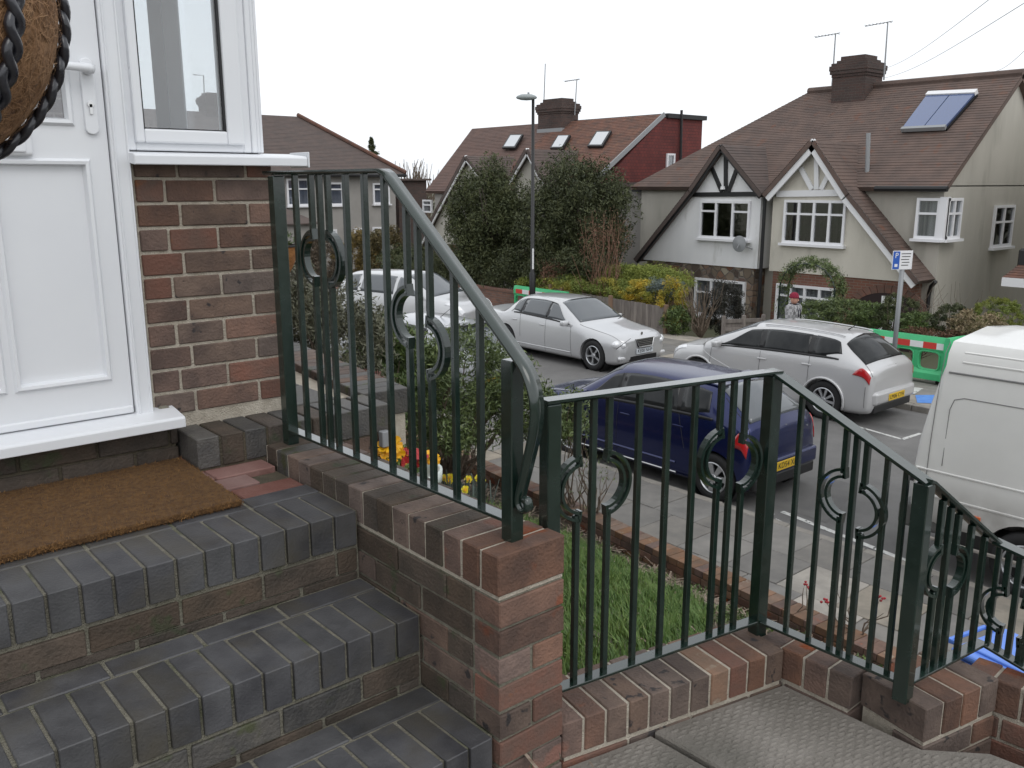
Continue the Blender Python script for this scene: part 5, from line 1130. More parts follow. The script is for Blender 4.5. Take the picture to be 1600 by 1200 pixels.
# arched porch opening of the cream house
ac=V(XG+.028,*yz(1383,500)); aw=.85; mbA=MB(); P=[(XG+.02,ac[1]-aw,GH)]+[(XG+.02,ac[1]-aw*math.cos(a),ac[2]+.28+.42*math.sin(a)) for a in np.linspace(0,PI,14)]+[(XG+.02,ac[1]+aw,GH)]
obj('porch_opening',fixn(MB().prism(P,(-.01,0,0)).mesh('p')),mat('porch_shadow',(.03,.018,.018),rough=.9),hA)
ar=MB(); k=15
for i in range(k):
    a0=PI*(i+.04)/k; a1=PI*(i+.96)/k; q=lambda a,r: (XG+.0,ac[1]-(aw+r)*math.cos(a),ac[2]+.28+(.42+r)*math.sin(a)); obj('arch_brick',fixn(MB().prism([q(a0,0),q(a1,0),q(a1,.2),q(a0,.2)],(.05,0,0)).mesh('a')),mb_r,hA)
for dy in (-.22,.05): obj('porch_post',MB().box((XG-.02,ac[1]+dy,GH),(XG+.0,ac[1]+dy+.09,ac[2]+.62)).mesh('p'),mwt,hA)
# lead / pipes / dish / corner bay
pp=F(1357,215,XG+.9); obj('vent_pipe',MB().tube([F(1357,208,XG+.9),F(1354,296,XG+.9)],[.06,.06],8).mesh('p'),mlead,hA)
obj('drainpipe',MB().tube([(XG-.06,pipeY,yz(1196,304)[1]),(XG-.06,pipeY,GH)],[.05,.05],8).mesh('d'),mblackt,hB); obj('hopper',bevel(MB().box((XG-.16,pipeY-.3,yz(1196,304)[1]-.05),(XG+.02,pipeY+.3,yz(1196,304)[1]+.06)).mesh('h'),.02),mblackt,hB)
ds=F(1155,381,XG-.35); vs,fs=lathe([(.001,.05),(.12,.04),(.22,.0),(.235,.0),(.22,-.01),(.12,.03)],20,'x'); dsh=solo('satellite_dish',fixn(mesh('satellite_dish',[(x*-1+ds[0],y+ds[1],z+ds[2]) for x,y,z in vs],fs,True)),mlead,'grey satellite dish fixed on the white rendered wall under the black gable','satellite dish')
obj('arm',MB().tube([ds+V(.0,0,0),ds+V(.3,-.25,-.15)],[.02,.02],6).tube([ds,ds+V(-.25,-.1,-.12)],[.012,.012],6).mesh('arm'),mlead,dsh)
# corner bay window
cb=F(1432,372,XW-.0); ct=F(1432,309,XW-.0); cy0=yEnd; bwid=float(cb[1]-cy0); hb=float(ct[2]-cb[2])
bay=glaz(hA,(XW-.12,cy0-.10,cb[2]),(0,1,0),bwid+.1,hb,2,.62,(-1,0,0),cols=[bwid*.22],cur=mcurtd)
glaz(hA,(XW-.12,cy0-.12,cb[2]),(1,0,0),.85,hb,2,.62,(0,-1,0),cur=mcurtd)
obj('bay_corner',MB().box((XW-.2,cy0-.18,cb[2]-.06),(XW+.0,cy0+.0,cb[2]+hb+.03)).mesh('b'),mframe,hA)
# window in the end wall
ew=ony(1545,393,cy0); ew2=ony(1584,320,cy0); glaz(hA,(ew[0],cy0-.005,ew[2]+.1),(1,0,0),float(ew2[0]-ew[0]),float(ew2[2]-ew[2])-.1,2,.6,(0,-1,0),cur=mcurtd)
# side lean: rainwater pipe at the corner
q=F(1462,440,XG+.3); obj('drainpipe',MB().tube([q,q+V(.1,.15,-.15),V(q[0]+.25,q[1]+.25,q[2]-.35),V(q[0]+.25,q[1]+.25,GH)],[.05]*4,8).mesh('d'),mblackt,hA)
# chimney stack on the ridge
cA=F(1300,168,XR-.2); cB=F(1369,160,XR-.2); chimney(hA,XR-.1,(cA[1]+cB[1])/2,zrg-.9,float(F(1338,96,XR)[2]),1.0,abs(cA[1]-cB[1])*.74,mchb)
# solar panel on the front slope
def onroof(px,py): 
    n=np.cross(V(0,1,0),V(XR-XE,0,zrg-zE)); d=ray(px,py); p=V(XE,0,zE); return CAM+d*((p-CAM)@n)/(d@n)
sp_=[onroof(*q) for q in ((1410,208),(1479,205),(1527,151),(1450,154))]; nr=unit(np.cross(sp_[1]-sp_[0],sp_[3]-sp_[0])); nr=nr*np.sign(nr[2])
sol=thing('solar_panel','blue solar panel in two halves on the tiled roof of the cream house','solar panel',tuple(sp_[0])); A_,B_,C_,D_=sp_
for k,(t0,t1) in enumerate(((0.01,.49),(.51,.99))):
    P=[A_+(B_-A_)*t0,A_+(B_-A_)*t1,D_+(C_-D_)*t1,D_+(C_-D_)*t0]; obj('collector',fixn(MB().prism([p+nr*.09 for p in P],nr*.06).mesh('c')),mat('solar_blue',(.07,.11,.24),rough=.15,coat=1),sol)
obj('frame',MB().beam(A_+nr*.12,B_+nr*.12,.10,.11,D_-A_).mesh('f'),mlead,sol); obj('frame',MB().beam(D_+nr*.12,C_+nr*.12,.16,.14,D_-A_).mesh('f'),mwt,sol)
for pa,pb in ((A_,D_),(B_,C_)): obj('bracket',MB().beam(pa+nr*.04,pb+nr*.04,.04,.08,B_-A_).mesh('f'),mblk,sol)
# aerials
def aerial(px,pyb,pyt,x,label,yag=True):
    b=F(px,pyb,x); t_=F(px,pyt,x); r=thing('tv_aerial',label,'aerial',tuple(b)); lean=V(0,-.12,0)
    obj('mast',MB().tube([b,t_+lean],[.025,.018],6).mesh('m'),mlead,r)
    if yag:
        e=t_+lean; bo=MB().tube([e+V(0,.7,-.02),e+V(0,-.15,.02)],[.012]*2,5)
        for k in range(7): p=e+V(0,.65-.12*k,0); bo.tube([p+V(-.12,0,0),p+V(.12,0,0)],[.008]*2,4)
        obj('antenna',bo.mesh('a'),mlead,r)
aerial(1381,125,36,XR-.2,'tall tv aerial at the right side of the cream house chimney'); aerial(1300,135,54,XR,'thin tv aerial left of the cream house chimney')
mtilew=mat('roof_tile_warm',(.105,.066,.056),(.14,.085,.07),2.4,.85,.7,25)
# ---- middle house with dark and red roof ---------------------------------
hC=thing('semi_detached_house','semi-detached house with dark left roof, red tiled right roof and a red tile-hung end','house',tuple(F(880,450)*V(1,1,0)+V(0,0,GH)))
cr1=F(738,200,XR); cr2=F(1037,180,XR); zc2=float((cr1[2]+cr2[2])/2); zc2e=.62
pty=float(F(872,190,XR)[1]); eL_=float(F(655,303,XF)[1]); eR_=float(cr2[1])
yE2=eR_
tiles(hC,(XE,pty,zc2e),(XE,yE2,zc2e+.25),(XR,yE2,zc2),(XR,pty,zc2),mtiler); tiles(hC,(XE,eL_,zc2e),(XE,pty,zc2e),(XR,pty,zc2),(XR,float(cr1[1]),zc2),mtilew)
tiles(hC,(2*XR-XE,eL_,zc2e),(XE,eL_,zc2e),(XR+.01,float(cr1[1]),zc2),(XR+.01,float(cr1[1])+.01,zc2),mtilew)
tiles(hC,(2*XR-XE,pty,zc2e),(2*XR-XE,eL_,zc2e),(XR,float(cr1[1]),zc2),(XR,pty,zc2),mtiled)
mredh=brickmat('hung_tile_red',((.16,.035,.03),(.12,.03,.028)),(.06,.02,.02),.17,.11,'sum')
obj('wall',MB().box((XW,yE2+.02,GH),(2*XR-XW,eL_-.3,zc2e+.1)).mesh('w'),mgrend,hC)
obj('tile_hung_end',fixn(MB().prism([(XE+.2,yE2-.0,zc2e),(XR,yE2-.0,zc2-.12),(XR+.3,yE2,zc2-.12),(XR+2.3,yE2,zc2-.12),(XR+2.3,yE2,zc2e)],(0,.25,0)).mesh('t')),mredh,hC)
obj('rear_dormer',MB().box((XR+.3,yE2+.02,zc2e),(XR+2.3,pty,zc2-.08)).mesh('d'),mredh,hC); obj('flat_roof',MB().box((XR+.15,yE2-.1,zc2-.12),(XR+2.45,pty,zc2+.04)).mesh('d'),mblackt,hC)
board(hC,V(XE-.1,yE2-.04,zc2e+.18),V(XR,yE2-.04,zc2-.0),.16,.05,V(0,0,1),mlead,'verge_board'); 
w1=ony(1040,272,yE2-.01); w2=ony(1051,240,yE2-.01); glaz(hC,(w1[0],yE2-.01,w1[2]),(1,0,0),float(w2[0]-w1[0])+.1,float(w2[2]-w1[2]),1,0,(0,-1,0),cur=mcurtd)
obj('soil_pipe',MB().tube([ony(1063,282,yE2-.1),ony(1065,172,yE2-.1)],[.05,.05],8).mesh('p'),mblackt,hC)
# lower side wing (grey render) right of the evergreens
lw0=F(985,292,XF+1.0); lw1=F(1060,292,XF+1.0); obj('side_wing',MB().box((XF+1.0,float(lw1[1]),GH),(XR+3,float(lw0[1])+1.5,float(lw0[2]))).mesh('w'),mgrend,hC)
obj('wing_roof',MB().box((XF+.8,float(lw1[1])-.1,float(lw0[2])),(XR+3,float(lw0[1])+1.5,float(lw0[2])+.15)).mesh('w'),mtiled,hC)
board(hC,(XF+.8,float(lw0[1])-.25,float(lw0[2])-.1),(XF+.8,float(lw1[1]),float(lw0[2])-.1),.12,.08,V(0,0,1),mblackt,'gutter')
b1=F(1025,358,XF+.95); b2=F(1047,310,XF+.95); glaz(hC,(XF+.95,float(b2[1]),float(b1[2])),(0,1,0),abs(float(b1[1]-b2[1])),float(b2[2]-b1[2]),1,.6,(-1,0,0),cur=mcurt)
def skylight(px0,px1,py0,py1,label=None):
    n=np.cross(V(0,1,0),V(XR-XE,0,zc2-zc2e)); p0=V(XE,0,zc2e+.1)
    def h(px,py): d=ray(px,py); return CAM+d*((p0-CAM)@n)/(d@n)
    nn=unit(n)*np.sign(n[2]); a,b,c=h(px0,py1),h(px0+(px1-px0)*.62,py1),h(px1,py0); d=a+(c-b); 
    o=obj('skylight',fixn(MB().prism([a+nn*.02,b+nn*.02,c+nn*.02,d+nn*.02],nn*.09).mesh('s')),mblk,hC); e=lambda p,t,u: a+(b-a)*t+(d-a)*u+nn*.115
    obj('pane',fixn(MB().prism([e(a,.1,.08),e(a,.9,.08),e(a,.9,.92),e(a,.1,.92)],nn*.006).mesh('p')),mat('skylight_glass',(.45,.47,.5),rough=.08,spec=1,coat=1),o)
skylight(786,819,213,234); skylight(861,893,214,235); skylight(919,957,208,232)
chA=F(848,200,XR); chB=F(902,196,XR); chimney(hC,XR-.1,float((chA[1]+chB[1])/2),zc2-.7,float(F(875,160,XR)[2]),.95,abs(float(chA[1]-chB[1]))*.68,mchb)
for (ap,l_,r_) in (((735,247),[(690,330),(655,398)],[(757,275)]),((831,236),[(805,280)],[(850,275),(905,340)])):
    gable(hC,XG,yz(*ap),[yz(*q) for q in l_],[yz(*q) for q in r_],zj,mcreamd,mfb,mwt,.2,mtiled,XR-1.5)
win_on(hC,662,676,312,332,1,.6,x=XW-.01,cur=mcurtd,sill=False)
aerial(849,152+30,100,XR-.2,'plain upright aerial pole left of the middle house chimney',False); aerial(898,180,125,XR,'small tv aerial right of the middle house chimney')
# ---- grey hipped house at the left --------------------------------------
hD=thing('hipped_house','grey rendered house with brown hipped roof, end on, seen through the railing','house',(20,36,GH))
Y0=36.0; gx0=float(ony(235,275,Y0)[0]); gx1=float(ony(617,275,Y0)[0]); ze=float(ony(520,272,Y0)[2]); zt3=float(ony(440,181,Y0+5)[2])
obj('wall',MB().box((gx0-2,Y0,GH),(gx1,Y0+10,ze)).mesh('w'),mgrend,hD)
px1=float(ony(465,180,Y0+5)[0]); e_=.4
tiles(hD,(gx0-2,Y0-e_,ze),(gx1+e_,Y0-e_,ze),(px1,Y0+5,zt3),(gx0-2,Y0+5,zt3),mtiled,.16); tiles(hD,(gx1+e_,Y0-e_,ze),(gx1+e_,Y0+10.4,ze),(px1,Y0+5.01,zt3),(px1,Y0+5,zt3),mtiled,.16)
obj('gutter',MB().tube([(gx0-2,Y0-e_,ze-.05),(gx1+e_,Y0-e_,ze-.05)],[.08,.08],6).mesh('g'),mblackt,hD)
obj('hip_tile',MB().tube([(gx1+e_,Y0-e_,ze+.1),(px1,Y0+5,zt3+.1)],[.1,.1],6).mesh('g'),mtiler,hD)
def win_y(root,x0p,x1p,pt,pb,nx,tr,**k):
    a=ony(x0p,pb,Y0-.02); b=ony(x1p,pt,Y0-.02); glaz(root,(a[0],Y0-.01,a[2]),(1,0,0),float(b[0]-a[0]),float(b[2]-a[2]),nx,tr,(0,-1,0),bar=.09,**k)
chq=ony(333,180,Y0+5); chimney(hD,float(chq[0]),Y0+5,zt3-.7,float(ony(333,150,Y0+5)[2]),1.0,1.0,mchb); qa=ony(318,145,Y0+5); qb=ony(318,118,Y0+5); obj('aerial_mast',MB().tube([qa+V(0,0,-1),qb,qb+V(-.5,0,0)],[.03]*3,5).mesh('m'),mlead,hD)
win_y(hD,449,482,279,322,2,.62,cur=mcurtb); win_y(hD,513,535,285,321,1,.7,cur=mcurtb); win_y(hD,583,608,286,319,2,.7,cur=mcurtb); win_y(hD,553,567,356,367,1,0,cur=mcurtd); win_y(hD,582,609,354,366,2,0,cur=mcurtd); win_y(hD,515,526,358,370,1,0,cur=mcurtd)
lz0=ony(436,365,Y0-3); lz1=ony(500,347,Y0-3); 
obj('bay_roof',fixn(MB().prism([(gx0-2,Y0-3,float(lz0[2])+.35),(float(lz1[0]),Y0-3,float(lz0[2])+.35),(float(lz1[0]),Y0,float(lz0[2])+.35)],(0,0,.05)).add([(gx0-2,Y0-3,float(lz0[2])+.4),(float(lz1[0]),Y0-3,float(lz0[2])+.4),(float(lz1[0])-2.5,Y0-.2,float(lz0[2])+1.9),(gx0-2,Y0-.2,float(lz0[2])+1.9),(float(lz1[0]),Y0,float(lz0[2])+.4)],[(0,1,2,3),(1,4,2)]).mesh('r')),mtiled,hD)
obj('bay_wall',MB().box((gx0-2,Y0-2.8,GH),(float(lz1[0])-.3,Y0,float(lz0[2])+.35)).mesh('w'),mgrend,hD)
# brown gabled building in the gap
hE=thing('house','plain brown brick house side wall glimpsed between the grey house and the dark roof','house',(25,38,GH)); a=ony(622,282,38); b=ony(652,282,38)
obj('wall',MB().box((a[0],38,GH),(b[0]+.6,46,float(a[2]))).mesh('w'),mchb,hE); obj('roof',MB().box((a[0]-.2,37.8,float(a[2])),(b[0]+.8,46,float(a[2])+.1)).mesh('r'),mtiled,hE)
# neighbour's porch at the far right
hF=thing('house','house at the right edge with a tiled porch roof on a white carved bracket','house',(22.5,2,GH)); 
yN=float(onx(1566,440,XF)[1]); zpt=float(onx(1580,441,XF)[2])
obj('wall',MB().box((XF+1.2,yN-6,GH),(XF+9,yN-.35,3.2)).mesh('w'),mcreamd,hF); obj('ground_floor_wall',MB().box((XF+1.1,yN-6,GH),(XF+1.2,yN-.5,zpt-.1)).mesh('w'),mfb,hF)
tiles(hF,(XF,yN,zpt+.1),(XF,yN-4,zpt+.1),(XF+1.3,yN-4,zpt+.75),(XF+1.3,yN-.3,zpt+.75),mtiler,.11); board(hF,(XF-.02,yN,zpt),(XF-.02,yN-4,zpt),.2,.05,V(0,0,1),mwt,'fascia')
br_=[(XF+1.1,yN-.55,zpt-.1),(XF+.2,yN-.55,zpt-.1),(XF+.35,yN-.55,zpt-.3),(XF+.8,yN-.55,zpt-.55),(XF+.95,yN-.55,zpt-.95),(XF+1.1,yN-.55,zpt-1.0)]
obj('porch_bracket',fixn(MB().prism(br_,(0,-.14,0)).mesh('b')),mwt,hF); obj('door_panel',MB().box((XF+1.05,yN-1.8,GH),(XF+1.09,yN-.9,zpt-.15)).mesh('d'),mframe,hF)
obj('lantern',bevel(MB().box((XF+.5,yN-.35,zpt+.25),(XF+.75,yN-.08,zpt+.75)).mesh('l'),.05),mblk,hF)
# ------------------------------------------------------------------ VEGETATION
def leaves(cent,rad,n,size,clumps=60,cr=.28,asp=.5,shell=.55,seed=0,flat=.0,up=0.):
    """leaf-sized quads gathered into clumps through an ellipsoid; returns verts, quads"""
    g=np.random.default_rng(seed); cent=V(cent); rad=V(rad)
    d=g.normal(size=(clumps,3)); d/=np.linalg.norm(d,axis=1)[:,None]; rr_=shell+(1-shell)*g.random(clumps)**.6; cc=d*rr_[:,None]
    crs=cr*g.uniform(.55,1.3,clumps); k=g.integers(0,clumps,n); e=g.normal(size=(n,3)); e/=np.linalg.norm(e,axis=1)[:,None]; P=cent+(cc[k]+e*(crs[k]*g.random(n)**.4)[:,None])*rad
    a=g.normal(size=(n,3)); a[:,2]+=up; a/=np.linalg.norm(a,axis=1)[:,None]; b=g.normal(size=(n,3)); b-=a*(a*b).sum(1)[:,None]; b/=np.linalg.norm(b,axis=1)[:,None]
    s=size*g.uniform(.6,1.3,n)[:,None]; c_=np.cross(a,b)
    v=np.stack([P-a*s,P+b*s*asp*.5+c_*s*.12,P+a*s,P-b*s*asp*.5+c_*s*.12],1).reshape(-1,3); f=np.arange(4*n).reshape(-1,4); return v,f
def foliage(root,parts,mt,name='crown',kind=None):
    vs=[];fs=[];o=0
    for v,f in parts: vs.append(v); fs.append(f+o); o+=len(v)
    return obj(name,mesh(name,np.concatenate(vs),np.concatenate(fs)),mt,root,kind=kind)
def branches(base,tops,r0,seed=0,wob=.06,k=5,seg=5):
    g=np.random.default_rng(seed); mb=MB(); base=V(base)
    for t in tops:
        t=V(t); L=np.linalg.norm(t-base); P=[base+(t-base)*(i/seg)+(g.normal(0,wob*L,3)*(0 if i in (0,) else 1)*math.sin(PI*i/seg+.2)) for i in range(seg+1)]
        mb.tube(P,[r0*(1-.8*i/seg) for i in range(seg+1)],k)
    return mb
def shrub(name,label,cat,c,rad,n,size,mt,zg_=None,seed=0,clumps=60,cr=.28,asp=.5,group=None,stems=5,rs=.02,core=True,**k):
    c=V(c); base=V(c[0],c[1],zg_ if zg_ is not None else c[2]-rad[2]); r=thing(name,label,cat,tuple(base),0,group)
    foliage(r,[leaves(c,rad,n,size,clumps,cr,asp,seed=seed,**k)],mt,'foliage')
    g=np.random.default_rng(seed+5); tops=[c+V(*(g.uniform(-.6,.6,3)))*V(rad) for _ in range(stems)]
    obj('stem',branches(base,tops,rs,seed).mesh('stem'),mtwig,r); return r
# two big clipped evergreens in front of the middle house
def tree(name,label,px,py,pt,X,rw,rh,seed,n=26000):
    top_=onx(px,pt,X); cen=onx(px,py,X); r=thing(name,label,'tree',(X,float(cen[1]),-2.9))
    rz_=float(top_[2]-cen[2])
    parts=[leaves((X,cen[1],cen[2]),(rw*.9,rw,rz_),int(n*1.8),.062,220,.26,.55,.42,seed,up=.3)]
    foliage(r,parts,mleafd)
    tr=MB().tube([(X-.1,cen[1],-2.95),(X-.05,cen[1]+.05,-2.0),(X,cen[1],float(cen[2]))],[.17,.13,.08],8); obj('trunk',tr.mesh('trunk',True),mtrunk,r)
    g=np.random.default_rng(seed); tops=[V(X,cen[1],cen[2])+g.uniform(-.7,.7,3)*V(rw,rw,rz_) for _ in range(9)]; obj('limb',branches((X-.05,cen[1],-2.0),tops,.07,seed).mesh('limb'),mtrunk,r); return r
tree('evergreen_tree','dark evergreen tree left of the lamp post, on a bare trunk',764,352,258,18.2,1.55,1.6,11)
tree('evergreen_tree','larger dark evergreen tree right of the lamp post, before the middle house',900,345,243,18.4,1.75,1.7,12,30000)
# dark mass of hedge below them
hd=thing('dark_hedge','dark overgrown hedge behind the far brick wall, under the evergreens','hedge',(17.4,21,-2.9))
foliage(hd,[leaves(F(px,py,17.3),(.6,1.1,.75),7000,.06,60,.4,.5,.3,20+i) for i,(px,py) in enumerate(((650,425),(700,430),(745,425),(800,425),(850,420),(905,418)))],mleafd,'foliage')
hd2=thing('dark_hedge','dark clipped hedge far left behind the people carrier','hedge',(17.5,30,-2.9))
foliage(hd2,[leaves(F(px,420,18.5),(.6,1.6,.9),5000,.08,60,.35,.5,.3,40+i) for i,px in enumerate((628,655,680))],mleafd,'foliage')
# russet bare shrub and twigs
for i,(px,py,rw,rh,lab) in enumerate(((942,385,.75,1.0,'russet half-bare shrub in front of the dark evergreens'),(868,430,.5,.5,'small russet twiggy shrub beside the lamp post'))):
    c=F(px,py,17.0); r=thing('russet_shrub',lab,'shrub',(17,float(c[1]),-2.9)); g=np.random.default_rng(i+60)
    foliage(r,[leaves(c,(rw,rw,rh),1500,.035,60,.35,.5,.2,60+i)],mleafr,'foliage'); tops=[c+g.uniform(-1,1,3)*V(rw,rw,rh) for _ in range(55)]; obj('twig',branches((17,c[1],-2.9),tops,.018,60+i,.05,4,4).mesh('twig'),mat('russet_twig',(.16,.08,.05),(.22,.13,.09),9,.8),r,kind='stuff')
# hedges above the board fence: yellow-green clipped hedge and mixed shrubs
hy=thing('clipped_hedge','yellow-green clipped hedge growing over the grey board fence','hedge',(17.3,14,-2.9))
pts=[(842,447),(870,446),(900,448),(930,450),(960,452)]
foliage(hy,[leaves(F(px,py,17.0),(.55,.85,.30),7000,.035,70,.4,.5,.5,80+i) for i,(px,py) in enumerate(pts)],mleafy,'foliage')
hy2=thing('clipped_hedge','bright green domed hedge top behind the fence, below the white gabled wall','hedge',(18.3,13.5,-2.9))
foliage(hy2,[leaves(F(px,py,18.3),(.7,.9,.38),7000,.035,70,.4,.5,.5,90+i) for i,(px,py) in enumerate(((950,438),(980,434),(1012,434),(1035,441)))],mat('leaf_fresh_green',(.15,.20,.035),(.28,.31,.06),3,.6),'foliage')
def bush(px,py,X,rad,n,size,mt,lab,cat='shrub',name='garden_shrub',seed=0,zf=-2.9,**k): 
    c=F(px,py,X); return shrub(name,lab,cat,c,rad,n,size,mt,zf,seed,**k)
bush(1005,456,16.85,(.4,.7,.30),7000,.035,mleafgo,'golden yellow leaved shrub on top of the board fence',seed=101)
bush(1040,452,17.1,(.45,.55,.32),6000,.035,mleafb,'blue-grey shrub between the golden shrub and the stone wall',seed=102)
bush(890,440,17.2,(.4,.6,.22),5000,.03,mleafb,'low blue-grey shrub at the left of the hedge by the lamp post',seed=103)
bush(1052,475,16.75,(.4,.42,.62),7000,.035,mleafgo,'tall yellow and green shrub past the end of the board fence',seed=104)
bush(1060,500,16.6,(.4,.45,.35),3500,.04,mleafl,'low bright green plant at the foot of the yellow shrub',seed=105)
bush(1128,478,17.4,(.45,.55,.62),8000,.035,mat('leaf_dark_purple',(.018,.016,.014),(.05,.05,.035),9,.6),'dark rounded shrub before the rubble stone wall',seed=106)
c=F(1097,488,16.8); r=thing('bare_shrub','bare branching shrub in front of the stone ground floor','shrub',(16.8,float(c[1]),-2.9)); g=np.random.default_rng(7)
obj('twig',branches((16.8,c[1],-2.9),[c+g.uniform(-1,1,3)*V(.4,.55,.35)+V(0,0,.45) for _ in range(45)],.022,7,.05,4,4).mesh('twig'),mtwig,r,kind='stuff')
bush(1320,487,17.3,(.45,.75,.28),8000,.03,mleafo,'clipped green hedge under the rose arch, right part',seed=108)
bush(1365,492,17.3,(.4,.5,.28),6000,.03,mleafl,'lighter green low hedge beside the porch arch',seed=109)
bush(1265,492,17.2,(.4,.6,.30),7000,.03,mleafo,'green hedge behind the walking person',seed=110)
bush(1405,490,17.2,(.36,.42,.42),9000,.025,mleafd,'dark clipped ball bush just left of the parking sign pole',seed=111,clumps=120,cr=.16,shell=.85)
bush(1487,502,16.9,(.36,.37,.34),9000,.025,mleafd,'dark clipped ball bush before the cream end wall',seed=112,clumps=120,cr=.16,shell=.85)
bush(1560,495,17.4,(.40,.46,.36),9000,.025,mleafy,'bright yellow-green clipped ball bush near the neighbour porch',seed=113,clumps=120,cr=.16,shell=.85)
bush(1437,505,16.9,(.3,.5,.20),3500,.035,mleafl,'small bright green shrub right of the sign pole',seed=114)
bush(1528,508,16.7,(.3,.55,.28),4500,.035,mat('leaf_pinkish_green',(.20,.17,.08),(.33,.25,.16),9,.6),'pinkish flowering shrub between the two clipped balls',seed=115)
bush(1500,525,16.6,(.25,1.1,.12),4000,.03,mleafr,'low straggly planting on top of the garden wall behind the barrier',seed=116)
for i,(px,lab) in enumerate(((1440,'bare climbing plant on the cream end wall beside the drainpipe'),(1500,'bare wispy shrub against the cream end wall'))):
    c=F(px,470,18.6); r=thing('climbing_plant',lab,'plant',(18.6,float(c[1]),-2.9)); g=np.random.default_rng(i+70); obj('twig',branches((18.6,c[1],-3),[c+g.uniform(-1,1,3)*V(.2,.6,.45) for _ in range(30)],.012,i,.08,4,5).mesh('twig'),mtwig,r,kind='stuff')
# rose arch
ra=thing('rose_arch','round garden arch overgrown with a thin climber before the cream house','garden arch',(18.2,float(F(1262,480,18.2)[1]),-2.9))
aL=F(1217,470,18.2); aR=F(1303,470,18.2); az=float(F(1262,412,18.2)[2]); ac_=(aL+aR)/2; hw_=abs(float(aL[1]-aR[1]))/2; zc_=az-hw_*.85
P=[(18.2,ac_[1]+hw_,-3)]+[(18.2,ac_[1]+hw_*math.cos(a),zc_+hw_*.85*math.sin(a)) for a in np.linspace(0,PI,16)]+[(18.2,ac_[1]-hw_,-3)]
obj('hoop',MB().tube(P,[.02]*len(P),6).mesh('h'),mgreen,ra); P2=[(18.6,y,z) for _,y,z in P]; obj('hoop',MB().tube(P2,[.02]*len(P),6).mesh('h'),mgreen,ra)
foliage(ra,[leaves((18.4,q[1],q[2]),(.3,.17,.17),330,.035,14,.6,.5,.2,200+i) for i,q in enumerate(P[2:-1])]+[leaves((18.4,ac_[1]+sg*hw_,zc_-.35),(.3,.14,.4),400,.035,14,.5,.5,.2,230+sg) for sg in (-1,1)],mleafo,'climber')
# grassy strips
gs=thing('verge_grass','','grass',(16.9,12,-2.9)); bpy.data.objects.remove(gs)
# board fence along the back of the far pavement
def onzz(px,py,z): return onz(px,py,z)
fA=V(16.45,float(onx(1042,500,16.45)[1]),0); fB=V(16.6,float(onx(862,450,16.6)[1]),0); fd=unit(fB-fA); fL=float(np.linalg.norm(fB-fA)); fzt=float(onx(1040,480,16.45)[2]); fz2=float(onx(880,452,16.6)[2])
bf=thing('board_fence','weathered grey vertical board fence with brown posts beside the silver saloon','fence',tuple(fA+V(0,0,-2.85)))
nb=int(fL/.105)
for i in range(nb):
    s_=(i+.5)*fL/nb; zt_=fzt+(fz2-fzt)*s_/fL+random.uniform(-.01,.01); p=fA+fd*s_; h_=zt_+2.86
    obj('board',cbox(.018,fL/nb-.004,round(h_,1),.003),mwood,bf,mtx=Matrix.Translation(Vector((p[0]+random.uniform(-.006,.006),p[1],zt_-round(h_,1)/2)))@Matrix.Rotation(math.atan2(fd[1],fd[0])-PI/2,4,'Z'))
for s_ in (0,2.0,4.0,5.8):
    p=fA+fd*min(s_,fL); obj('post',cbox(.09,.09,1.25,.006),mwoodb,bf,(p[0]-.05,p[1],fzt-.55+(fz2-fzt)*s_/fL))
obj('gravel_board',MB().beam(fA+V(-.01,0,-2.8),fB+V(-.01,0,-2.8),.03,.12,V(1,0,0)).mesh('g'),mwood,bf)
# low post and rail fence right of it
lf=thing('low_rail_fence','low grey post and rail fence behind the nose of the silver estate','fence',(16.4,8.6,-2.9)); la=onx(1131,500,16.4); lb_=onx(1193,496,17.3)
for t_ in (0,.5,1): p=la+(lb_-la)*t_; obj('post',cbox(.08,.08,.8,.006),mwood,lf,(p[0],p[1],float(la[2])-.3))
for dz in (-.0,-.2): obj('rail',MB().beam(la+V(0,0,dz-.03),V(lb_[0],lb_[1],la[2]+dz-.03),.05,.09,V(1,0,0)).mesh('r'),mwood,lf)
obj('trellis',MB().beam(la+V(.03,0,-.3),V(lb_[0]+.03,lb_[1],la[2]-.3),.01,.5,V(1,0,0)).mesh('r'),mwood,lf)
# far brick wall
mfw=brickmat('old_wall_brick',((.20,.10,.07),(.13,.075,.06)),(.16,.14,.12),.225,.075,'sum')
bwA=V(16.6,float(onx(868,450,16.6)[1]),0); bwB=V(16.9,float(onx(672,450,16.9)[1]),0); wz=float(onx(700,442,16.8)[2])
fw=thing('brick_wall','old red brick boundary wall behind the silver saloon, below the evergreens','wall',tuple(bwA+V(0,0,-2.9)))
obj('brickwork',MB().beam(bwA+V(0,0,(wz-2.95)/2),bwB+V(0,0,(wz-2.95)/2),.23,wz+2.95,V(1,0,0)).mesh('b'),mfw,fw); obj('coping',MB().beam(bwA+V(0,0,wz+.03),bwB+V(0,0,wz+.03),.27,.07,V(1,0,0)).mesh('b'),mb_r,fw)
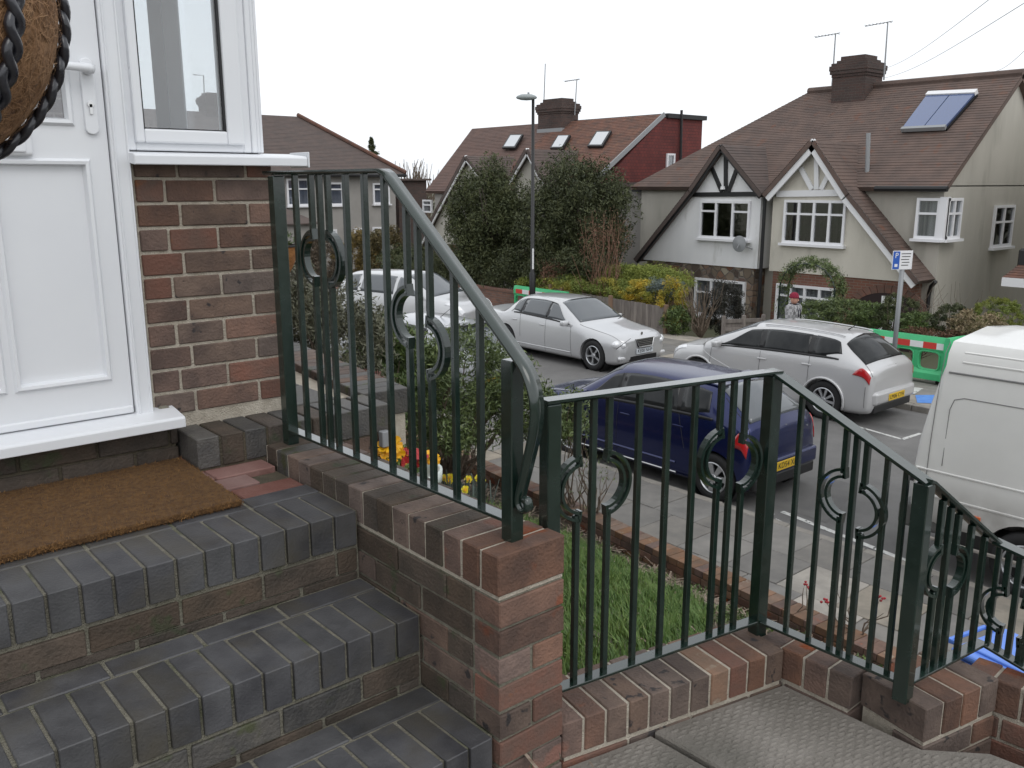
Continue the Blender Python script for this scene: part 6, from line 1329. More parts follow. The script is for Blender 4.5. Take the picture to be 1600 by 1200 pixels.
# brown timber fence and hedges at the far left
lfn=thing('timber_fence','brown timber fence at the far end of the road, behind the railing rings','fence',(14,33,-3)); 
a=ony(455,452,32); b=ony(560,446,31); obj('panel',MB().beam(a+V(0,0,-.4),b+V(0,0,-.4),.06,1.0,V(0,1,0)).mesh('p'),mwoodb,lfn); obj('cap_rail',MB().beam(a+V(0,0,.12),b+V(0,0,.12),.1,.06,V(0,1,0)).mesh('p'),mwoodb,lfn)
for i,(px,py,Y,rad,mt,lab) in enumerate(((560,400,32,(1.2,.6,1.1),mat('leaf_mustard',(.25,.17,.05),(.16,.13,.05),4,.7),'mustard brown hedge in front of the grey hipped house'),(600,398,31.5,(1.3,.6,1.2),mat('leaf_brown_green',(.16,.12,.05),(.10,.09,.04),4,.7),'brown-green hedge at the corner of the grey hipped house'),(500,420,31,(1.2,.5,1.3),mat('leaf_dull_brown',(.10,.075,.05),(.14,.11,.08),4,.8),'dull brown bare hedge behind the first railing ring'))):
    shrub('far_hedge',lab,'hedge',ony(px,py,Y),rad,9000,.08,mt,-3.0,300+i)
# conifer and bare trees beyond
cf_=ony(583,245,48); cn=thing('conifer_tree','small dark conifer top showing above the roof slope of the grey house','tree',(float(cf_[0]),48,-3)); g=np.random.default_rng(3)
P=[]
for i in range(9): z=cf_[2]+1.0-.42*i; P.append(leaves((cf_[0]+g.uniform(-.1,.1),48,z),(.12+.11*i,.12+.11*i,.22),500,.12,20,.5,.4,.3,400+i))
foliage(cn,P,mleafd); obj('trunk',MB().tube([(cf_[0],48,-3),(cf_[0],48,cf_[2]+1)],[.2,.03],6).mesh('t'),mtrunk,cn)
for i,(px,py,lab) in enumerate(((640,270,'bare winter tree between the grey house and the dark roof'),(660,278,'second bare winter tree close to the dark roof hip'))):
    c=ony(px,py,55); r=thing('bare_tree',lab,'tree',(float(c[0]),55,-3)); g=np.random.default_rng(i+30); mb=branches((c[0],55,-3),[c+g.uniform(-1,1,3)*V(1.4,1,1.1) for _ in range(60)],.09,i,.05,4,5); obj('branch',mb.mesh('b'),mtwig,r,kind='stuff'); obj('trunk',MB().tube([(c[0],55,-3),(c[0],55,0)],[.2,.12],7).mesh('t'),mtrunk,r)
# far distance: tree belts closing the gaps at ground level
bl=thing('distant_tree_belt','','trees'); bpy.data.objects.remove(bl)
tb_=obj('distant_trees',None,None); bpy.data.objects.remove(tb_)
v1,f1=leaves((10,75,-1),(45,4,3.5),16000,.45,200,.25,.6,.2,501); v2,f2=leaves((60,20,-1),(4,60,3.0),12000,.5,200,.25,.6,.2,502)
o=obj('distant_trees',mesh('distant_trees',np.concatenate([v1,v2]),np.concatenate([f1,f2+len(v1)])),mat('distant_foliage',(.07,.075,.05),(.12,.11,.085),.3,.9),kind='stuff'); o['label']='distant belt of trees closing the view behind the houses'; o['category']='trees'
# ---- our garden planting ---------------------------------------------------
def gz(x,y): return float(zg(x,y))
b1=ond(508,556,7.2); shrub('grey_green_shrub','dull grey-green small-leaved shrub just beyond the brick terrace','shrub',b1,(.50,.55,.62),17000,.028,mleafg,gz(*b1[:2]),600,clumps=110,cr=.25,asp=.45)
b1=ond(452,520,7.6); shrub('grey_green_shrub','grey-green shrub tucked behind the first railing post','shrub',b1,(.42,.45,.55),9000,.028,mleafg,gz(*b1[:2]),601,clumps=80)
b1=ond(520,612,6.6); shrub('red_stemmed_heather','low reddish heather at the edge of the brick terrace','plant',b1,(.4,.4,.16),5000,.03,mat('heather_red',(.22,.05,.045),(.34,.2,.18),22,.7),gz(*b1[:2]),602,asp=.25)
b2=ond(712,592,10.4); sh=thing('olive_shrub','large olive green shrub with bare lower stems behind the first railing','shrub',(float(b2[0]),float(b2[1]),-2.8))
foliage(sh,[leaves(b2,(.85,.85,.58),9500,.040,70,.30,.42,.35,610),leaves(ond(640,600,9.6),(.5,.5,.55),5500,.040,50,.3,.42,.35,611),leaves(ond(805,625,10.0),(.42,.42,.5),3300,.040,40,.32,.42,.3,612),leaves(ond(700,655,10.0),(.65,.65,.36),3300,.040,50,.32,.42,.3,613)],mleafo,'foliage')
g=np.random.default_rng(77); bb=onz(698,760,-2.80); tops=[b2+g.uniform(-.8,.8,3)*V(1,1,.7) for _ in range(26)]; obj('stem',branches(bb,tops,.032,77,.05,5,5).mesh('stem'),mtwig,sh); obj('trunk',MB().tube([bb,bb+V(.02,.02,.35)],[.09,.06],8).mesh('t'),mtrunk,sh)
s3=ond(602,585,8.6); shrub('light_green_shrub','fresh green leafy shrub between the terrace and the olive shrub','shrub',s3,(.36,.4,.55),7500,.038,mleafl,gz(*s3[:2]),620,clumps=60)
s3=ond(888,650,9.8); shrub('olive_shrub','sparse olive shrub by the brick edging behind the second railing post','shrub',s3,(.28,.32,.30),2200,.035,mleafo,-2.8,621,clumps=40,cr=.35,shell=.2,stems=14,rs=.012)
# bare rose stems
for i,(px,py,hgt,n,lab) in enumerate(((742,742,.75,16,'thin bare shrub stems before the pavement, left of the pillar'),(925,822,.95,18,'bare pruned rose stems at the far end of the grass'),(1335,1010,.55,9,'bare rose stems near the third railing'),(1260,985,.5,3,'single rose stem with a red hip by the brick edging'))):
    b=onz(px,py,-2.78); g=np.random.default_rng(i+800); r=thing('rose_bush',lab,'plant',tuple(b)); tops=[b+V(g.uniform(-.28,.28),g.uniform(-.28,.28),hgt*g.uniform(.6,1.05)) for _ in range(n)]
    obj('stem',branches(b,tops,.010,i+800,.06,5,5).mesh('stem'),mtwig,r)
    if i>1:
        for t_ in tops[:2]:
            hp_=MB()
            for q in range(5): o_=g.uniform(-.03,.03,3); vs,fs=lathe([(.001,.014),(.010,.009),(.012,0),(.001,-.011)],7); hp_.add([(x+t_[0]+o_[0],y+t_[1]+o_[1],z+t_[2]+o_[2]) for x,y,z in vs],fs)
            obj('red_bud',hp_.mesh('h'),mat('red_bud',(.35,.02,.03),rough=.5),r)
    else: foliage(r,[leaves(b+V(0,0,hgt*.6),(.3,.3,hgt*.45),240,.02,20,.4,.5,.2,i+820)],mleafo,'leaf_tuft','stuff')
# grass
lawn=[(.35,-1.15),(1.15,-1.32),(1.9,-.6),(3.2,.35),(4.2,1.15),(4.55,2.2),(4.95,4.2),(4.3,4.5),(3.0,4.2),(1.5,2.6),(.6,.3)]
n=42000; gx_=rng.uniform(.3,5.1,n*2); gy_=rng.uniform(-1.4,4.6,n*2); ok=inside(gx_,gy_,lawn); gx_=gx_[ok];gy_=gy_[ok]; n=len(gx_)
tuft=np.sin(gx_*9+np.cos(gy_*7)*2)*np.cos(gy_*8+gx_*3); hh=rng.uniform(.06,.18,n)*(1+.45*tuft); az_=rng.uniform(0,2*PI,n); ln=rng.uniform(.1,.75,n)*hh; wz_=rng.uniform(.0022,.0045,n)
gz_=zg(gx_,gy_)-.01; dx_,dy_=np.cos(az_),np.sin(az_)+.25; px_,py_=-np.sin(az_),np.cos(az_)
V5=np.zeros((n,5,3))
for k_,(t_,wf) in enumerate(((0,1),(0,-1),(.55,.8),(.55,-.8),(1,0))):
    V5[:,k_,0]=gx_+dx_*ln*t_**2+px_*wz_*wf; V5[:,k_,1]=gy_+dy_*ln*t_**2+py_*wz_*wf; V5[:,k_,2]=gz_+hh*t_*(1-.25*t_)
f=(np.array([[0,1,3],[0,3,2],[2,3,4]])[None]+np.arange(n)[:,None,None]*5).reshape(-1,3)
gr_=obj('grass',mesh('grass',V5.reshape(-1,3),f),mgrass,kind='stuff'); gr_['label']='bright green long grass on the sloping front garden'; gr_['category']='grass'
# dead leaves and twigs on the soil strip
n=5200; lx=rng.uniform(-.1,5.0,n); ly=rng.uniform(-2.6,8,n); lx=np.where(rng.random(n)<.7,edgex(ly)-np.abs(rng.normal(0,.45,n)),lx); lz=zg(lx,ly)+rng.uniform(.0,.03,n)
a=rng.uniform(0,2*PI,n); L_=rng.uniform(.02,.13,n); w_=rng.uniform(.003,.018,n); tl_=rng.uniform(-.02,.05,n)
VL=np.stack([np.stack([lx-np.cos(a)*L_/2-np.sin(a)*w_/2,ly-np.sin(a)*L_/2+np.cos(a)*w_/2,lz],1),np.stack([lx-np.cos(a)*L_/2+np.sin(a)*w_/2,ly-np.sin(a)*L_/2-np.cos(a)*w_/2,lz],1),np.stack([lx+np.cos(a)*L_/2+np.sin(a)*w_/2,ly+np.sin(a)*L_/2-np.cos(a)*w_/2,lz+tl_],1),np.stack([lx+np.cos(a)*L_/2-np.sin(a)*w_/2,ly+np.sin(a)*L_/2+np.cos(a)*w_/2,lz+tl_],1)],1).reshape(-1,3)
lt=obj('leaf_litter',mesh('leaf_litter',VL,np.arange(4*n).reshape(-1,4)),mat('dead_leaf',(.15,.10,.07),(.36,.30,.24),40,.9),kind='stuff'); lt['label']='dead leaves and twigs scattered on the soil strip by the brick edging'; lt['category']='leaf litter'
# small weeds
wv,wf=leaves((0,0,0),(1,1,1),10,.1,2,seed=1); P=[]
for i in range(46):
    y=rng.uniform(-1.8,3.5); x=edgex(y)-rng.uniform(.1,1.3); P.append(leaves((x,y,gz(x,y)+.03),(.12,.12,.05),130,.022,8,.6,.5,.2,900+i))
o=foliage(None,P,mleafl,'weeds','stuff'); o['label']='small green weeds between the soil strip and the grass'; o['category']='weeds'
# ---- flower pot -----------------------------------------------------------
fp=ond(628,712,3.35); pot=thing('flower_pot','tall pale pot of yellow and dark red primroses beside the parapet wall','flower pot',(float(fp[0]),float(fp[1]),-.62))
zt_=float(fp[2])-.055
vs,fs=lathe([(.10,-.62),(.135,zt_-.05),(.15,zt_-.045),(.152,zt_),(.138,zt_),(.13,zt_-.02),(.001,zt_-.03)],28); obj('pot',fixn(mesh('pot',[(x+fp[0],y+fp[1],z) for x,y,z in vs],fs,True)),mat('pale_glazed_pot',(.55,.6,.56),rough=.35),pot)
foliage(pot,[leaves((fp[0],fp[1],zt_+.02),(.13,.13,.035),260,.035,14,.5,.6,.2,950)],mleafl,'leaf_tuft','stuff')
def bloom(c,r,mt,nrm,eye):
    mb=MB(); nrm=unit(nrm); a=unit(np.cross(nrm,V(.3,.2,.9))); b=np.cross(nrm,a); k=6
    for i in range(k):
        t=2*PI*i/k; d=a*math.cos(t)+b*math.sin(t); e=a*-math.sin(t)+b*math.cos(t); c=V(c); lift=nrm*r*random.uniform(.15,.4)
        P=[c,c+d*r*.5-e*r*.36+lift*.4,c+d*r*.95-e*r*.38+lift,c+d*r*1.08+lift*.8,c+d*r*.95+e*r*.38+lift*1.1,c+d*r*.5+e*r*.36+lift*.4]; mb.add(P,[(0,1,2,3),(0,3,4,5)])
    return mb
myel=mat('petal_yellow',(.85,.50,.01),(.80,.36,.008),60,.5); mred_=mat('petal_red',(.30,.008,.015),(.45,.02,.02),40,.5); meye=mat('flower_eye',(.7,.35,.02),rough=.6); mlem=mat('petal_lemon',(.8,.68,.03),rough=.5)
tocam=unit(CAM-fp)
right=V(tocam[1]*-1,tocam[0],0); right=unit(right)*-1
if (right@cR)<0: right=-right
def flowers(spots,mt,r0,depthj=.03):
    for (u,v_) in spots:
        c=fp+right*u+V(0,0,v_)+tocam*random.uniform(-depthj,depthj); o=obj('flower',bloom(c,r0*random.uniform(.85,1.15),mt,tocam+V(random.uniform(-.5,.5),random.uniform(-.5,.5),random.uniform(.2,.9)),None).mesh('fl'),mt,pot)
        obj('eye',MB().tube([c+tocam*.004,c+tocam*.009],[.005,.003],6).mesh('e'),meye,o)
flowers([(-.115,.0),(-.105,.028),(-.085,-.015),(-.08,.035),(-.06,.015),(-.055,.04),(-.04,-.0),(-.035,.03),(-.03,.045),(-.02,.01)],myel,.032)
flowers([(.0,-.02),(.02,.0),(.03,-.025),(.045,.005),(.05,-.02),(.07,-.005),(.065,-.03),(.015,-.035)],mred_,.026)
flowers([(.10,-.02),(.105,.0),(.125,-.035),(.12,-.02)],myel,.022)
# daffodils
for i,(px,py,lab) in enumerate(((694,747,'left clump of yellow daffodils behind the railing bottom bar'),(744,756,'right clump of yellow daffodils near the thin bare stems'),(722,770,'middle clump of grey-green daffodil leaves with few blooms'))):
    d_=10.2-.4*i; c=ond(px,py,d_); r=thing('daffodils',lab,'daffodils',(float(c[0]),float(c[1]),float(c[2])-.3)); g=np.random.default_rng(i+40); mb=MB()
    for k in range(46):
        b=c+V(g.uniform(-.16,.16),g.uniform(-.16,.16),-.32); t_=b+V(g.uniform(-.12,.12),g.uniform(-.12,.12),g.uniform(.22,.42)); mb.beam(b,t_,.014,.002,V(g.normal(),g.normal(),0))
    obj('leaf_tuft',mb.mesh('l'),mleafb,r,kind='stuff')
    for k in range(3 if i<2 else 1):
        p=c+V(g.uniform(-.08,.08),g.uniform(-.08,.08),g.uniform(-.04,.06)); o=obj('flower',bloom(p,.042,mlem,unit(CAM-p)+V(0,0,.2),None).mesh('fl'),mlem,r); tcm=unit(CAM-p); obj('trumpet',MB().tube([p,p+tcm*.035],[.013,.020],8).mesh('e'),myel,o)
# ------------------------------------------------------------------ STREET FURNITURE
def boolcut(me,cutters):
    o=bpy.data.objects.new('tmp',me); COL.objects.link(o); cs=[]
    for cm in cutters:
        c=bpy.data.objects.new('cut',cm); COL.objects.link(c); cs.append(c); md=o.modifiers.new('b','BOOLEAN'); md.operation='DIFFERENCE'; md.solver='EXACT'; md.object=c
    dg=bpy.context.evaluated_depsgraph_get(); dg.update(); r=bpy.data.meshes.new_from_object(o.evaluated_get(dg))
    for q in cs+[o]: bpy.data.objects.remove(q)
    return r
def barrier(label,loc,rz,L=2.0,H=.92):
    r=thing('plastic_barrier',label,'barrier',loc,rz,'green plastic barriers on the far pavement')
    prof=[(-.10,.08),(.10,.08),(.10,.20),(.045,.28),(.045,.62),(.07,.66),(.07,H-.10),(.04,H),(-.04,H),(-.07,H-.10),(-.07,.66),(-.045,.62),(-.045,.28),(-.10,.20)]
    me=fixn(MB().prism([(x,-L/2,z) for x,z in prof],(0,L,0)).mesh('body')); cuts=[]
    for k in range(4):
        yc=-L/2+L*(k+.5)/4; w_=L*.085; P=[(-.3,yc+w_*1.15*(1 if abs(math.cos(a))>.0 else 0)*math.copysign(abs(math.cos(a))**.45,math.cos(a)),.44+.17*math.copysign(abs(math.sin(a))**.45,math.sin(a))) for a in np.linspace(0,2*PI,20,endpoint=False)]
        cuts.append(fixn(MB().prism(P,(.6,0,0)).mesh('c')))
    me=boolcut(me,cuts); bevel(me,.012,2); child(r,'body',me,mlime)
    for k in range(4):
        yc=-L/2+L*(k+.5)/4; w_=L*.085; P=[(-.048,yc+w_*1.2*math.copysign(abs(math.cos(a))**.45,math.cos(a)),.44+.185*math.copysign(abs(math.sin(a))**.45,math.sin(a))) for a in np.linspace(0,2*PI,21)]
        child(r,'hole_rim',MB().tube(P,[.018]*21,6,False).mesh('hr',True),mlime)
    for sg in (-1,1):
        foot=fixn(MB().prism([(-.26,sg*L*.36-.12,.0),(.26,sg*L*.36-.12,.0),(.26,sg*L*.36+.12,.0),(-.26,sg*L*.36+.12,.0)],(0,0,.10)).mesh('foot')); child(r,'foot',bevel(foot,.02,2),mblk)
    n=7
    for k in range(n):
        a=-L*.45+L*.9*k/n; b=-L*.45+L*.9*(k+1)/n
        for sx in (-1,1): child(r,'reflective_board',MB().box((sx*.075-.004,a,.68),(sx*.075+.004,b,.80)).mesh('rb'),mbred if k%2==0 else mwt)
    child(r,'top_slot',MB().box((-.025,-L*.3,H-.004),(.025,L*.3,H+.004)).mesh('ts'),mat('barrier_green_dark',(.04,.32,.13),rough=.5))
    return r
bz=ZP
ba=onx(1398,520,15.75); bb=onx(1497,525,15.75); barrier('green plastic barrier with red and white boards right of the silver estate',(15.75,float((ba[1]+bb[1])/2)+.12,bz),0,L=2.0,H=float(ba[2])-bz+.02)
c=onx(1506,528,16.1); barrier('green plastic barrier set at right angles, behind the van roof corner',(16.55,float(c[1])-.05,bz),math.radians(82),L=1.9,H=.93)
c1=onx(845,452,15.6); barrier('green plastic barrier behind the roof of the silver saloon',(15.6,float(c1[1]),bz),0,L=2.2,H=float(c1[2])-bz+.02)
# lamp post
XLp=14.75; lt_=onx(833,155,XLp); lb=thing('street_lamp','tall black street lamp with a grey oval head behind the silver saloon','street lamp',(XLp,float(lt_[1]),ZP))
yl_=float(lt_[1]); zt_=float(lt_[2])
obj('pole',MB().tube([(XLp,yl_,ZP),(XLp,yl_,ZP+1.4),(XLp,yl_,ZP+1.45),(XLp,yl_,zt_)],[.085,.085,.055,.038],12).mesh('pole',True),mblk,lb)
hd_=MB(); vs,fs=lathe([(.001,.11),(.10,.10),(.17,.05),(.19,.0),(.17,-.04),(.10,-.075),(.001,-.09)],20); fw_=-cR[:2]/np.linalg.norm(cR[:2])
hd_.add([((x*1.45)*fw_[0]-y*fw_[1]*.8+XLp+fw_[0]*.17,(x*1.45)*fw_[1]+y*fw_[0]*.8+yl_+fw_[1]*.17,z*.8+zt_+.04) for x,y,z in vs],fs); obj('lamp_head',fixn(hd_.mesh('h',True)),mat('lamp_grey',(.30,.33,.33),rough=.4),lb)
obj('photocell',MB().tube([(XLp+fw_[0]*.12,yl_+fw_[1]*.12,zt_+.1),(XLp+fw_[0]*.12,yl_+fw_[1]*.12,zt_+.17)],[.03,.025],8).mesh('p'),mlead,lb)
zs0=float(onx(830,420,XLp)[2]); zs1=float(onx(830,388,XLp)[2]); obj('white_label',MB().box((XLp-.05,yl_-.062,zs0),(XLp-.01,yl_-.042,zs1)).mesh('w'),mwt,lb)
# parking sign
XS=14.25; st_=onx(1415,423,XS); sb=onx(1400,520,XS); sg=thing('parking_sign','small blue and white parking sign on a grey pole beside the silver estate','sign',(XS,float(sb[1]),ZP)); ysg=float(sb[1])
obj('pole',MB().tube([(XS,ysg,ZP),(XS,ysg,float(st_[2])+.30)],[.042,.042],12).mesh('pole',True),mat('galvanised_grey',(.26,.27,.28),rough=.5,metal=.3),sg)
zc_=float(st_[2])+.02; fr_=Matrix.Translation(Vector((XS-.05,ysg-.01,zc_)))@Matrix.Rotation(math.radians(-28),4,'Z')
pl=obj('sign_plate',bevel(MB().box((-.20,-.012,.0),(.20,0,.33)).mesh('sp'),.004),mwt,sg,mtx=fr_)
obj('blue_panel',MB().box((-.19,-.015,.01),(-.06,-.0125,.32)).mesh('bp'),mat('sign_blue',(.02,.10,.45),rough=.4),pl,mtx=fr_)
def lettering(par,txt,size,mtx,mt,name='lettering'):
    cu=bpy.data.curves.new('t','FONT'); cu.body=txt; cu.size=size; cu.align_x='CENTER'; cu.align_y='CENTER'; cu.extrude=.0008; to=bpy.data.objects.new('t',cu); COL.objects.link(to); dg=bpy.context.evaluated_depsgraph_get(); dg.update(); tm=bpy.data.meshes.new_from_object(to.evaluated_get(dg)); bpy.data.objects.remove(to); return obj(name,tm,mt,par,mtx=mtx)
lettering(pl,'P',.13,fr_@Matrix.Translation(Vector((-.125,-.017,.245)))@Matrix.Rotation(PI/2,4,'X'),mwt)
ln_=MB()
for k,(a,b) in enumerate(((-.03,.16),(-.02,.15),(-.03,.13),(-.01,.14),(-.02,.12))): ln_.box((a,-.0145,.27-k*.05),(b,-.0125,.283-k*.05))
obj('small_print',ln_.mesh('sp'),mseal,pl,mtx=fr_,kind='stuff'); mb2=MB().box((-.155,-.0165,.05),(-.095,-.0145,.10)); obj('symbol',mb2.mesh('sy'),mwt,pl,mtx=fr_)
# overhead cables
for i,(a,b,lab) in enumerate((((1380,108),(1560,-12),'upper thin overhead cable against the sky above the solar panel'),((1382,122),(1600,5),'second thin overhead cable above the cream house roof'),((1550,112),(1640,40),'short overhead cable at the top right corner above the roof'))):
    A=onx(*a,26); B=onx(*b,9); me=MB().tube([A+(B-A)*t+V(0,0,-.12*math.sin(PI*t)) for t in np.linspace(0,1,12)],[.0045]*12,4).mesh('c'); solo('overhead_cable',me,mlead,lab,'cable')
# blue wheelie bin beyond the last wall corner
lz=-1.72; L0=onz(1484,1014,lz); L1=onz(1549,990,lz); bx_=unit(L1-L0); by_=V(bx_[1],-bx_[0],0); bin_=thing('wheelie_bin','blue wheelie bin whose lid shows beyond the last corner of the low wall','bin',tuple(L0*V(1,1,0)+V(0,0,-2.83)))
bl_=[L0,L0+bx_*.50,L0+bx_*.50+by_*.60,L0+by_*.60]; cbn=sum(bl_)/4
mblue_=mat('bin_blue',(.13,.27,.78),(.11,.24,.70),3,.4,.05,10)
lid=fixn(MB().prism([p+V(0,0,-.03) for p in bl_],(0,0,.045)).mesh('lid')); bevel(lid,.02,3); obj('lid',lid,mblue_,bin_)
obj('lid_rib',bevel(fixn(MB().prism([cbn+(p-cbn)*.7+V(0,0,.01) for p in bl_],(0,0,.02)).mesh('l')),.008,2),mblue_,bin_)
bd=MB(); q0=[cbn+(p-cbn)*.92 for p in bl_]; q1=[cbn+(p-cbn)*.74 for p in bl_]; bd.add([V(p[0],p[1],lz-.04) for p in q0]+[V(p[0],p[1],-2.78) for p in q1],[(0,1,2,3),(7,6,5,4),(0,4,5,1),(1,5,6,2),(2,6,7,3),(3,7,4,0)]); obj('body',bevel(fixn(bd.mesh('b')),.02,2),mblue_,bin_)
obj('handle',MB().tube([L0+bx_*.10-by_*.0+V(0,0,.0),L0+bx_*.08-by_*.07,L0+bx_*.42-by_*.07,L0+bx_*.40+V(0,0,.0)],[.015]*4,7).mesh('h'),mblue_,bin_)
obj('lid_plug',MB().tube([cbn+V(-.05,-.03,.02),cbn+V(-.05,-.03,.04)],[.03,.028],10).mesh('h'),mlead,bin_)
# ------------------------------------------------------------------ HANGING BASKETS
bc=ond(-222,-8,.97); rB=.195; hb_=thing('hanging_basket','large coir-lined hanging basket close to the camera beside the door handle','hanging basket',tuple(bc)); UPA=.62
vs,fs=lathe([(rB*math.cos(a),-rB*math.sin(a)) for a in np.linspace(-UPA,PI/2-.01,30)],56); mecb=fixn(mesh('coir_liner',[(x+bc[0],y+bc[1],z+bc[2]) for x,y,z in vs],fs,True))
mliner=mat('coir_liner',(.30,.165,.085),(.17,.085,.035),9,.95,1.2,70,c3=(.24,.13,.06),spots=((.10,.045,.02),30,.6,.1)); obj('coir_liner',mecb,mliner,hb_)
n=9000; th=rng.uniform(0,2*PI,n); ph=np.arcsin(rng.uniform(-.55,1,n)); nr_=np.stack([np.cos(th)*np.cos(ph),np.sin(th)*np.cos(ph),-np.sin(ph)],1); cpt=bc+nr_*(rB+rng.uniform(-.001,.003,n)[:,None])
t1_=rng.normal(size=(n,3)); t1_-=nr_*(t1_*nr_).sum(1)[:,None]; t1_/=np.linalg.norm(t1_,axis=1)[:,None]; t2_=np.cross(nr_,t1_); l_=rng.uniform(.005,.020,n)[:,None]; bw_=rng.uniform(.00018,.0004,n)[:,None]; bow=t2_*l_*rng.uniform(-.35,.35,n)[:,None]
P0=cpt-t1_*l_; P1=cpt+bow+nr_*.0015; P2=cpt+t1_*l_; vv=np.stack([P0-t2_*bw_,P0+t2_*bw_,P1-t2_*bw_,P1+t2_*bw_,P2-t2_*bw_,P2+t2_*bw_],1).reshape(-1,3); ff=(np.array([[0,1,3,2],[2,3,5,4]])[None]+np.arange(n)[:,None,None]*6).reshape(-1,4)
obj('coir_fibre',mesh('coir_fibre',vv,ff),mat('coir_strand',(.42,.25,.13),(.22,.11,.05),50,.9),hb_,kind='stuff')
vb_=bc-CAM; az0=math.atan2(-vb_[0],vb_[1])-.06; mrat=mat('black_plastic_rattan',(.012,.012,.018),(.035,.036,.045),50,.3,coat=.4)
for k in range(8):
    az_=az0+PI/4*k; e=V(math.cos(az_),math.sin(az_),0); pts1=[];pts2=[]; nst=90
    for i in range(nst):
        a=-UPA+(PI/2+UPA)*i/(nst-1); d=e*math.cos(a)+V(0,0,-math.sin(a)); tan=-e*math.sin(a)+V(0,0,-math.cos(a)); sd_=np.cross(d,tan); tw=a*rB/.026*2*PI*.5; c=bc+d*(rB+.007)
        pts1.append(c+(d*math.cos(tw)*.35+sd_*math.sin(tw))*.0068); pts2.append(c-(d*math.cos(tw)*.35+sd_*math.sin(tw))*.0068)
    for P in (pts1,pts2): obj('woven_strap',MB().tube(P,[.0058]*nst,7).mesh('strap',True),mrat,hb_)
rim_=[bc+V(math.cos(a),math.sin(a),0)*(rB+.008)*math.cos(UPA)+V(0,0,rB*math.sin(UPA)) for a in np.linspace(0,2*PI,49)]; obj('rim',MB().tube(rim_,[.011]*49,8,False).mesh('rim',True),mrat,hb_)
foliage(hb_,[leaves(bc+V(0,0,.17),(.14,.14,.07),500,.03,20,.4,.5,.2,990)],mleafl,'plant','stuff')
for k in range(3):
    a=az0+2.1*k+.5; obj('chain',MB().tube([bc+V(math.cos(a),math.sin(a),0)*rB,bc+V(0,0,.5)],[.002,.002],5).mesh('c'),mblk,hb_)
b2c=ond(440,384,3.55); h2=thing('hanging_basket','small cone-shaped coir hanging basket mostly hidden behind the first railing post','hanging basket',tuple(b2c)); vs,fs=lathe([(.066,0),(.062,-.03),(.045,-.075),(.022,-.115),(.001,-.13)],20)
obj('coir_cone',fixn(mesh('coir_cone',[(x+b2c[0],y+b2c[1],z+b2c[2]) for x,y,z in vs],fs,True)),mat('coir_orange',(.34,.15,.045),(.22,.09,.03),20,.9,.8,80),h2); obj('rim',MB().tube([b2c+V(math.cos(a),math.sin(a),0)*.068 for a in np.linspace(0,2*PI,21)],[.004]*21,6,False).mesh('r'),mblk,h2)
foliage(h2,[leaves(b2c+V(0,0,.03),(.05,.05,.035),140,.012,10,.5,.5,.2,991)],mleafl,'plant','stuff')
# ------------------------------------------------------------------ PERSON on the far pavement
def skin(name,V_,E_,R_,sub=2):
    me=bpy.data.meshes.new(name); me.from_pydata([tuple(v) for v in V_],E_,[]); o=bpy.data.objects.new(name,me); COL.objects.link(o); md=o.modifiers.new('s','SKIN'); md.use_smooth_shade=True
    for i,rr in enumerate(R_):
        rr=rr if isinstance(rr,tuple) else (rr,rr); me.skin_vertices[0].data[i].radius=rr
    me.skin_vertices[0].data[0].use_root=True
    ms=o.modifiers.new('u','SUBSURF'); ms.levels=sub; ms.render_levels=sub
    dg=bpy.context.evaluated_depsgraph_get(); dg.update(); r=bpy.data.meshes.new_from_object(o.evaluated_get(dg)); bpy.data.objects.remove(o); r.polygons.foreach_set('use_smooth',[True]*len(r.polygons)); return r
XPn=14.45; hp_=onx(1241,459,XPn); yP=float(hp_[1]); H_=float(hp_[2])-ZP; sc=H_/1.72
# faces along the street towards -y, walking
XPn=XPn
pr_=thing('person','person in a dark red knitted hat and grey checked jacket walking behind the estate','person',(XPn,yP,ZP),math.radians(8))
W0=WM[pr_.name]@Matrix.Scale(sc,4)
# local frame: facing -y; x to the person's left
SV=[(0,0,.95),(0,0,1.12),(0,-.01,1.30),(0,0,1.44),(0,-.01,1.51),(.17,0,1.42),(.24,.05,1.16),(.22,-.04,.92),(.215,-.07,.84),(-.17,0,1.42),(-.24,-.02,1.16),(-.22,-.14,.95),(-.215,-.18,.87),(.09,0,.90),(.10,-.10,.50),(.10,.02,.09),(.10,-.14,.03),(-.09,0,.90),(-.10,.06,.50),(-.10,.24,.12),(-.10,.12,.04)]
SE=[(0,1),(1,2),(2,3),(3,4),(3,5),(5,6),(6,7),(7,8),(3,9),(9,10),(10,11),(11,12),(0,13),(13,14),(14,15),(15,16),(0,17),(17,18),(18,19),(19,20)]
SR=[(.17,.14),(.17,.14),(.20,.15),(.14,.12),.06,.105,.075,.05,.04,.105,.075,.05,.04,(.095,.10),.07,.05,(.045,.035),(.095,.10),.07,.05,(.045,.035)]
mjk=bpy.data.materials.new('grey_check_jacket'); mjk.use_nodes=True; t=mjk.node_tree; b_=t.nodes['Principled BSDF']; b_.inputs['Roughness'].default_value=.9
tcn=N(t,'ShaderNodeTexCoord'); ck=N(t,'ShaderNodeTexChecker'); ck.inputs['Scale'].default_value=16; ck.inputs['Color1'].default_value=(.42,.42,.43,1); ck.inputs['Color2'].default_value=(.13,.13,.14,1); mpn=N(t,'ShaderNodeMapping'); mpn.inputs['Location'].default_value=(.013,.017,.011); t.links.new(tcn.outputs['Object'],mpn.inputs[0]); t.links.new(mpn.outputs[0],ck.inputs[0])
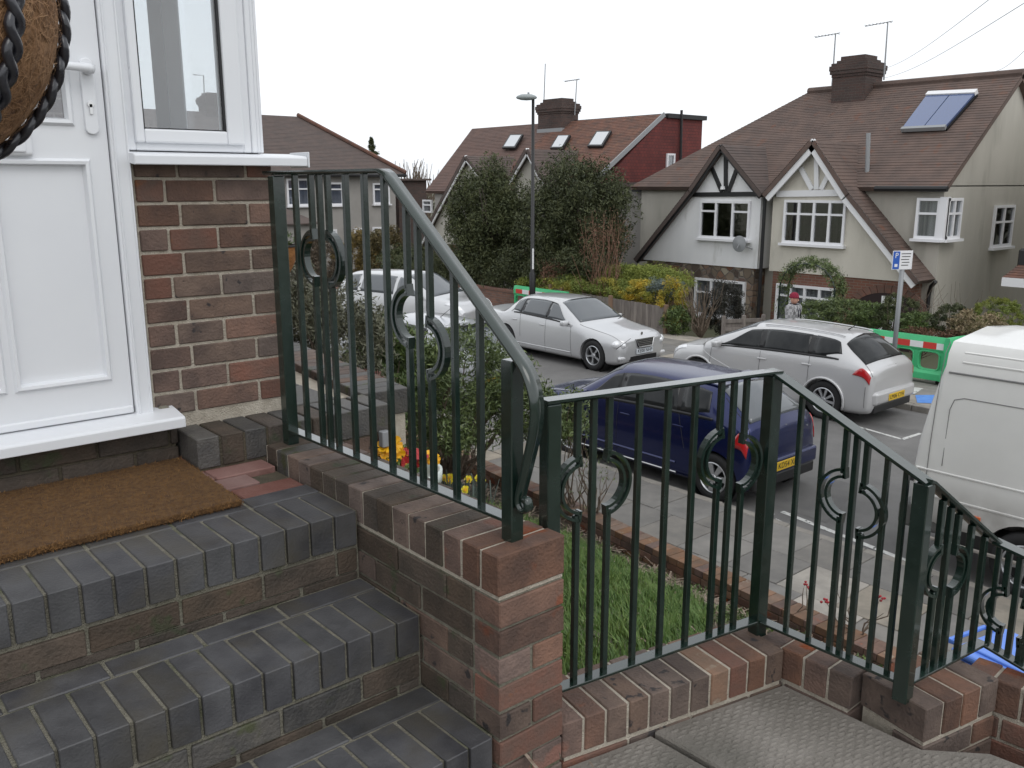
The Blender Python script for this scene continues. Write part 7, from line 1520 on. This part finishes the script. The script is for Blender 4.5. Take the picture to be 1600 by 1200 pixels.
ck2=N(t,'ShaderNodeTexNoise'); ck2.inputs['Scale'].default_value=30; mxn=N(t,'ShaderNodeMixRGB'); mxn.inputs[0].default_value=.4; t.links.new(ck.outputs[0],mxn.inputs[1]); mxn.inputs[2].default_value=(.33,.32,.32,1); t.links.new(mxn.outputs[0],b_.inputs['Base Color'])
body=skin('body',SV,SE,SR); mtr=mat('dark_trousers',(.02,.022,.03),rough=.9); mskin=mat('skin',(.50,.27,.20),rough=.55)
body.materials.append(mjk); body.materials.append(mtr); body.materials.append(mskin)
for p in body.polygons:
    z=p.center.z; p.material_index=1 if z<.88 and abs(p.center.x)<.2 else (2 if ((z>1.485 and abs(p.center.x)<.075) or (z<.885 and abs(p.center.x)>.19)) else 0)
obj('body',body,None,pr_,mtx=W0)
# head
hdv=[(0,-.005,1.50),(0,-.012,1.56),(0,-.012,1.63),(0,-.005,1.69)]; head=skin('head',hdv,[(0,1),(1,2),(2,3)],[(.05,.055),(.066,.082),(.072,.09),(.05,.06)]); ho=obj('head',head,mskin,pr_,mtx=W0)
fz=MB(); fz.add([(-.012,-.095,1.575),(.012,-.095,1.575),(0,-.125,1.582),(0,-.098,1.625)],[(0,1,2),(0,2,3),(1,3,2)]); obj('nose',fz.mesh('n'),mskin,ho,mtx=W0)
for sg_ in (-1,1):
    obj('eye',MB().tube([(sg_*.028,-.088,1.622),(sg_*.028,-.094,1.622)],[.010,.006],8).mesh('e'),mseal,ho,mtx=W0)
    obj('ear',bevel(MB().box((sg_*.074-.008,-.015,1.575),(sg_*.074+.008,.015,1.635)).mesh('e'),.006,2),mskin,ho,mtx=W0)
obj('mouth',MB().beam((-.022,-.092,1.548),(.022,-.092,1.548),.005,.008,V(0,0,1)).mesh('m'),mat('lip',(.35,.12,.10),rough=.6),ho,mtx=W0)
vs,fs=lathe([(.088,1.632),(.094,1.64),(.092,1.668),(.090,1.672),(.085,1.70),(.062,1.735),(.03,1.752),(.001,1.755)],24); obj('knitted_hat',fixn(mesh('hat',[(x*.9,y*1.1-.004,z) for x,y,z in vs],fs,True)),mat('hat_red',(.20,.012,.035),(.28,.02,.05),60,.95,1,120),pr_,mtx=W0)
sc_=MB(); 
for sg_ in (-1,1): sc_.tube([(sg_*.02,.06,1.50),(sg_*.075,.02,1.50),(sg_*.07,-.07,1.47),(sg_*.05,-.125,1.38),(sg_*.045,-.14,1.25)],[.022,.028,.028,.022,.018],7)
obj('scarf',sc_.mesh('s',True),mat('scarf_dark',(.012,.012,.03),rough=.95),pr_,mtx=W0)
mhand=MB()
for (hx,hy,hz) in ((.215,-.085,.80),(-.215,-.195,.83)):
    for k in range(4): mhand.tube([(hx-.024+.016*k,hy,hz+.03),(hx-.026+.017*k,hy-.012,hz-.02),(hx-.024+.016*k,hy-.004,hz-.055+.006*abs(k-1.5))],[.009,.008,.006],6)
    mhand.tube([(hx,hy-.01,hz+.035),(hx-.0,hy-.045,hz+.0),(hx,hy-.05,hz-.02)],[.011,.010,.008],6)
obj('finger',mhand.mesh('fing',True),mskin,pr_,mtx=W0,kind='stuff')

# ------------------------------------------------------------------ groups for things of one kind
GR={'car':'cars parked along the road','hatchback_car':'cars parked along the road','garden_shrub':'shrubs in the front gardens across the road','evergreen_tree':'evergreens in front of the middle house','overhead_cable':'overhead cables','rose_bush':'bare rose bushes in our front garden','daffodils':'daffodil clumps in our front garden','grey_green_shrub':'grey-green shrubs beyond the terrace','olive_shrub':'olive shrubs in our front garden','tv_aerial':'aerials on the chimneys','iron_railing':'dark green iron railings','hanging_basket':'coir hanging baskets','far_hedge':'hedges at the far end of the road','clipped_hedge':'clipped hedges over the board fence','dark_hedge':'dark hedges across the road','bare_tree':'bare winter trees beyond the houses','concrete_slab':'ribbed concrete slabs','russet_shrub':'russet bare shrubs across the road','climbing_plant':'bare plants on the cream end wall'}
for o in list(COL.objects):
    if o.parent is None and 'category' in o and 'group' not in o:
        k=o.name.split('.')[0]
        if o['category']=='car': o['group']=GR['car']
        elif k in GR: o['group']=GR[k]
